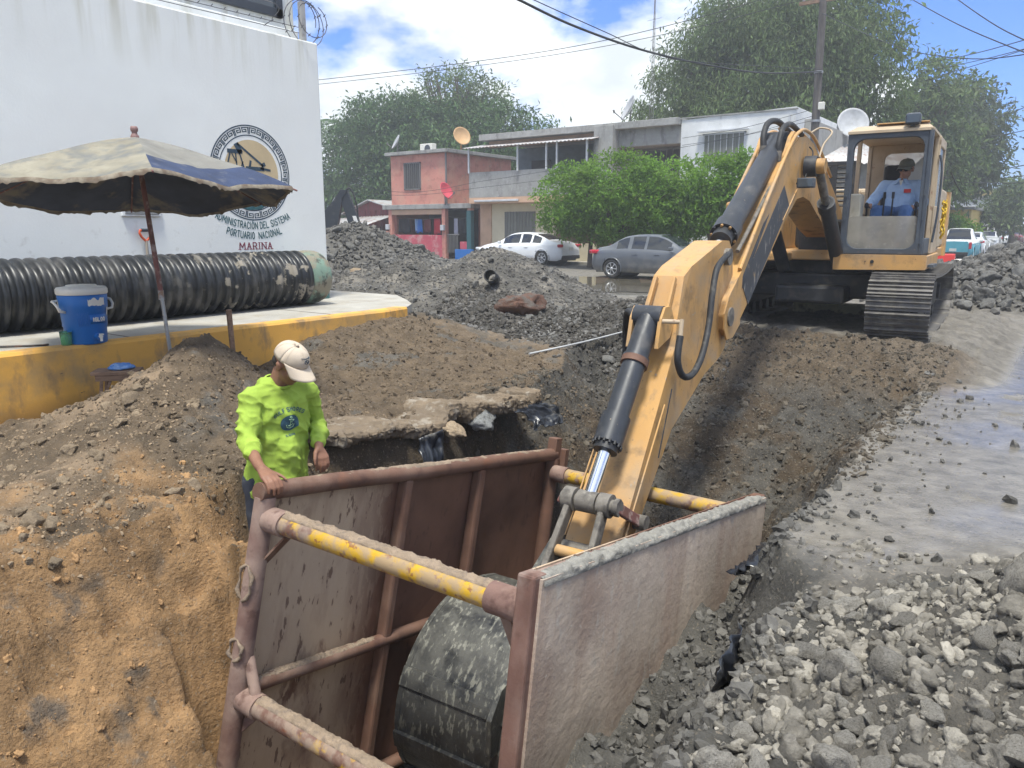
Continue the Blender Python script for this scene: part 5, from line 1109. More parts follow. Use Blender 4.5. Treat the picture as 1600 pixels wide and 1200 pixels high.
for i, (x, w_, h_, c, lab) in enumerate([(-30.72, .42, .78, (.03, .16, .50), 'blue shirt hanging on the porch line'), (-30.95, .22, .7, (.25, .40, .62), 'pale blue garment hanging left of the blue shirt'), (-30.1, .55, .75, (.13, .03, .035), 'dark maroon cloth hanging between blue and red shirts'), (-29.35, .48, .85, (.48, .035, .05), 'bright red shirt hanging on the porch line'), (-28.9, .36, .95, (.02, .02, .025), 'black garment hanging right of the red shirt'), (-31.9, .8, .8, (.03, .03, .035), 'black cloth hanging at the left porch column'), (-27.95, .25, .9, (.42, .42, .50), 'pale grey garment hanging beside the gate'), (-27.5, .55, .85, (.02, .02, .024), 'black garments hanging above the gate'), (-26.98, .42, .8, (.025, .03, .035), 'black shirt hanging nearest the teal post')]):
    b = MB(); P = [[(x + w_ * (u - .5) * (1.0 + .12 * v), 33.2 + (.05 if i < 6 else 0) + .04 * math.sin(u * 9 + i) * v, 2.20 - h_ * v - .05 * math.sin(u * 7 + i * 2) * v) for v in np.linspace(0, 1, 7)] for u in np.linspace(0, 1, 9)]
    b.grid(P); b.build('hanging_garment', mat('laundry_%s' % 'abcdefghi'[i], c, .9, var=.2), solid=.02, label=lab, cat='garment', group='laundry in the porch')
# grey and cream house
GH = house('grey_house', (-20, 34, 0), 'grey and cream two storey house with a concrete balcony under a tin awning')
hb(GH, 'cream_wall', CREAM, (-25.3, -21.38, 33.0, 41, 0, 2.92)); hb(GH, 'peach_pillar', PEACH, (-26.05, -25.3, 32.95, 41, 0, 3.0)); hb(GH, 'brown_wall', mat('brown_wall', (.19, .115, .075), .85), (-21.38, -14.8, 33.3, 41, 0, 2.92)); hb(GH, 'floor_slab', PEACH, (-26.1, -14.8, 32.1, 41, 2.92, 3.22))
hb(GH, 'balcony_wall', GREYC, (-26.1, -18.6, 32.1, 32.24, 3.22, 4.50), (-26.1, -25.95, 32.24, 33.6, 3.22, 4.50)); hb(GH, 'tube_lamp', WHITEBAR, (-25.7, -22.9, 32.0, 32.1, 3.0, 3.10))
hb(GH, 'terrace_wall', mat('blue_grey_wall', (.13, .17, .20), .85, var=.2), (-25.9, -18.6, 36.2, 36.4, 3.22, 6.0)); hb(GH, 'pilaster', GREYC, (-18.9, -17.9, 32.5, 36, 3.22, 6.3)); hb(GH, 'right_wall', GREYC, (-17.9, -14.8, 34.2, 36.4, 3.22, 6.1)); hb(GH, 'lintel', GREYC, (-17.9, -14.8, 33.1, 34.2, 5.35, 6.3))
hb(GH, 'roof_slab', GREYC, (-25.9, -14.8, 32.7, 41, 6.12, 6.42)); hb(GH, 'fascia', PEACH, (-25.7, -18.9, 33.3, 33.5, 5.8, 6.12))
b = MB(); P = []
for i in range(141):
    x = -26.2 + 7.6 * i / 140; zc = .025 * math.sin(i * 1.55); P.append([(x + 20, 31.7 - 34, 5.66 + zc), (x + 20, 33.5 - 34, 5.98 + zc)])
b.grid(P); b.build('tin_awning', TIN, GH, solid=.01)
for x in (-26.0, -22.9, -21.2, -20.6, -18.95): hb(GH, 'awning_post', WHITEBAR, (x - .04, x + .04, 31.95, 32.03, 4.45, 5.74), bev=0)
hb(GH, 'door', DARKR, (-24.9, -23.7, 36.1, 36.19, 3.22, 5.3), bev=0); hb(GH, 'door', BWHITE, (-21.0, -19.6, 36.1, 36.19, 3.22, 5.3), bev=0)
window(GH, -24.42, -22.5, 33.0, 1.15, 2.50, BLIND, BAR, 9); window(GH, -17.2, -15.0, 34.2, 4.2, 5.3, DARKR, BAR, 6)
# white house on the corner
WH = house('white_house', (-12, 34, 0), 'bluish white two storey corner house with one wide barred window')
lx, ly = WH.location.x, WH.location.y
b = MB(); b.prism([(-14.76 - lx, 0), (-9.82 - lx, 0), (-9.82 - lx, 6.46), (-14.76 - lx, 6.30)], 33.0 - ly, 41 - ly, axis='y'); b.build('wall', BWHITE, WH, bev=.02)
hb(WH, 'side_pilaster', GREYC, (-9.82, -9.55, 34.2, 40.8, 0, 6.1)); hb(WH, 'parapet_cap', GREYC, (-14.8, -9.78, 32.95, 33.1, 6.36, 6.41), bev=0)
window(WH, -13.72, -11.83, 33.0, 4.40, 5.66, BLIND, WHITEBAR, 6, WHITEBAR); hb(WH, 'drain_pipe', WHITEBAR, (-10.1, -10.02, 32.9, 32.98, 0, 6.2), bev=0)
hb(WH, 'hood', WHITEBAR, (-13.9, -11.7, 32.75, 32.95, 5.70, 5.76), bev=0)
# low building with a sloping roof behind the pole
LH = house('tin_roof_house', (-7.5, 38, 0), 'low house with a sagging grey tin roof behind the utility pole')
hb(LH, 'wall', GREYC, (-9.4, -6.2, 36.5, 42, 0, 4.4)); b = MB(); P = []
for i in range(81): x = -9.6 + 3.8 * i / 80; P.append([(x + 7.5, 35.6 - 38, 4.5 + .03 * math.sin(i * 1.5) - .10 * (x + 9.6)), (x + 7.5, 42.2 - 38, 6.0 + .03 * math.sin(i * 1.5) - .10 * (x + 9.6))])
b.grid(P); b.build('tin_roof', TIN, LH, solid=.012)
# low cream garden wall, shed
LW = bx(-20.3, -18.1, 31.4, 31.6, -.1, .95).build('garden_wall', CREAM, bev=.02, label='short low cream wall between the white and grey sedans', cat='wall')
b = MB(); bx(-24.5, -8.5, 30.9, 32.6, -.2, .14, b); b.build('kerb', CONC, bev=.02, kind='structure')
SH = house('red_shed', (-42, 41, 0), 'low dark red gabled shed with a rusty tin lean-to roof')
REDW = mat('red_boards', (.20, .035, .04), .85, var=.2, layers=[dict(c=(.12, .03, .03), s=3, lo=.48, hi=.55, st=(5, 1, .1), a=.8)])
b = MB(); b.prism([(-2.3, 0), (2.6, 0), (2.6, 3.05), (.3, 3.62), (-2.3, 2.75)], -.9, 5, axis='y'); b.build('wall', REDW, SH)
for k in range(9): MB().box((-2.0 + .55 * k, -.93, 2.2), (.06, .05, 1.5)).build('batten', REDW, SH)
b = MB(); b.bar((-2.6, 2, 2.68), (.32, 2, 3.68), 7, .06, up=(0, 0, 1)) if False else None
b = MB(); b.add([(-2.7, -1.3, 2.66), (.3, -1.3, 3.68), (.3, 5, 3.68), (-2.7, 5, 2.66)], [(0, 1, 2, 3)]); b.add([(.3, -1.3, 3.68), (2.9, -1.3, 3.02), (2.9, 5, 3.02), (.3, 5, 3.68)], [(0, 1, 2, 3)]); b.build('roof', TIN, SH, solid=.06)
b = MB(); P = []
for i in range(91): x = -3.6 + 6.4 * i / 90; P.append([(x, -4.6, 1.55 + .035 * math.sin(i * 1.5) + .05 * x), (x, -1.1, 2.5 + .035 * math.sin(i * 1.5) + .03 * x)])
b.grid(P); b.build('lean_to_roof', TIN, SH, solid=.015)
for x in (-3.2, -.6, 2.2): MB().box((x, -4.4, .75), (.12, .12, 1.6)).build('post', WOOD, SH)
MB().box((-.4, -2.2, .8), (5.6, .1, 1.5)).build('fence_wall', DARKR, SH)
# roof things: dishes, air conditioner, aerial mast
def dish(loc, r, aim, tilt, m, label, mast=.5, arm=True, rodm=BAR):
    d = empty('satellite_dish', loc, label=label, cat='satellite dish', group='satellite dishes on the roofs')
    M = Matrix.Translation((0, 0, mast)) @ Matrix.Rotation(aim, 4, 'Z') @ Matrix.Rotation(tilt, 4, 'X')
    MB().lathe([(r * k / 8, -.28 * r * (k / 8) ** 2) for k in range(9)], 28, M @ Matrix.Rotation(math.pi, 4, 'X')).build('reflector', m, d, solid=.025)
    MB().tube([(0, 0, -.1), (0, 0, mast * .7), tuple(M @ Vector((0, 0, -.04)))], .035, 8).build('mast', rodm, d)
    if arm: MB().tube([tuple(M @ Vector((0, -r * .95, .12 * r))), tuple(M @ Vector((0, -r * .75, r * 1.05)))], .025, 6).cyl(tuple(M @ Vector((0, -r * .80, r * 1.0))), tuple(M @ Vector((0, -r * .62, r * 1.18))), .05, n=8).build('feed_arm', rodm, d)
    return d
GDISH = mat('grey_dish', (.42, .43, .44), .5, layers=[dict(c=(.28, .28, .28), s=3, lo=.5, hi=.7, a=.5)])
dish((-33.2, 34.2, 5.9), .46, R(-35), R(62), GDISH, 'small grey dish on the left end of the pink house roof', .7)
dish((-28.5, 34.4, 5.9), .52, R(66), R(70), mat('tan_dish', (.50, .31, .15), .6), 'tan dish on the right end of the pink house roof', .75, False, mat('orange_mast', (.5, .22, .06), .6))
dish((-28.1, 32.5, 3.0), .48, R(92), R(66), mat('red_dish', (.55, .07, .10), .5), 'pinkish red dish on the ledge of the pink house', .62)
dish((-17.8, 34.0, 6.4), .62, R(-48), R(65), GDISH, 'grey dish with long arm on the grey house roof', .75)
dish((-9.3, 40.0, 5.2), .72, R(30), R(72), GDISH, 'large pale dish between the utility pole and the excavator cab', 1.25, False)
AC = empty('air_conditioner', (-31.5, 35.0, 5.9), label='small boxy air conditioner on the pink house roof', cat='air conditioner'); MB().box((0, 0, .32), (.95, .4, .58)).build('casing', WPL, AC, bev=.03); MB().cyl((.12, -.205, .32), (.12, -.215, .32), .22, n=24).build('fan_grille', DARKF, AC)
AM = empty('aerial_mast', (-18.7, 38.0, 6.4), label='thin lattice radio mast standing behind the grey house', cat='mast'); b = MB()
for k in range(3): a = 2.1 * k; b.tube([(.13 * math.cos(a), .13 * math.sin(a), 0), (.02 * math.cos(a), .02 * math.sin(a), 7.2)], .013, 5)
for k in range(22): a = 2.1 * k; r0 = .13 - .11 * k / 22; b.tube([(r0 * math.cos(a), r0 * math.sin(a), k * .32), (r0 * math.cos(a + 2.1), r0 * math.sin(a + 2.1), k * .32 + .32)], .008, 4)
b.tube([(-.4, 0, 5.6), (.4, 0, 5.65)], .01, 4); b.build('lattice', BAR, AM)
UP = empty('utility_pole', (-8.58, 31.5, 0), label='tall dark wooden utility pole behind the excavator boom', cat='utility pole'); MB().cyl((0, 0, -.3), (-.12, 0, 11.5), .17, .125, n=16).build('pole', mat('pole_wood', (.085, .075, .07), .9, var=.2, layers=[dict(c=(.15, .14, .13), s=3, lo=.5, hi=.7, st=(3, 3, .2))]), UP)
MB().box((.16, -.16, 6.15), (.22, .16, .28)).build('meter_box', WPL, UP, bev=.03); MB().cyl((-.05, 0, 5.6), (-.05, 0, 5.68), .18, n=16).cyl((-.08, 0, 7.35), (-.08, 0, 7.43), .165, n=16).build('band', GALV, UP)
MB().box((-.11, 0, 9.9), (1.7, .1, .12)).build('crossarm', WOOD, UP)
for k, x in enumerate((-.8, -.3, .1, .6)): MB().lathe([(0, .0), (.05, .0), (.06, .06), (.035, .08), (.05, .12), (0, .14)], 12, Matrix.Translation((x, 0, 9.96))).build('insulator', GALV, UP)
CABM = mat('cable_black', (.03, .032, .036), .6)
CABLES = [
  ('thin upper power line crossing the sky from the office corner to the pole', 0.013, [(-30.54, 24.0, 8.17), (-23.05, 26.58, 8.5), (-17.49, 28.5, 8.92), (-12.96, 30.07, 9.64), (-8.81, 31.5, 10.59)]),
  ('thin lower power line running under another one from the office corner to the pole', 0.011, [(-30.56, 24.0, 7.98), (-23.06, 26.58, 8.32), (-17.49, 28.5, 8.72), (-12.95, 30.07, 9.31), (-8.78, 31.5, 10.1)]),
  ('thick sagging black cable coming from overhead down to the pole', 0.028, [(-9.59, 12.0, 6.16), (-9.52, 13.22, 6.07), (-9.41, 15.32, 5.94), (-9.24, 18.4, 5.95), (-9.02, 22.44, 6.2), (-8.82, 26.28, 6.59), (-8.54, 31.4, 7.39)]),
  ('thin straight wire close above the thick sagging cable', 0.01, [(-9.15, 12.0, 6.03), (-9.09, 13.82, 5.96), (-9.02, 16.06, 5.89), (-8.96, 18.18, 5.83), (-8.87, 21.13, 6.08), (-8.55, 31.4, 7.48)]),
  ('top wire of three stretched across the white house front', 0.009, [(-14.65, 32.9, 5.54), (-11.73, 32.23, 5.69), (-8.52, 31.5, 6.12)]),
  ('middle wire of three stretched across the white house front', 0.009, [(-14.64, 32.9, 5.24), (-11.71, 32.23, 5.39), (-8.5, 31.5, 5.89)]),
  ('long wire from the grey balcony to the pole, lowest on the white house', 0.009, [(-21.03, 31.0, 4.46), (-13.92, 31.28, 4.98), (-8.49, 31.5, 5.7)]),
  ('upper sagging wire in front of the pink house', 0.009, [(-33.98, 26.0, 4.73), (-27.85, 28.55, 3.44), (-23.56, 30.33, 3.93), (-19.53, 32.0, 4.51)]),
  ('lower sagging wire in front of the pink house', 0.009, [(-34.05, 26.0, 3.99), (-27.86, 28.56, 3.28), (-23.57, 30.33, 3.63), (-19.53, 32.0, 4.07)]),
  ('wire running down to the right from the pole top against blue sky', 0.011, [(-8.73, 31.5, 9.48), (-4.8, 24.92, 6.65), (-2.41, 20.94, 5.37), (-0.66, 18.0, 4.86)]),
  ('wire from the far trees rising to the upper right corner', 0.012, [(-8.12, 48.0, 9.3), (-3.97, 34.63, 7.57), (-1.96, 28.16, 6.76), (-0.67, 24.0, 6.27)]),
  ('steep wire crossing the top right corner', 0.01, [(-4.35, 22.0, 7.36), (-2.24, 17.14, 5.3), (-0.45, 13.0, 3.72)]),
  ('short steep wire nearest the top right corner of the sky', 0.009, [(-2.76, 18.0, 6.24), (-1.39, 14.67, 4.67), (-0.3, 12.0, 3.62)]),
  ('upper strand of the pair of wires over the far trees', 0.014, [(-7.41, 45.0, 9.71), (-3.89, 33.61, 7.81), (-0.93, 24.0, 6.38)]),
  ('lower strand of the pair of wires over the far trees', 0.012, [(-7.23, 45.0, 9.32), (-3.3, 31.95, 7.3), (-0.91, 24.0, 6.16)]),
  ('highest of the street wires right of the far trees', 0.022, [(-8.21, 80.0, 10.73), (-4.14, 55.75, 8.35), (-1.49, 40.0, 7.1)]),
  ('second street wire right of the far trees', 0.022, [(-8.07, 80.0, 9.4), (-4.02, 55.9, 7.2), (-1.35, 40.0, 5.91)]),
  ('third street wire right of the far trees', 0.03, [(-8.21, 90.0, 7.14), (-4.45, 65.43, 5.83), (-1.33, 45.0, 4.84)]),
  ('fourth street wire right of the far trees', 0.03, [(-8.13, 90.0, 6.41), (-4.38, 65.41, 5.17), (-1.27, 45.0, 4.26)]),
  ('lowest street wire sagging under the far trees', 0.026, [(-7.87, 62.0, 4.83), (-3.93, 50.29, 4.07), (-1.13, 42.0, 3.65)]),
  ('drooping pale wire hanging beside the cab rope', 0.01, [(-1.74, 14.0, 2.48), (-2.02, 18.31, 2.33), (-2.65, 28.1, 2.51), (-3.73, 45.0, 3.12)]),
]

for lab, r, pts in CABLES:
    o = MB().tube(smooth_path(pts, 8), r, 6, caps=False).build('power_cable', CABM, label=lab, cat='cable', group='overhead cables')
# ---------------------------------------------------------------- trees
def leafmat(name, c, c2, tl=.3): return mat(name, c, .55, var=.35, vscale=.55, island=.38, translucent=tl, spec=.3, layers=[dict(c=c2, s=.9, lo=.5, hi=.66, a=.65)])
LEAF_D = leafmat('dark_leaf', (.075, .14, .045), (.11, .16, .06)); LEAF_M = leafmat('mango_leaf', (.12, .175, .065), (.155, .185, .075), .45); LEAF_B = leafmat('bright_leaf', (.145, .27, .035), (.20, .32, .045), .55); LEAF_O = leafmat('olive_leaf', (.085, .12, .055), (.12, .14, .06), .4)
BARK = mat('bark', (.11, .085, .065), .95, var=.3, vscale=4, bump=.02, bscale=12)
def leaves(parent, lobes, n_cl, per, lw, ll, m, droop=.5, spread=.4, inner=.28, seed=0, name='crown', gap=.0):
    r = np.random.default_rng(seed); vol = np.array([l[3] * l[4] * l[5] for l in lobes]) ** .67; vol /= vol.sum(); k = r.choice(len(lobes), n_cl, p=vol)
    d = r.normal(size=(n_cl, 3)); d /= np.linalg.norm(d, axis=1, keepdims=True); rad = np.where(r.uniform(size=n_cl) < inner, r.uniform(.2, .8, n_cl), r.uniform(.84, 1.06, n_cl))
    Lb = np.array(lobes); C = Lb[k, :3] + d * rad[:, None] * Lb[k, 3:6]
    if gap: keep = fbm(C[:, 0] * .8, C[:, 1] * .8, C[:, 2] * .8, seed=seed + 3, octs=3) > gap; C = C[keep]; d = d[keep]
    N = len(C) * per; c = np.repeat(C, per, 0) + r.normal(size=(N, 3)) * spread * np.array([1, 1, .7]); dd = np.repeat(d, per, 0)
    ax = r.normal(size=(N, 3)) + dd * .6; ax[:, 2] -= droop * 1.6; ax /= np.linalg.norm(ax, axis=1, keepdims=True)
    up = r.normal(size=(N, 3)) * .6 + dd * .5 + np.array([0, 0, .8]); sd = np.cross(ax, up); sd /= np.linalg.norm(sd, axis=1, keepdims=True) + 1e-9; nn = np.cross(sd, ax)
    s = r.uniform(.65, 1.3, N)[:, None]; L_ = ll * s; W_ = lw * s
    V = np.stack([c, c + ax * L_ * .5 + sd * W_ * .5 + nn * L_ * .07, c + ax * L_ - nn * L_ * .08, c + ax * L_ * .5 - sd * W_ * .5 + nn * L_ * .07], 1).reshape(-1, 3)
    return link(np_mesh(name, V, np.arange(N * 4).reshape(N, 4)), name, m, parent)
def tree(name, loc, label, lobes, n_cl, per, lw, ll, m, trunk=.28, limbs=6, seed=0, group=None, cat='tree', **k):
    t = empty(name, loc, label=label, cat=cat, group=group); r = random.Random(seed); ct = [sum(l[i] * l[3] for l in lobes) / sum(l[3] for l in lobes) for i in range(3)]; b = MB(); base = Vector((0, 0, -.3)); fork = Vector((ct[0] * .3, ct[1] * .3, max(1.2, ct[2] * .42)))
    b.tube(smooth_path([base, fork * .5 + Vector((.1, .05, 0)), fork], 4), [trunk * (1.25 - .5 * i / 8) for i in range(9)], 10)
    for l in lobes:
        for q in range(max(1, limbs // len(lobes))):
            e = Vector((l[0] + r.uniform(-.6, .6) * l[3], l[1] + r.uniform(-.6, .6) * l[4], l[2] + r.uniform(-.2, .75) * l[5])); md = fork.lerp(e, .5) + Vector((r.uniform(-.3, .3), r.uniform(-.3, .3), r.uniform(-.1, .4))) * l[3] * .3
            b.tube(smooth_path([fork, md, e], 5), [trunk * .62 * (1 - .85 * i / 10) for i in range(11)], 7)
    b.build('trunk', BARK, t); leaves(t, lobes, n_cl, per, lw, ll, m, seed=seed, **k); return t
tree('mango_tree', (-41, 47, 0), 'huge dark green spreading tree rising behind the pink house', [(0, 0, 6.6, 6.2, 4, 4.3), (-6.5, -.5, 6.0, 5.2, 3.6, 4.2), (5.6, 0, 6.2, 5.0, 3.6, 4.0), (-2.6, -1, 8.8, 4.6, 3, 2.7), (2.5, .5, 8.6, 4.6, 3, 2.6), (9.2, .5, 5.6, 2.7, 2.4, 2.8), (-11, -1, 6.2, 4.4, 3, 4.6), (-5.5, -.5, 9.4, 4.4, 3, 2.8), (-1, -2.2, 3.4, 7, 2.4, 2.4), (-9, -3, 2.4, 6, 2.4, 2.4)], 1700, 48, .13, .38, LEAF_D, .6, 18, 2, droop=.45, spread=.5)
tree('airy_tree', (-40.2, 48, 0), 'sparse light topped tree showing bare twigs above the huge dark one', [(0, 0, 11.6, 3.4, 2.4, 2.1), (2.4, 0, 10.8, 3.0, 2, 1.8), (-1.6, 0, 12.3, 2.4, 2, 1.4)], 190, 22, .12, .34, LEAF_M, .4, 34, 3, droop=.2, spread=.42, inner=.2)
tree('mango_tree', (-15.4, 45, 0), 'tall leafy tree with drooping leaves behind the white and grey houses', [(0, 0, 9.6, 5.2, 3.6, 4.2), (-3.6, -.5, 8.6, 3.2, 2.6, 2.9), (3.6, .3, 9.3, 3.8, 3, 4.4), (.2, .0, 12.8, 4.0, 2.8, 2.8), (-2.6, -.3, 11.4, 3.0, 2.4, 2.4), (0, -1.6, 7.0, 5.0, 2.4, 2.4)], 1400, 52, .085, .32, LEAF_M, .55, 20, 4, droop=1.0, spread=.46)
tree('leafy_tree', (-12.3, 46, 0), 'airy leafy tree with bare branches right of the utility pole', [(0, 0, 9.6, 3.3, 2.6, 2.6), (1.2, 0, 11.6, 2.7, 2.4, 2.3), (-1.4, .3, 13.8, 2.9, 2.4, 1.9), (1.9, -.2, 7.8, 1.9, 2, 1.7)], 330, 26, .17, .36, LEAF_M, .4, 34, 5, droop=.3, spread=.45, gap=.42)
tree('street_tree', (-9.4, 72, 0), 'dark broad street tree farthest up the road beyond the cab', [(0, 0, 8.6, 4.2, 4, 4.2), (-1.2, 0, 10.6, 3.0, 3, 2.3), (1.2, -.4, 7.0, 2.4, 3, 3.2), (-3, -1, 6.2, 2.8, 2.6, 3.4), (.2, 0, 10.2, 2.2, 2.4, 1.8)], 640, 30, .2, .5, LEAF_O, .45, 16, 6, droop=.4, spread=.6)
tree('street_tree', (-8.2, 58, 0), 'lighter green street tree just behind the excavator cab', [(0, 0, 7.4, 2.1, 2.2, 2.4), (-.5, 0, 10.3, 2.3, 2, 1.9), (.5, 0, 5.6, 1.8, 2, 1.9)], 260, 28, .17, .42, LEAF_M, .3, 12, 7, droop=.4, spread=.5, gap=.36)
tree('street_tree', (-4.9, 82, 0), 'feathery pale street tree at the road end beside the street wires', [(0, 0, 3.6, 1.5, 1.8, 2.0), (-.9, 0, 2.8, 1.5, 1.6, 1.7)], 120, 26, .2, .5, LEAF_M, .25, 8, 8, droop=.6, spread=.5)
bush_l = [(-2.0, 0, 2.75, 1.7, 1.3, 1.45), (.2, -.2, 3.0, 1.9, 1.4, 1.6), (2.0, 0, 2.8, 1.5, 1.3, 1.5), (0, .1, 1.9, 2.6, 1.2, .9)]
tree('clipped_fig_tree', (-15.4, 28.4, 0), 'dense rounded bright green fig tree behind the grey sedan', bush_l, 980, 34, .075, .155, LEAF_B, .14, 12, 9, group='rounded fig trees along the kerb', droop=.2, spread=.16, inner=.3)
tree('clipped_fig_tree', (-11.3, 28.2, 0), 'yellowish green fig tree touching the excavator boom', [(0, 0, 2.9, 1.5, 1.2, 1.35), (1.2, 0, 3.1, 1.2, 1.1, 1.2), (-.9, 0, 2.3, 1.3, 1.1, 1.0)], 560, 32, .075, .155, LEAF_B, .12, 8, 10, group='rounded fig trees along the kerb', droop=.2, spread=.16, inner=.3)
for x, y in ((-16.9, 28.9), (-13.6, 28.8)):
    MB().tube([(x, y, -.1), (x + .05, y, 1.0), (x - .05, y, 2.4)], [.12, .09, .08], 8).build('fig_trunk', BARK, label='thin bare fig trunk left of the grey sedan' if x < -15 else 'thin bare fig trunk behind the grey sedan roof', cat='tree trunk')
hbm = tree('garden_bush', (-7.0, 60, 0), 'small round green bush by the far parked cars', [(0, 0, 1.3, 1.3, 1, 1.1)], 90, 26, .14, .3, LEAF_B, .1, 3, 12, cat='bush', spread=.3)
def palm(loc, h, label, n, L_, seed):
    t = empty('palm_tree', loc, label=label, cat='palm tree'); MB().tube([(0, 0, -.2), (.1, 0, h * .5), (0, 0, h)], [.2, .15, .13], 10).build('trunk', BARK, t); r = random.Random(seed)
    for k in range(n):
        a = 2 * math.pi * k / n + r.uniform(-.2, .2); e = r.uniform(.2, 1.1); b = MB(); spine = [Vector((math.cos(a) * s * L_, math.sin(a) * s * L_, h + L_ * (math.sin(e) * s - .75 * s * s))) for s in np.linspace(0, 1, 12)]
        b.tube(spine, [.03 * (1 - .8 * i / 11) for i in range(12)], 4, caps=False); sdv = Vector((-math.sin(a), math.cos(a), 0))
        for i in range(1, 12):
            for s in (-1, 1):
                for q in (0, .5):
                    p = spine[i - 1].lerp(spine[i], q); ln_ = L_ * .30 * math.sin(math.pi * min(.97, (i + q) / 13 + .08)); tip = p + sdv * s * ln_ + (spine[i] - spine[i - 1]).normalized() * ln_ * .5 - Vector((0, 0, ln_ * .45)); w = (spine[i] - spine[i - 1]).normalized() * .05
                    b.add([p - w, p + w, tip], [(0, 1, 2)])
        b.build('frond', LEAF_D, t)
palm((-56.5, 51, 0), 11.0, 'palm crown just showing at the left edge of the huge dark tree', 14, 2.8, 3); palm((-5.3, 86, 0), 3.6, 'small palm with drooping fronds at the road end', 12, 2.4, 5)
# houses down the road
def far_house(loc, sx, sy, sz, wallm, label, seed):
    h = house('far_house', loc, label); h['group'] = 'houses down the road'; MB().box((0, 0, sz / 2), (sx, sy, sz)).build('wall', wallm, h, bev=.03); MB().box((0, 0, sz + .1), (sx + .4, sy + .4, .2)).build('roof', GREYC, h)
    for z in np.arange(1.4, sz - .6, 2.8):
        for k in range(2):
            w = MB().box((-sx / 4 + k * sx / 2, -sy / 2 - .02, z), (sx * .2, .06, 1.2)).build('window', WHITEBAR, h); MB().box((-sx / 4 + k * sx / 2, -sy / 2 - .055, z), (sx * .2 - .14, .02, 1.06)).build('pane', DARKR, w)
            w = MB().box((sx / 2 + .02, -sy / 4 + k * sy / 2, z), (.06, sy * .2, 1.2)).build('window', WHITEBAR, h); MB().box((sx / 2 + .055, -sy / 4 + k * sy / 2, z), (.02, sy * .2 - .14, 1.06)).build('pane', DARKR, w)
YW = mat('yellow_wall', (.55, .40, .12), .85, var=.08)
far_house((-9.6, 78, 0), 4.5, 9, 3.2, YW, 'low yellow house under the far street tree', 1); far_house((-9.0, 94, 0), 4.4, 9, 4.6, BWHITE, 'pale two storey house next beyond the low yellow one', 2); far_house((-9.0, 112, 0), 5.6, 12, 6.0, YW, 'yellow two storey house at the far end of the road', 3); far_house((3.5, 130, 0), 9, 12, 4, CREAM, 'cream house closing the end of the road on its right side', 4)
FT = MB().bar((-8.0, 56, -.1), (-7.6, 56, 3.0), .22, .22).build('yellow_post', mat('lime_post', (.42, .45, .12), .8), label='leaning yellow green post beside the road beyond the cab', cat='post')
# ---------------------------------------------------------------- vehicles
TYRE = mat('tyre_rubber', (.022, .022, .023), .8, layers=[dict(c=(.14, .12, .09), s=5, lo=.52, hi=.7, a=.5)]); RIMM = mat('alloy_rim', (.55, .56, .57), .35, .7); CGL = mat('car_glass', (.018, .022, .028), .05, spec=.8); TLAMP = mat('tail_lamp', (.45, .012, .03), .15, spec=.7); HLAMP = mat('head_lamp', (.62, .65, .68), .1, spec=.8); BTRIM = mat('black_trim', (.02, .02, .022), .6); PLATEM = mat('number_plate', (.6, .6, .58), .5)
def ip(tab, t): xs = [q[0] for q in tab]; ys = [q[1] for q in tab]; return float(np.interp(t, xs, ys))
PROF = {'sedan': dict(L=4.9, W=1.84, top=[(0, .60), (.012, .86), (.03, .98), (.10, 1.06), (.15, 1.10), (.22, 1.25), (.30, 1.39), (.38, 1.455), (.46, 1.47), (.55, 1.44), (.61, 1.36), (.68, 1.17), (.735, 1.02), (.80, .97), (.90, .88), (.965, .76), (1, .52)], belt=[(0, .80), (.1, .94), (.3, .95), (.6, .91), (.75, .87), (.95, .70), (1, .55)], cab=(.17, .715), wb=(.205, .80), wr=.335),
        'compact': dict(L=4.45, W=1.72, top=[(0, .60), (.015, .88), (.03, 1.0), (.10, 1.05), (.15, 1.09), (.21, 1.26), (.28, 1.40), (.36, 1.45), (.46, 1.46), (.54, 1.44), (.61, 1.34), (.68, 1.16), (.73, 1.02), (.80, .97), (.90, .88), (.965, .76), (1, .52)], belt=[(0, .80), (.1, .93), (.3, .94), (.6, .90), (.75, .87), (.95, .70), (1, .55)], cab=(.165, .71), wb=(.19, .80), wr=.32),
        'pickup': dict(L=4.9, W=1.78, top=[(0, .98), (.02, 1.04), (.40, 1.04), (.405, 1.06), (.43, 1.60), (.47, 1.66), (.56, 1.67), (.62, 1.60), (.70, 1.18), (.73, 1.08), (.90, 1.02), (.97, .95), (1, .6)], belt=[(0, .98), (.40, 1.0), (.70, 1.02), (.95, .9), (1, .7)], cab=(.40, .72), wb=(.20, .80), wr=.37)}
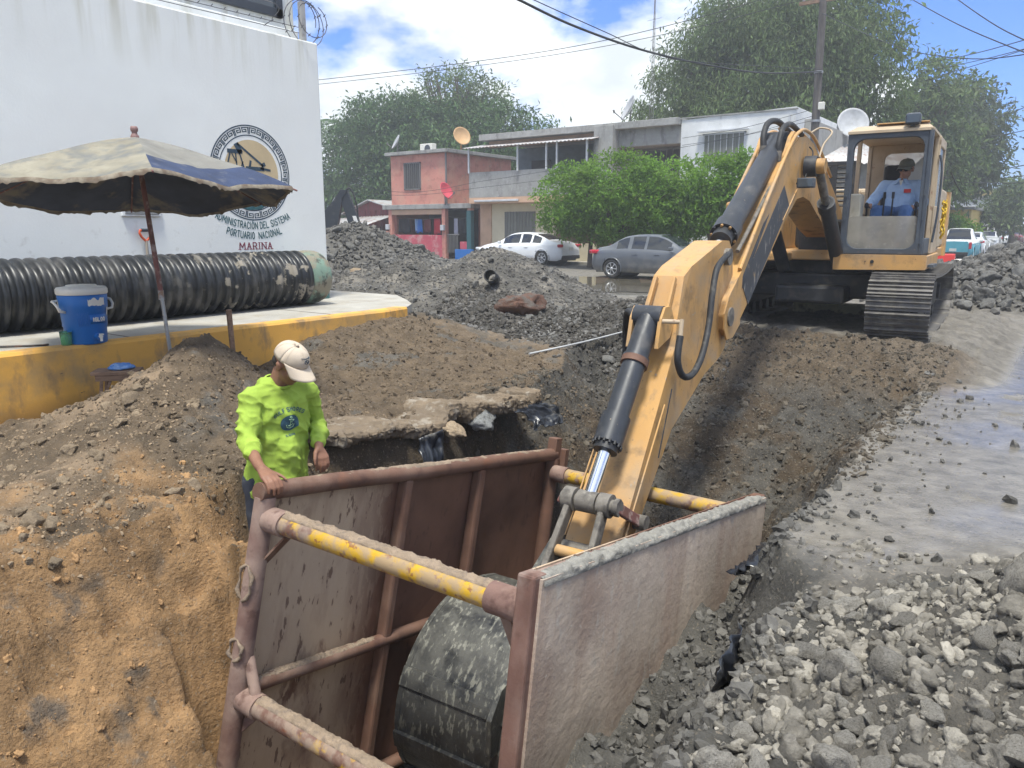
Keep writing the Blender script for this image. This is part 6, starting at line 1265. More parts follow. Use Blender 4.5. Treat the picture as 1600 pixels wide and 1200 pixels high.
def car(name, loc, rz, paint, label, cat='car', kind='sedan', lower=None, group='parked cars'):
    p = PROF[kind]; Lc, Wc = p['L'], p['W']; c = empty(name, loc, rz, label=label, cat=cat, group=group); NXs = 96; rows = []
    for i in range(NXs + 1):
        t = i / NXs; x = (t - .5) * Lc; top = ip(p['top'], t); top = (top + ip(p['top'], max(0, t - .012)) + ip(p['top'], min(1, t + .012))) / 3; belt = min(ip(p['belt'], t), top - .005); gh = top - belt; g = min(1, max(0, gh / .46))
        w = Wc / 2 * (1 - .16 * (abs(2 * t - 1)) ** 5 - .05 * (abs(2 * t - 1)) ** 12); sill = .20 + .10 * max(0, (.06 - t) / .06) + .10 * max(0, (t - .95) / .05); bs = belt
        ring = [(w * .90, sill), (w * .985, sill + .06), (w, sill + (bs - sill) * .35), (w * 1.0, sill + (bs - sill) * .6), (w * .985, sill + (bs - sill) * .85), (w * .955, bs), (w * (.93 - .05 * g), bs + gh * .10), (w * (.88 - .13 * g), bs + gh * .50), (w * (.82 - .16 * g), bs + gh * .86), (w * (.72 - .14 * g), bs + gh * .965), (w * .4, top), (0, top + .006)]
        rows.append([(x, y, z) for y, z in ring] + [(x, -y, z) for y, z in ring[-2::-1]])
    nr = len(rows[0]); body, gl, low = MB(), MB(), MB(); wx = [(q - .5) * Lc for q in p['wb']]
    for i in range(NXs):
        t = (i + .5) / NXs
        for j in range(nr - 1):
            quad = [rows[i][j], rows[i + 1][j], rows[i + 1][j + 1], rows[i][j + 1]]; jj = min(j, nr - 2 - j); cx_ = sum(q[0] for q in quad) / 4; cz_ = sum(q[2] for q in quad) / 4
            if jj < 5 and min(math.hypot(cx_ - a, cz_ - p['wr']) for a in wx) < p['wr'] + .035: continue
            slope = abs(rows[i + 1][11][2] - rows[i][11][2]) / (Lc / NXs); cab0, cab1 = p['cab']; tgt = body
            if cab0 < t < cab1:
                top = ip(p['top'], t); belt = ip(p['belt'], t)
                if 6 <= jj <= 7 and top - belt > .24 and not any(abs(t - q) < .011 for q in (cab0 + .30 * (cab1 - cab0) + .13 * 0, .455)) and t < .66 and t > cab0 + .055: tgt = gl
                elif jj >= 9 and slope > .26: tgt = gl
            if lower is not None and tgt is body and jj <= 3: tgt = low
            tgt.add(quad, [(0, 1, 2, 3)], True)
    for row, fl in ((rows[0], 1), (rows[-1], -1)):
        cx_ = row[0][0]; (low if lower is not None and fl == 1 else body).add(list(row), [tuple(range(nr))])
    def merge(b, nm, m, par, solid=0):
        o = b.build(nm, m, par); bm = bmesh.new(); bm.from_mesh(o.data); bmesh.ops.remove_doubles(bm, verts=bm.verts, dist=.0008); bm.to_mesh(o.data); bm.free(); fix_normals(o.data); return o
    bd = merge(body, 'body', paint, c); merge(gl, 'windows', CGL, c)
    if lower is not None: merge(low, 'lower_panel', lower, c)
    MB().box((0, 0, .30), (Lc * .92, Wc * .80, .22)).build('underbody', BTRIM, c)
    for a in wx:
        MB().cyl((a, -Wc * .42, p['wr']), (a, Wc * .42, p['wr']), p['wr'] + .03, n=24).build('wheel_well', BTRIM, c)
        for s in (-1, 1):
            y = s * (Wc / 2 - .02); r_ = p['wr']; Mw = Matrix.Translation((a, y, r_)) @ Matrix.Rotation(R(90) * -s, 4, 'X'); wh = MB().lathe([(r_ * .62, -.19), (r_ * .93, -.19), (r_, -.15), (r_, -.03), (r_ * .94, .012), (r_ * .70, .012), (r_ * .64, -.01)], 32, Mw).build('wheel', TYRE, c)
            b = MB(); b.lathe([(r_ * .66, .0), (r_ * .62, .012), (r_ * .58, -.02), (r_ * .55, -.12)], 32, Mw); b.lathe([(0, .0), (r_ * .16, .0), (r_ * .18, -.02)], 16, Mw)
            for k in range(7): an = 2 * math.pi * k / 7; b.add([tuple(Mw @ Vector(q)) for q in [(math.cos(an - .16) * r_ * .15, math.sin(an - .16) * r_ * .15, .0), (math.cos(an + .16) * r_ * .15, math.sin(an + .16) * r_ * .15, .0), (math.cos(an + .13) * r_ * .62, math.sin(an + .13) * r_ * .62, .004), (math.cos(an - .13) * r_ * .62, math.sin(an - .13) * r_ * .62, .004)]], [(0, 1, 2, 3)])
            b.build('rim', RIMM, wh); MB().lathe([(0, -.08), (r_ * .6, -.08)], 24, Mw).build('brake_disc', BTRIM, wh)
            ar = MB().tube([(a + (r_ + .045) * math.cos(th), s * (Wc / 2 - .006), p['wr'] + (r_ + .045) * math.sin(th)) for th in np.linspace(-.25, math.pi + .25, 20)], .022, 6).build('arch_trim', paint if lower is None else lower, c)
    zr = .84 if kind != 'pickup' else .78
    for s in (-1, 1):
        if kind == 'pickup': MB().box((-Lc / 2 - .01, s * Wc * .44, zr), (.05, .13, .34)).build('taillight', TLAMP, c, bev=.01)
        else: MB().box((-Lc / 2 + .14, s * Wc * .385, zr + .03), (.26, .40, .13), rz=s * .62).build('taillight', TLAMP, c, bev=.04, seg=3)
        MB().box((Lc / 2 - .17, s * Wc * .36, .70), (.28, .34, .13), rz=-s * .55).build('headlight', HLAMP, c, bev=.04, seg=3)
        MB().box((Lc * .175, s * (Wc / 2 + .06), 1.0), (.12, .18, .12)).build('mirror', paint, c, bev=.03)
        for xh in (-.09, .09): MB().box((Lc * (xh - .03), s * (Wc / 2 - .005), .80), (.20, .03, .03)).build('door_handle', paint, c, bev=.008)
    MB().box((-Lc / 2 + .02, 0, .36), (.10, Wc * .80, .16)).build('rear_bumper', BTRIM, c, bev=.03); MB().box((Lc / 2 - .05, 0, .36), (.08, Wc * .7, .22)).build('grille', BTRIM, c, bev=.03)
    MB().box((-Lc / 2 - .004, 0, .72 if kind != 'pickup' else .55), (.02, .34, .15)).build('number_plate', PLATEM, c); MB().box((Lc / 2 + .0, 0, .40), (.02, .34, .13)).build('number_plate', PLATEM, c)
    if kind != 'pickup': MB().tube([(-Lc * .05, 0, 1.46), (-Lc * .12, 0, 1.85)], .008, 5).build('aerial', BTRIM, c)
    if kind == 'pickup': MB().box((-.10, 0, 1.36), (.02, Wc * .62, .34)).build('rear_glass', CGL, c)
    return c
CPW = mat('car_white', (.70, .72, .74), .22, coat=.6, var=.02, layers=[dict(c=(.45, .42, .37), s=3, lo=.5, hi=.7, zr=(.75, .25), a=.7, r=.7)]); CPG = mat('car_grey', (.105, .115, .13), .28, .3, coat=.5, var=.04, layers=[dict(c=(.28, .26, .23), s=3, lo=.45, hi=.68, zr=(.85, .2), a=.7, r=.8)])
car('white_sedan', (-20.95, 30.0, .02), math.pi, CPW, 'clean white sedan half hidden by the mud mound, tail to the right'); car('grey_sedan', (-11.25, 23.9, .0), 0.0, CPG, 'dusty grey sedan behind the puddle with splashed side', kind='compact')
car('pickup_truck', (-5.35, 49.3, 0), math.pi / 2, mat('pickup_white', (.66, .68, .68), .4), 'old white and turquoise pickup seen from behind beside the cab', cat='pickup', kind='pickup', lower=mat('turquoise_paint', (.08, .34, .44), .4), group='cars parked along the road')
car('white_sedan', (-5.55, 57.2, 0), math.pi / 2, CPW, 'white sedan just ahead of the turquoise pickup', group='cars parked along the road'); car('white_sedan', (-6.3, 77, 0), -math.pi / 2, CPW, 'white sedan facing the viewer, front grille showing', group='cars parked along the road')
car('white_sedan', (-6.55, 94, 0), -math.pi / 2, CPW, 'smaller looking white sedan behind the one facing the viewer', group='cars parked along the road'); car('maroon_sedan', (-5.8, 101, 0), math.pi / 2, mat('car_maroon', (.10, .012, .025), .25, coat=.5), 'dark maroon sedan at the far end of the parked row', group='cars parked along the road'); car('white_sedan', (-5.6, 112, 0), math.pi / 2, CPW, 'white sedan beyond the maroon one, farthest of all', group='cars parked along the road')
# backhoe arm behind the gravel mound
BH = empty('backhoe', (-22.3, 20.0, 0), label='black backhoe arm rising behind the gravel mound by the white wall', cat='backhoe'); BHP = mat('black_arm_paint', (.022, .027, .036), .45, layers=[dict(c=(.12, .12, .12), s=4, lo=.56, hi=.7, a=.5)])
rr_ = Vector((math.cos(R(36)), math.sin(R(36)), 0))      # the arm swings in this vertical plane
def bp(a, z, o=0): v = rr_ * a + Vector((-rr_.y, rr_.x, 0)) * o; return (v.x, v.y, z)
def slab(poly, o0, o1, nm, m, par): b = MB(); n = len(poly); b.add([bp(a, z, o0) for a, z in poly] + [bp(a, z, o1) for a, z in poly], [(i, (i + 1) % n, n + (i + 1) % n, n + i) for i in range(n)]); b.add([bp(a, z, o0) for a, z in poly] + [bp(a, z, o1) for a, z in poly], [tuple(range(n)), tuple(range(2 * n - 1, n - 1, -1))]); return b.build(nm, m, par, bev=.02)
slab([(-.85, .0), (-.45, .0), (-.28, 1.4), (.02, 2.75), (.22, 3.02), (-.02, 3.05), (-.28, 2.7), (-.72, 2.2), (-.95, 1.6)], -.17, .17, 'boom', BHP, BH); slab([(.0, 2.95), (.2, 3.0), (.36, 2.6), (.84, 1.2), (.62, .6), (.48, .6), (.18, 1.9), (-.05, 2.7)], -.13, .13, 'dipper', BHP, BH)
MB().cyl(bp(-.75, 2.0), bp(-.25, 2.75), .05, n=10).cyl(bp(.62, 1.85), bp(.95, .9), .03, n=10).build('cylinder', GALV, BH); MB().tube(smooth_path([bp(.1, 3.0), bp(.3, 3.1), bp(.5, 2.6), bp(.55, 2.0)], 6), .03, 6).build('hose', HOSE, BH)
slab([(.36, 2.1), (.50, 2.1), (.66, 1.62), (.52, 1.6)], -.14, -.135, 'sticker', PLATEM, BH)
qs, wd = strokes('EPE', .24, .05, .35); b = MB()
for i, q in enumerate(qs): b.add([bp(-.58 - y_ + .12, 1.25 + x_, -.175 - .001 * (i % 4)) for x_, y_ in q], [(0, 1, 2, 3)])
b.build('lettering', PLATEM, BH)
slab([(-1.6, 0), (-.3, 0), (-.3, 1.1), (-1.6, 1.1)], -.8, .8, 'chassis', BHP, BH)
for a in (-1.4, -.3): MB().cyl(bp(a, .4, -.95), bp(a, .4, .95), .4, n=20).build('wheel', TYRE, BH)
# red barrier, plank, stump, slabs, pipe stub
RB = empty('road_barrier', (-3.0, 22, .12), label='red and white plastic road barrier behind the excavator track', cat='barrier'); MB().prism([(-.28, 0), (.28, 0), (.2, .35), (.10, .9), (-.10, .9), (-.2, .35)], -.55, .55, axis='x').build('body', mat('red_plastic', (.55, .035, .03), .5), RB, bev=.03); MB().box((.75, 0, .4), (.4, .35, .75)).build('end_block', WPL, RB, bev=.03)
o = MB().box((0, 0, 0), (1.15, .30, .16)).build('concrete_beam', mat('pale_beam', (.50, .46, .30), .9, var=.2, layers=[dict(c=(.18, .15, .11), s=6, lo=.5, hi=.65)]), bev=.02, label='pale yellowish concrete beam lying under the excavator', cat='beam'); o.location = (-3.15, 13.2, .36)
def boulder(loc, s, m, label, seed, rz=0, cat='boulder', name='boulder'):
    V, Fc = rock_shape(4, seed, 8, .32); o = link(np_mesh(name, V, Fc, True), name, m, label=label, cat=cat); o.location = loc; o.scale = s; o.rotation_euler = (.15, .1, rz); return o
boulder((-7.75, 10.9, float(hz(-7.75, 10.9)[0]) + .14), (.50, .46, .40), mat('red_soil_lump', (.115, .062, .045), .95, var=.3, vscale=5, bump=.02, bscale=16, layers=[dict(c=(.10, .09, .08), s=3, lo=.45, hi=.6, up=(.2, .7), a=.9)]), 'reddish brown block of soil in front of the mud mound', 501, cat='soil block', name='soil_block')
boulder((-12.8, 13.5, float(hz(-12.8, 13.5)[0]) + .16), (.55, .45, .40), STONE_B, 'biggest pale concrete chunk between the two dark mounds', 502, .4); boulder((-13.2, 12.3, float(hz(-13.2, 12.3)[0]) + .14), (.50, .40, .32), STONE_B, 'tan concrete chunk left of the biggest pale one', 503, 1.2)
PS = empty('pipe_stub', (-9.0, 11.8, float(hz(-9.0, 11.8)[0]) + .08), rz=R(25), label='short black pipe end sticking out of the mud mound', cat='pipe'); MB().lathe([(.14, 0), (.165, 0), (.165, .5), (.14, .5), (.14, 0)], 24, Matrix.Rotation(R(75), 4, 'X') @ Matrix.Scale(.72, 4)).build('pipe_wall', BTRIM, PS)
# ---------------------------------------------------------------- broken pavement lip, plastic sheets
SLABM = mat('broken_pavement', (.18, .138, .095), .95, var=.25, vscale=6, bump=.012, bscale=26, bdetail=8, layers=[dict(c=(.16, .125, .09), s=5, lo=.45, hi=.62, a=.8), dict(c=(.32, .285, .235), s=9, lo=.55, hi=.66, a=.7)])
def lip(name, pts, back, thick, label, seed, m=SLABM):
    b = MB(); P = []; path = smooth_path([(*p, 0) for p in pts], 70); n = len(path)
    prof = [(-1, -.02), (-.66, .0), (-.36, .010), (-.16, .014), (-.04, .010), (.0, -.02), (-.01, -.5), (-.05, -1.0), (-.3, -1.15), (-1, -1.2)]
    us = np.linspace(0, len(prof) - 1, 46); DX = np.interp(us, range(len(prof)), [q[0] for q in prof]); DZ = np.interp(us, range(len(prof)), [q[1] for q in prof])
    for i, p in enumerate(path):
        e = .20 * (fbm(np.array([p.y * 5.0 + seed]), np.array([seed * 1.7]), octs=6, gain=.72)[0] - .45); th = thick * (.6 + .8 * vnoise(np.array([p.y * 7.]), np.array([seed * 2.]))[0]); zt = max(-.03, float(hz(p.x - .45, p.y)[0])) + .015
        zz = np.where(DZ < -.1, DZ * th, np.where(DZ < 0, DZ, DZ)); X = p.x + e + DX * back; Z = zt + zz; nn = fbm(X * 16, np.full_like(X, p.y * 16), Z * 16 + seed, octs=4, gain=.65, ridged=True) - .55; n2 = fbm(X * 5, np.full_like(X, p.y * 5), Z * 5 + seed, octs=3) - .5
        out = np.clip((DX + .5) * 2, -.4, 1); X = X + .06 * nn * out + .05 * n2; Z = Z + (.045 * nn + .05 * n2) * np.where(DZ > -.1, 1, -.4)
        P.append([(float(x), p.y, float(z)) for x, z in zip(X, Z)])
    b.grid(P); return b.build(name, m, None, label=label, cat='broken pavement')
lip('broken_pavement', [(-4.24, 3.35), (-4.16, 3.85), (-4.14, 4.45), (-4.10, 4.95)], .62, .09, 'broken tan pavement crust overhanging the trench behind the worker in green', 3)
lip('broken_pavement', [(-4.08, 4.9), (-4.0, 5.3), (-3.92, 5.6), (-3.9, 5.8)], .45, .12, 'grey lumpy pavement edge carrying the torn black plastic', 9)
SHEET = mat('black_plastic', (.014, .017, .024), .28, var=.3, vscale=9, spec=.6, layers=[dict(c=(.15, .14, .12), s=6, lo=.56, hi=.66, r=.9, a=.6)])
GEOT = mat('grey_fabric', (.33, .335, .33), .9, var=.2, vscale=9, bump=.004, bscale=40, layers=[dict(c=(.16, .15, .13), s=8, lo=.5, hi=.64, a=.8)])
def crumple(name, o, u, v, nu, nv, amp, seed, m, label, cat='plastic sheet'):
    o, u, v = Vector(o), Vector(u), Vector(v); nrm = u.cross(v).normalized(); b = MB(); P = []
    for i in range(nu + 1):
        row = []
        for j in range(nv + 1):
            s, t = i / nu, j / nv; q = fbm(np.array([s * 4.5 + seed]), np.array([t * 3.0 + seed * 2.3]), octs=4, ridged=True)[0] - .5; e = .16 * (vnoise(np.array([s * 5 + seed]), np.array([seed * 3.]))[0] - .5) * t
            row.append(o + u * (s + .12 * math.sin(t * 5 + seed)) + v * (t + e) + nrm * amp * 2 * q)
        P.append(row)
    b.grid(P); return b.build(name, m, None, solid=.003, label=label, cat=cat)
crumple('plastic_sheet', (-4.07, 4.30, -.02), (.02, .26, .03), (.16, .02, -.56), 26, 30, .05, 1.3, SHEET, 'torn black plastic sheet hanging into the cavity behind the top rail')
crumple('plastic_sheet', (-3.94, 5.46, .07), (.06, .42, .0), (.20, .02, -.20), 30, 20, .05, 4.7, SHEET, 'crumpled black plastic flap lying over the pavement edge above the box')
boulder((-4.02, 5.10, .00), (.14, .18, .12), mat('white_grey_lump', (.27, .275, .27), .95, var=.25, vscale=9, bump=.02, bscale=22, layers=[dict(c=(.17, .165, .15), s=7, lo=.5, hi=.64, a=.8)]), 'whitish grey lump of concrete beside the black plastic on the trench edge', 611, .5)
boulder((-4.02, 4.72, -.02), (.13, .17, .11), STONE_B, 'tan crumbling lump in the trench edge left of the whitish one', 612, 1.1)
crumple('plastic_sheet', (-.86, 2.50, .06), (-.03, .34, .03), (-.10, .02, -.52), 24, 30, .045, 11.1, SHEET, 'black plastic sheet standing in the cut edge of the right rubble')
crumple('plastic_sheet', (-1.16, 3.95, -.12), (.06, .42, .06), (-.22, .03, -.22), 24, 20, .06, 15.1, SHEET, 'black plastic scrap between the box and the right bank')
o = MB().tube(smooth_path([(-5.02, 7.25, float(hz(-5.02, 7.25)[0]) + .04), (-4.95, 8.3, float(hz(-4.95, 8.3)[0]) + .05), (-4.88, 9.4, float(hz(-4.88, 9.4)[0]) + .05)], 6), .012, 8).build('plastic_pipe', GDISH, label='thin white plastic pipe lying on the soil behind the boom cylinder hose', cat='pipe')
# ---------------------------------------------------------------- people
from mathutils.bvhtree import BVHTree
def skinmat(name, c): return mat(name, c, .55, var=.12, vscale=14, spec=.4, bump=.0012, bscale=120, layers=[dict(c=(c[0] * .7, c[1] * .6, c[2] * .55), s=16, lo=.52, hi=.68, a=.4)])
SKIN = skinmat('tanned_skin', (.235, .118, .075)); SKIN2 = skinmat('light_tan_skin', (.32, .175, .12))
def head_prims(c, fwd, up, s=1.0):
    """skull, jaw, brow, nose, lips, ears of a face looking along fwd"""
    f = Vector(fwd).normalized(); u = Vector(up); u = (u - f * u.dot(f)).normalized(); r = f.cross(u); Mx = Matrix((r, f, u)).transposed(); c = Vector(c)
    def P(x, y, z): return tuple(c + Mx @ (Vector((x, y, z)) * s))
    def E(p, q): return ('e', P(*p), tuple(t * s for t in q), Mx)
    pr = [E((0, -.012, .03), (.074, .094, .086)), E((0, .018, -.045), (.060, .068, .068)), E((0, .055, -.088), (.030, .026, .022)), E((0, .074, .018), (.052, .018, .012)), E((0, .080, -.052), (.026, .014, .008)), E((0, .078, -.066), (.022, .014, .008)), E((0, .094, -.022), (.0165, .018, .013)),
          ('c', P(0, .082, .014), P(0, .096, -.018), .009 * s, .013 * s), E((.035, .062, -.02), (.024, .022, .024)), E((-.035, .062, -.02), (.024, .022, .024))]
    for sx in (-1, 1): pr += [E((sx * .076, -.008, -.012), (.010, .020, .030)), E((sx * .080, -.016, .004), (.010, .018, .016))]
    return pr, P, Mx
def hand_prims(w, knuckle, fingers, thumb, r=.0100, palm_w=None):
    """w: wrist, knuckle: four knuckle points, fingers: four lists of joints after the knuckle, thumb: joints from the palm side"""
    w = Vector(w); pr = []
    for kp in knuckle: pr.append(('c', tuple(w.lerp(Vector(kp), .12)), kp, r * 1.75, r * 1.35))
    for a, b in zip(knuckle[:-1], knuckle[1:]): pr.append(('c', a, b, r * 1.3, r * 1.3)); pr.append(('c', tuple(w.lerp(Vector(a), .55)), tuple(w.lerp(Vector(b), .55)), r * 1.7, r * 1.7))
    for kp, fl in zip(knuckle, fingers):
        p = kp; rr_ = r * 1.1
        for q in fl: pr.append(('c', p, q, rr_, rr_ * .9)); p = q; rr_ *= .9
    p = tuple(w.lerp(Vector(thumb[0]), .3)); rr_ = r * 1.7
    for q in thumb: pr.append(('c', p, q, rr_, rr_ * .8)); p = q; rr_ *= .8
    return pr
def wrinkle(amp, fx, fz, seed):
    def f(V): return (amp * (fbm(V[:, 0] * fx, V[:, 1] * fx, V[:, 2] * fz, seed=seed, octs=3, ridged=True) - .5) + amp * .8 * (fbm(V[:, 0] * 9 + V[:, 2] * 5, V[:, 1] * 9 - V[:, 2] * 4, V[:, 2] * 4, seed=seed + 5, octs=2) - .5)).astype(np.float32)
    return f
def rel(o):
    o = Vector(o); return lambda *p: tuple(Vector(p) - o)
# --- worker in the trench
WO = Vector((-3.80, 2.78, -.68)); PW = empty('person', WO, label='worker in lime green shirt and beige cap holding the trench box rail', cat='person')
q = rel(WO); shR, shL = q(-3.775, 2.625, .675), q(-3.735, 3.005, .665); elR, elL = q(-3.70, 2.525, .435), q(-3.765, 3.095, .42); wrR, wrL = q(-3.46, 2.425, .365), q(-3.60, 2.955, .335); neck0, neck1 = q(-3.775, 2.81, .69), q(-3.72, 2.815, .80); hc = q(-3.665, 2.825, .845)
hp, HPf, HM = head_prims(hc, (.80, .16, -.60), (.55, .05, .85), 1.02)
kn = [q(-3.322, 2.352, .336), q(-3.318, 2.376, .340), q(-3.320, 2.400, .340), q(-3.326, 2.423, .335)]
fg = [[q(-3.288, 2.346, .318), q(-3.272, 2.344, .290), q(-3.274, 2.344, .266)], [q(-3.278, 2.372, .322), q(-3.260, 2.371, .288), q(-3.266, 2.371, .255)], [q(-3.278, 2.397, .322), q(-3.260, 2.397, .286), q(-3.266, 2.397, .252)], [q(-3.284, 2.421, .318), q(-3.264, 2.422, .286), q(-3.269, 2.422, .256)]]
th = [q(-3.395, 2.440, .338), q(-3.352, 2.458, .326), q(-3.322, 2.470, .316), q(-3.296, 2.476, .302)]
knL = [q(-3.578, 2.918, .262), q(-3.565, 2.936, .258), q(-3.556, 2.955, .258), q(-3.552, 2.974, .262)]
fgL = [[q(-3.572, 2.912, .222), q(-3.580, 2.914, .196), q(-3.590, 2.918, .182)], [q(-3.556, 2.932, .214), q(-3.564, 2.934, .184), q(-3.576, 2.936, .166)], [q(-3.546, 2.954, .216), q(-3.554, 2.955, .188), q(-3.566, 2.956, .172)], [q(-3.544, 2.976, .226), q(-3.551, 2.977, .204), q(-3.561, 2.977, .190)]]
thL = [q(-3.575, 2.905, .295), q(-3.560, 2.888, .265), q(-3.556, 2.885, .238), q(-3.560, 2.888, .222)]
pel = q(-3.83, 2.78, .17); chest = q(-3.80, 2.80, .52)
body = hp + hand_prims(wrR, kn, fg, th, .0112) + hand_prims(wrL, knL, fgL, thL) + [('c', neck0, neck1, .062, .056), ('c', neck1, hc, .056, .05), ('e', chest, (.095, .15, .17)), ('c', chest, pel, .125, .13), ('c', q(-3.775, 2.68, .63), q(-3.745, 2.95, .63), .045, .045), ('c', q(-3.775, 2.64, .63), elR, .042, .040), ('c', elR, wrR, .040, .029), ('c', q(-3.745, 2.99, .62), elL, .042, .040), ('c', elL, wrL, .040, .028),
        ('c', wrR, tuple(Vector(wrR).lerp(Vector(kn[1]), .35)), .029, .026), ('c', wrL, tuple(Vector(wrL).lerp(Vector(knL[1]), .35)), .028, .025)]
legs = []
for s in (-1, 1): hj, kj, aj = q(-3.83, 2.78 + s * .10, .14), q(-3.79, 2.78 + s * .12, -.22), q(-3.83, 2.78 + s * .13, -.58); legs += [(hj, kj, aj, q(-3.70, 2.78 + s * .15, -.645))]
for hj, kj, aj, tj in legs: body += [('c', hj, kj, .075, .052), ('c', kj, aj, .052, .036), ('c', aj, tj, .035, .03)]
blob('body', body, .0062, SKIN, PW, smooth=3)
LIME = mat('lime_shirt', (.29, .415, .055), .85, var=.06, vscale=9, bump=.0012, bscale=90, layers=[dict(c=(.25, .37, .05), s=6, lo=.55, hi=.72, a=.5), dict(c=(.34, .43, .10), s=14, lo=.58, hi=.70, a=.35)])
foR = tuple(Vector(elR).lerp(Vector(wrR), .48))
shirt = [('e', q(-3.80, 2.80, .50), (.138, .205, .25)), ('c', q(-3.79, 2.735, .60), q(-3.81, 2.72, .12), .118, .122), ('c', q(-3.77, 2.885, .60), q(-3.80, 2.86, .12), .118, .122), ('c', q(-3.74, 2.80, .36), q(-3.75, 2.79, .12), .105, .11), ('e', q(-3.80, 2.79, .08), (.155, .20, .10)), ('c', tuple(Vector(shR) - Vector((0, -.02, .02))), tuple(Vector(shL) - Vector((0, .02, .02))), .072, .072), ('c', q(-3.785, 2.75, .695), q(-3.765, 2.87, .69), .062, .062),
         ('c', tuple(Vector(shR) - Vector((0, 0, .03))), elR, .066, .058), ('c', elR, foR, .060, .052), ('e', elR, (.064, .060, .058)), ('c', tuple(Vector(shL) - Vector((0, 0, .03))), elL, .064, .055), ('c', elL, tuple(Vector(elL).lerp(Vector(wrL), .86)), .057, .044), ('e', tuple(Vector(elL).lerp(Vector(wrL), .80)), (.050, .050, .040))]
for k in range(3): p = Vector(elR).lerp(Vector(foR), .25 + .32 * k); shirt.append(('e', tuple(p), (.036, .066 - .004 * k, .062 - .004 * k)))
def wf(V):
    a = V[:, 2] * 7 + V[:, 1] * 6; r1 = fbm(a, V[:, 0] * 9 - V[:, 2] * 3, V[:, 1] * 3, seed=11, octs=2, ridged=True) ** 3; r2 = fbm(V[:, 2] * 16 + V[:, 0] * 7, V[:, 1] * 9, V[:, 0] * 6, seed=19, octs=2, ridged=True) ** 3
    return (.026 * (r1 - .35) + .010 * (r2 - .35)).astype(np.float32)
SHIRT = blob('shirt', shirt, .0068, LIME, PW, smooth=3, disp=wf)
MB().lathe([(.076, -.016), (.084, -.006), (.082, .006), (.072, .006)], 28, Matrix.Translation(q(-3.765, 2.81, .732)) @ Matrix.Rotation(R(22), 4, 'Y')).build('collar', LIME, PW)
TROU = mat('dark_trousers', (.035, .04, .055), .9, var=.2)
blob('trousers', [('e', q(-3.83, 2.78, .14), (.135, .185, .12))] + [x for hj, kj, aj, tj in legs for x in (('c', hj, kj, .098, .078), ('c', kj, aj, .076, .068))], .012, TROU, PW, smooth=3, disp=wrinkle(.014, 10, 7, 15))
for hj, kj, aj, tj in legs: blob('boot', [('c', aj, tuple(Vector(aj) - Vector((0, 0, .04))), .058, .055), ('c', tuple(Vector(aj) - Vector((0, 0, .055))), tuple(Vector(tj) + Vector((.03, .01, -.005))), .046, .040)], .010, DKS, PW, smooth=2)
def cap(parent, P, M3, m, brim_m=None, s=1.0, logo=None, lean=0.0):
    """soft cap with a curved peak; P maps head coordinates (x right, y forward, z up)"""
    b = MB(); rows = []
    for j in range(11):
        t = j / 10; rows.append([P(.086 * math.cos(a) * math.cos(t * 1.5) ** .72 * (1 - .0 * t), -.010 + (.106 + (.006 if math.sin(a) > 0 else 0)) * math.sin(a) * math.cos(t * 1.5) ** .72, .034 + .094 * math.sin(t * 1.5) ** .85 + .010 * math.sin(a) * (1 - t)) for a in [2 * math.pi * k / 36 for k in range(37)]])
    b.grid(rows); b.ball(P(0, -.012, .130), .009, 10, 6); cp = b.build('cap', m, parent, solid=.003)
    b = MB(); rows = []
    for k in range(25):
        a = R(12) + (math.pi - R(24)) * k / 24; row = []
        for j in range(7):
            t = j / 6; x0, y0 = .086 * math.cos(a), -.010 + .112 * math.sin(a); x1, y1 = .082 * math.cos(a), .070 + .118 * math.sin(a); row.append(P(x0 + (x1 - x0) * t, y0 + (y1 - y0) * t, .043 - .020 * t + .004 * math.sin(a) - 5.2 * (x0 + (x1 - x0) * t) ** 2 * t))
        rows.append(row)
    b.grid(rows); b.build('brim', brim_m or m, cp, solid=.004)
    for k in range(6):
        a = 2 * math.pi * k / 6 + .26; pts = [P((.0873) * math.cos(a) * math.cos(t * 1.5) ** .72, -.010 + (.1075 + (.006 if math.sin(a) > 0 else 0)) * math.sin(a) * math.cos(t * 1.5) ** .72, .0346 + .095 * math.sin(t * 1.5) ** .85 + .010 * math.sin(a) * (1 - t)) for t in np.linspace(.02, .98, 14)]; MB().tube(pts, .0011, 4).build('seam', m, cp)
    return cp
BEIGE = mat('beige_cap', (.50, .42, .33), .9, var=.06, vscale=12, bump=.0008, bscale=160, layers=[dict(c=(.38, .31, .23), s=9, lo=.55, hi=.72, a=.5)])
cp = cap(PW, HPf, HM, BEIGE)
def cap_pt(a, t, lift=.0035): return HPf((.086 + lift) * math.cos(a) * math.cos(t * 1.5) ** .72, -.010 + (.112 + lift) * math.sin(a) * math.cos(t * 1.5) ** .72, .034 + (.094 + lift) * math.sin(t * 1.5) ** .85 + .010 * math.sin(a) * (1 - t))
b = MB(); b.tube([cap_pt(math.pi / 2 + .19 * math.cos(w), .34 + .085 * math.sin(w)) for w in np.linspace(0, 2 * math.pi, 20)], .0018, 4)
b.tube([cap_pt(math.pi / 2 + .12 * math.sin(w * 2), .34 + .05 * (w - 1.5) / 1.5) for w in np.linspace(0, 3, 14)], .0016, 4); b.build('cap_emblem', NAVY, cp)
for k in range(8): a = math.pi / 2 + .40 - .115 * k; MB().tube([cap_pt(a, .47 + .02 * math.cos(k * 2.2)), cap_pt(a - .03, .535 + .02 * math.sin(k * 3.1)), cap_pt(a - .06, .48)], .0016, 4).build('stitched_letter', NAVY, cp)
blob('hair', [('e', HPf(0, -.052, -.012), (.070, .055, .045), HM)], .007, mat('dark_hair', (.02, .017, .015), .8), PW, smooth=2)
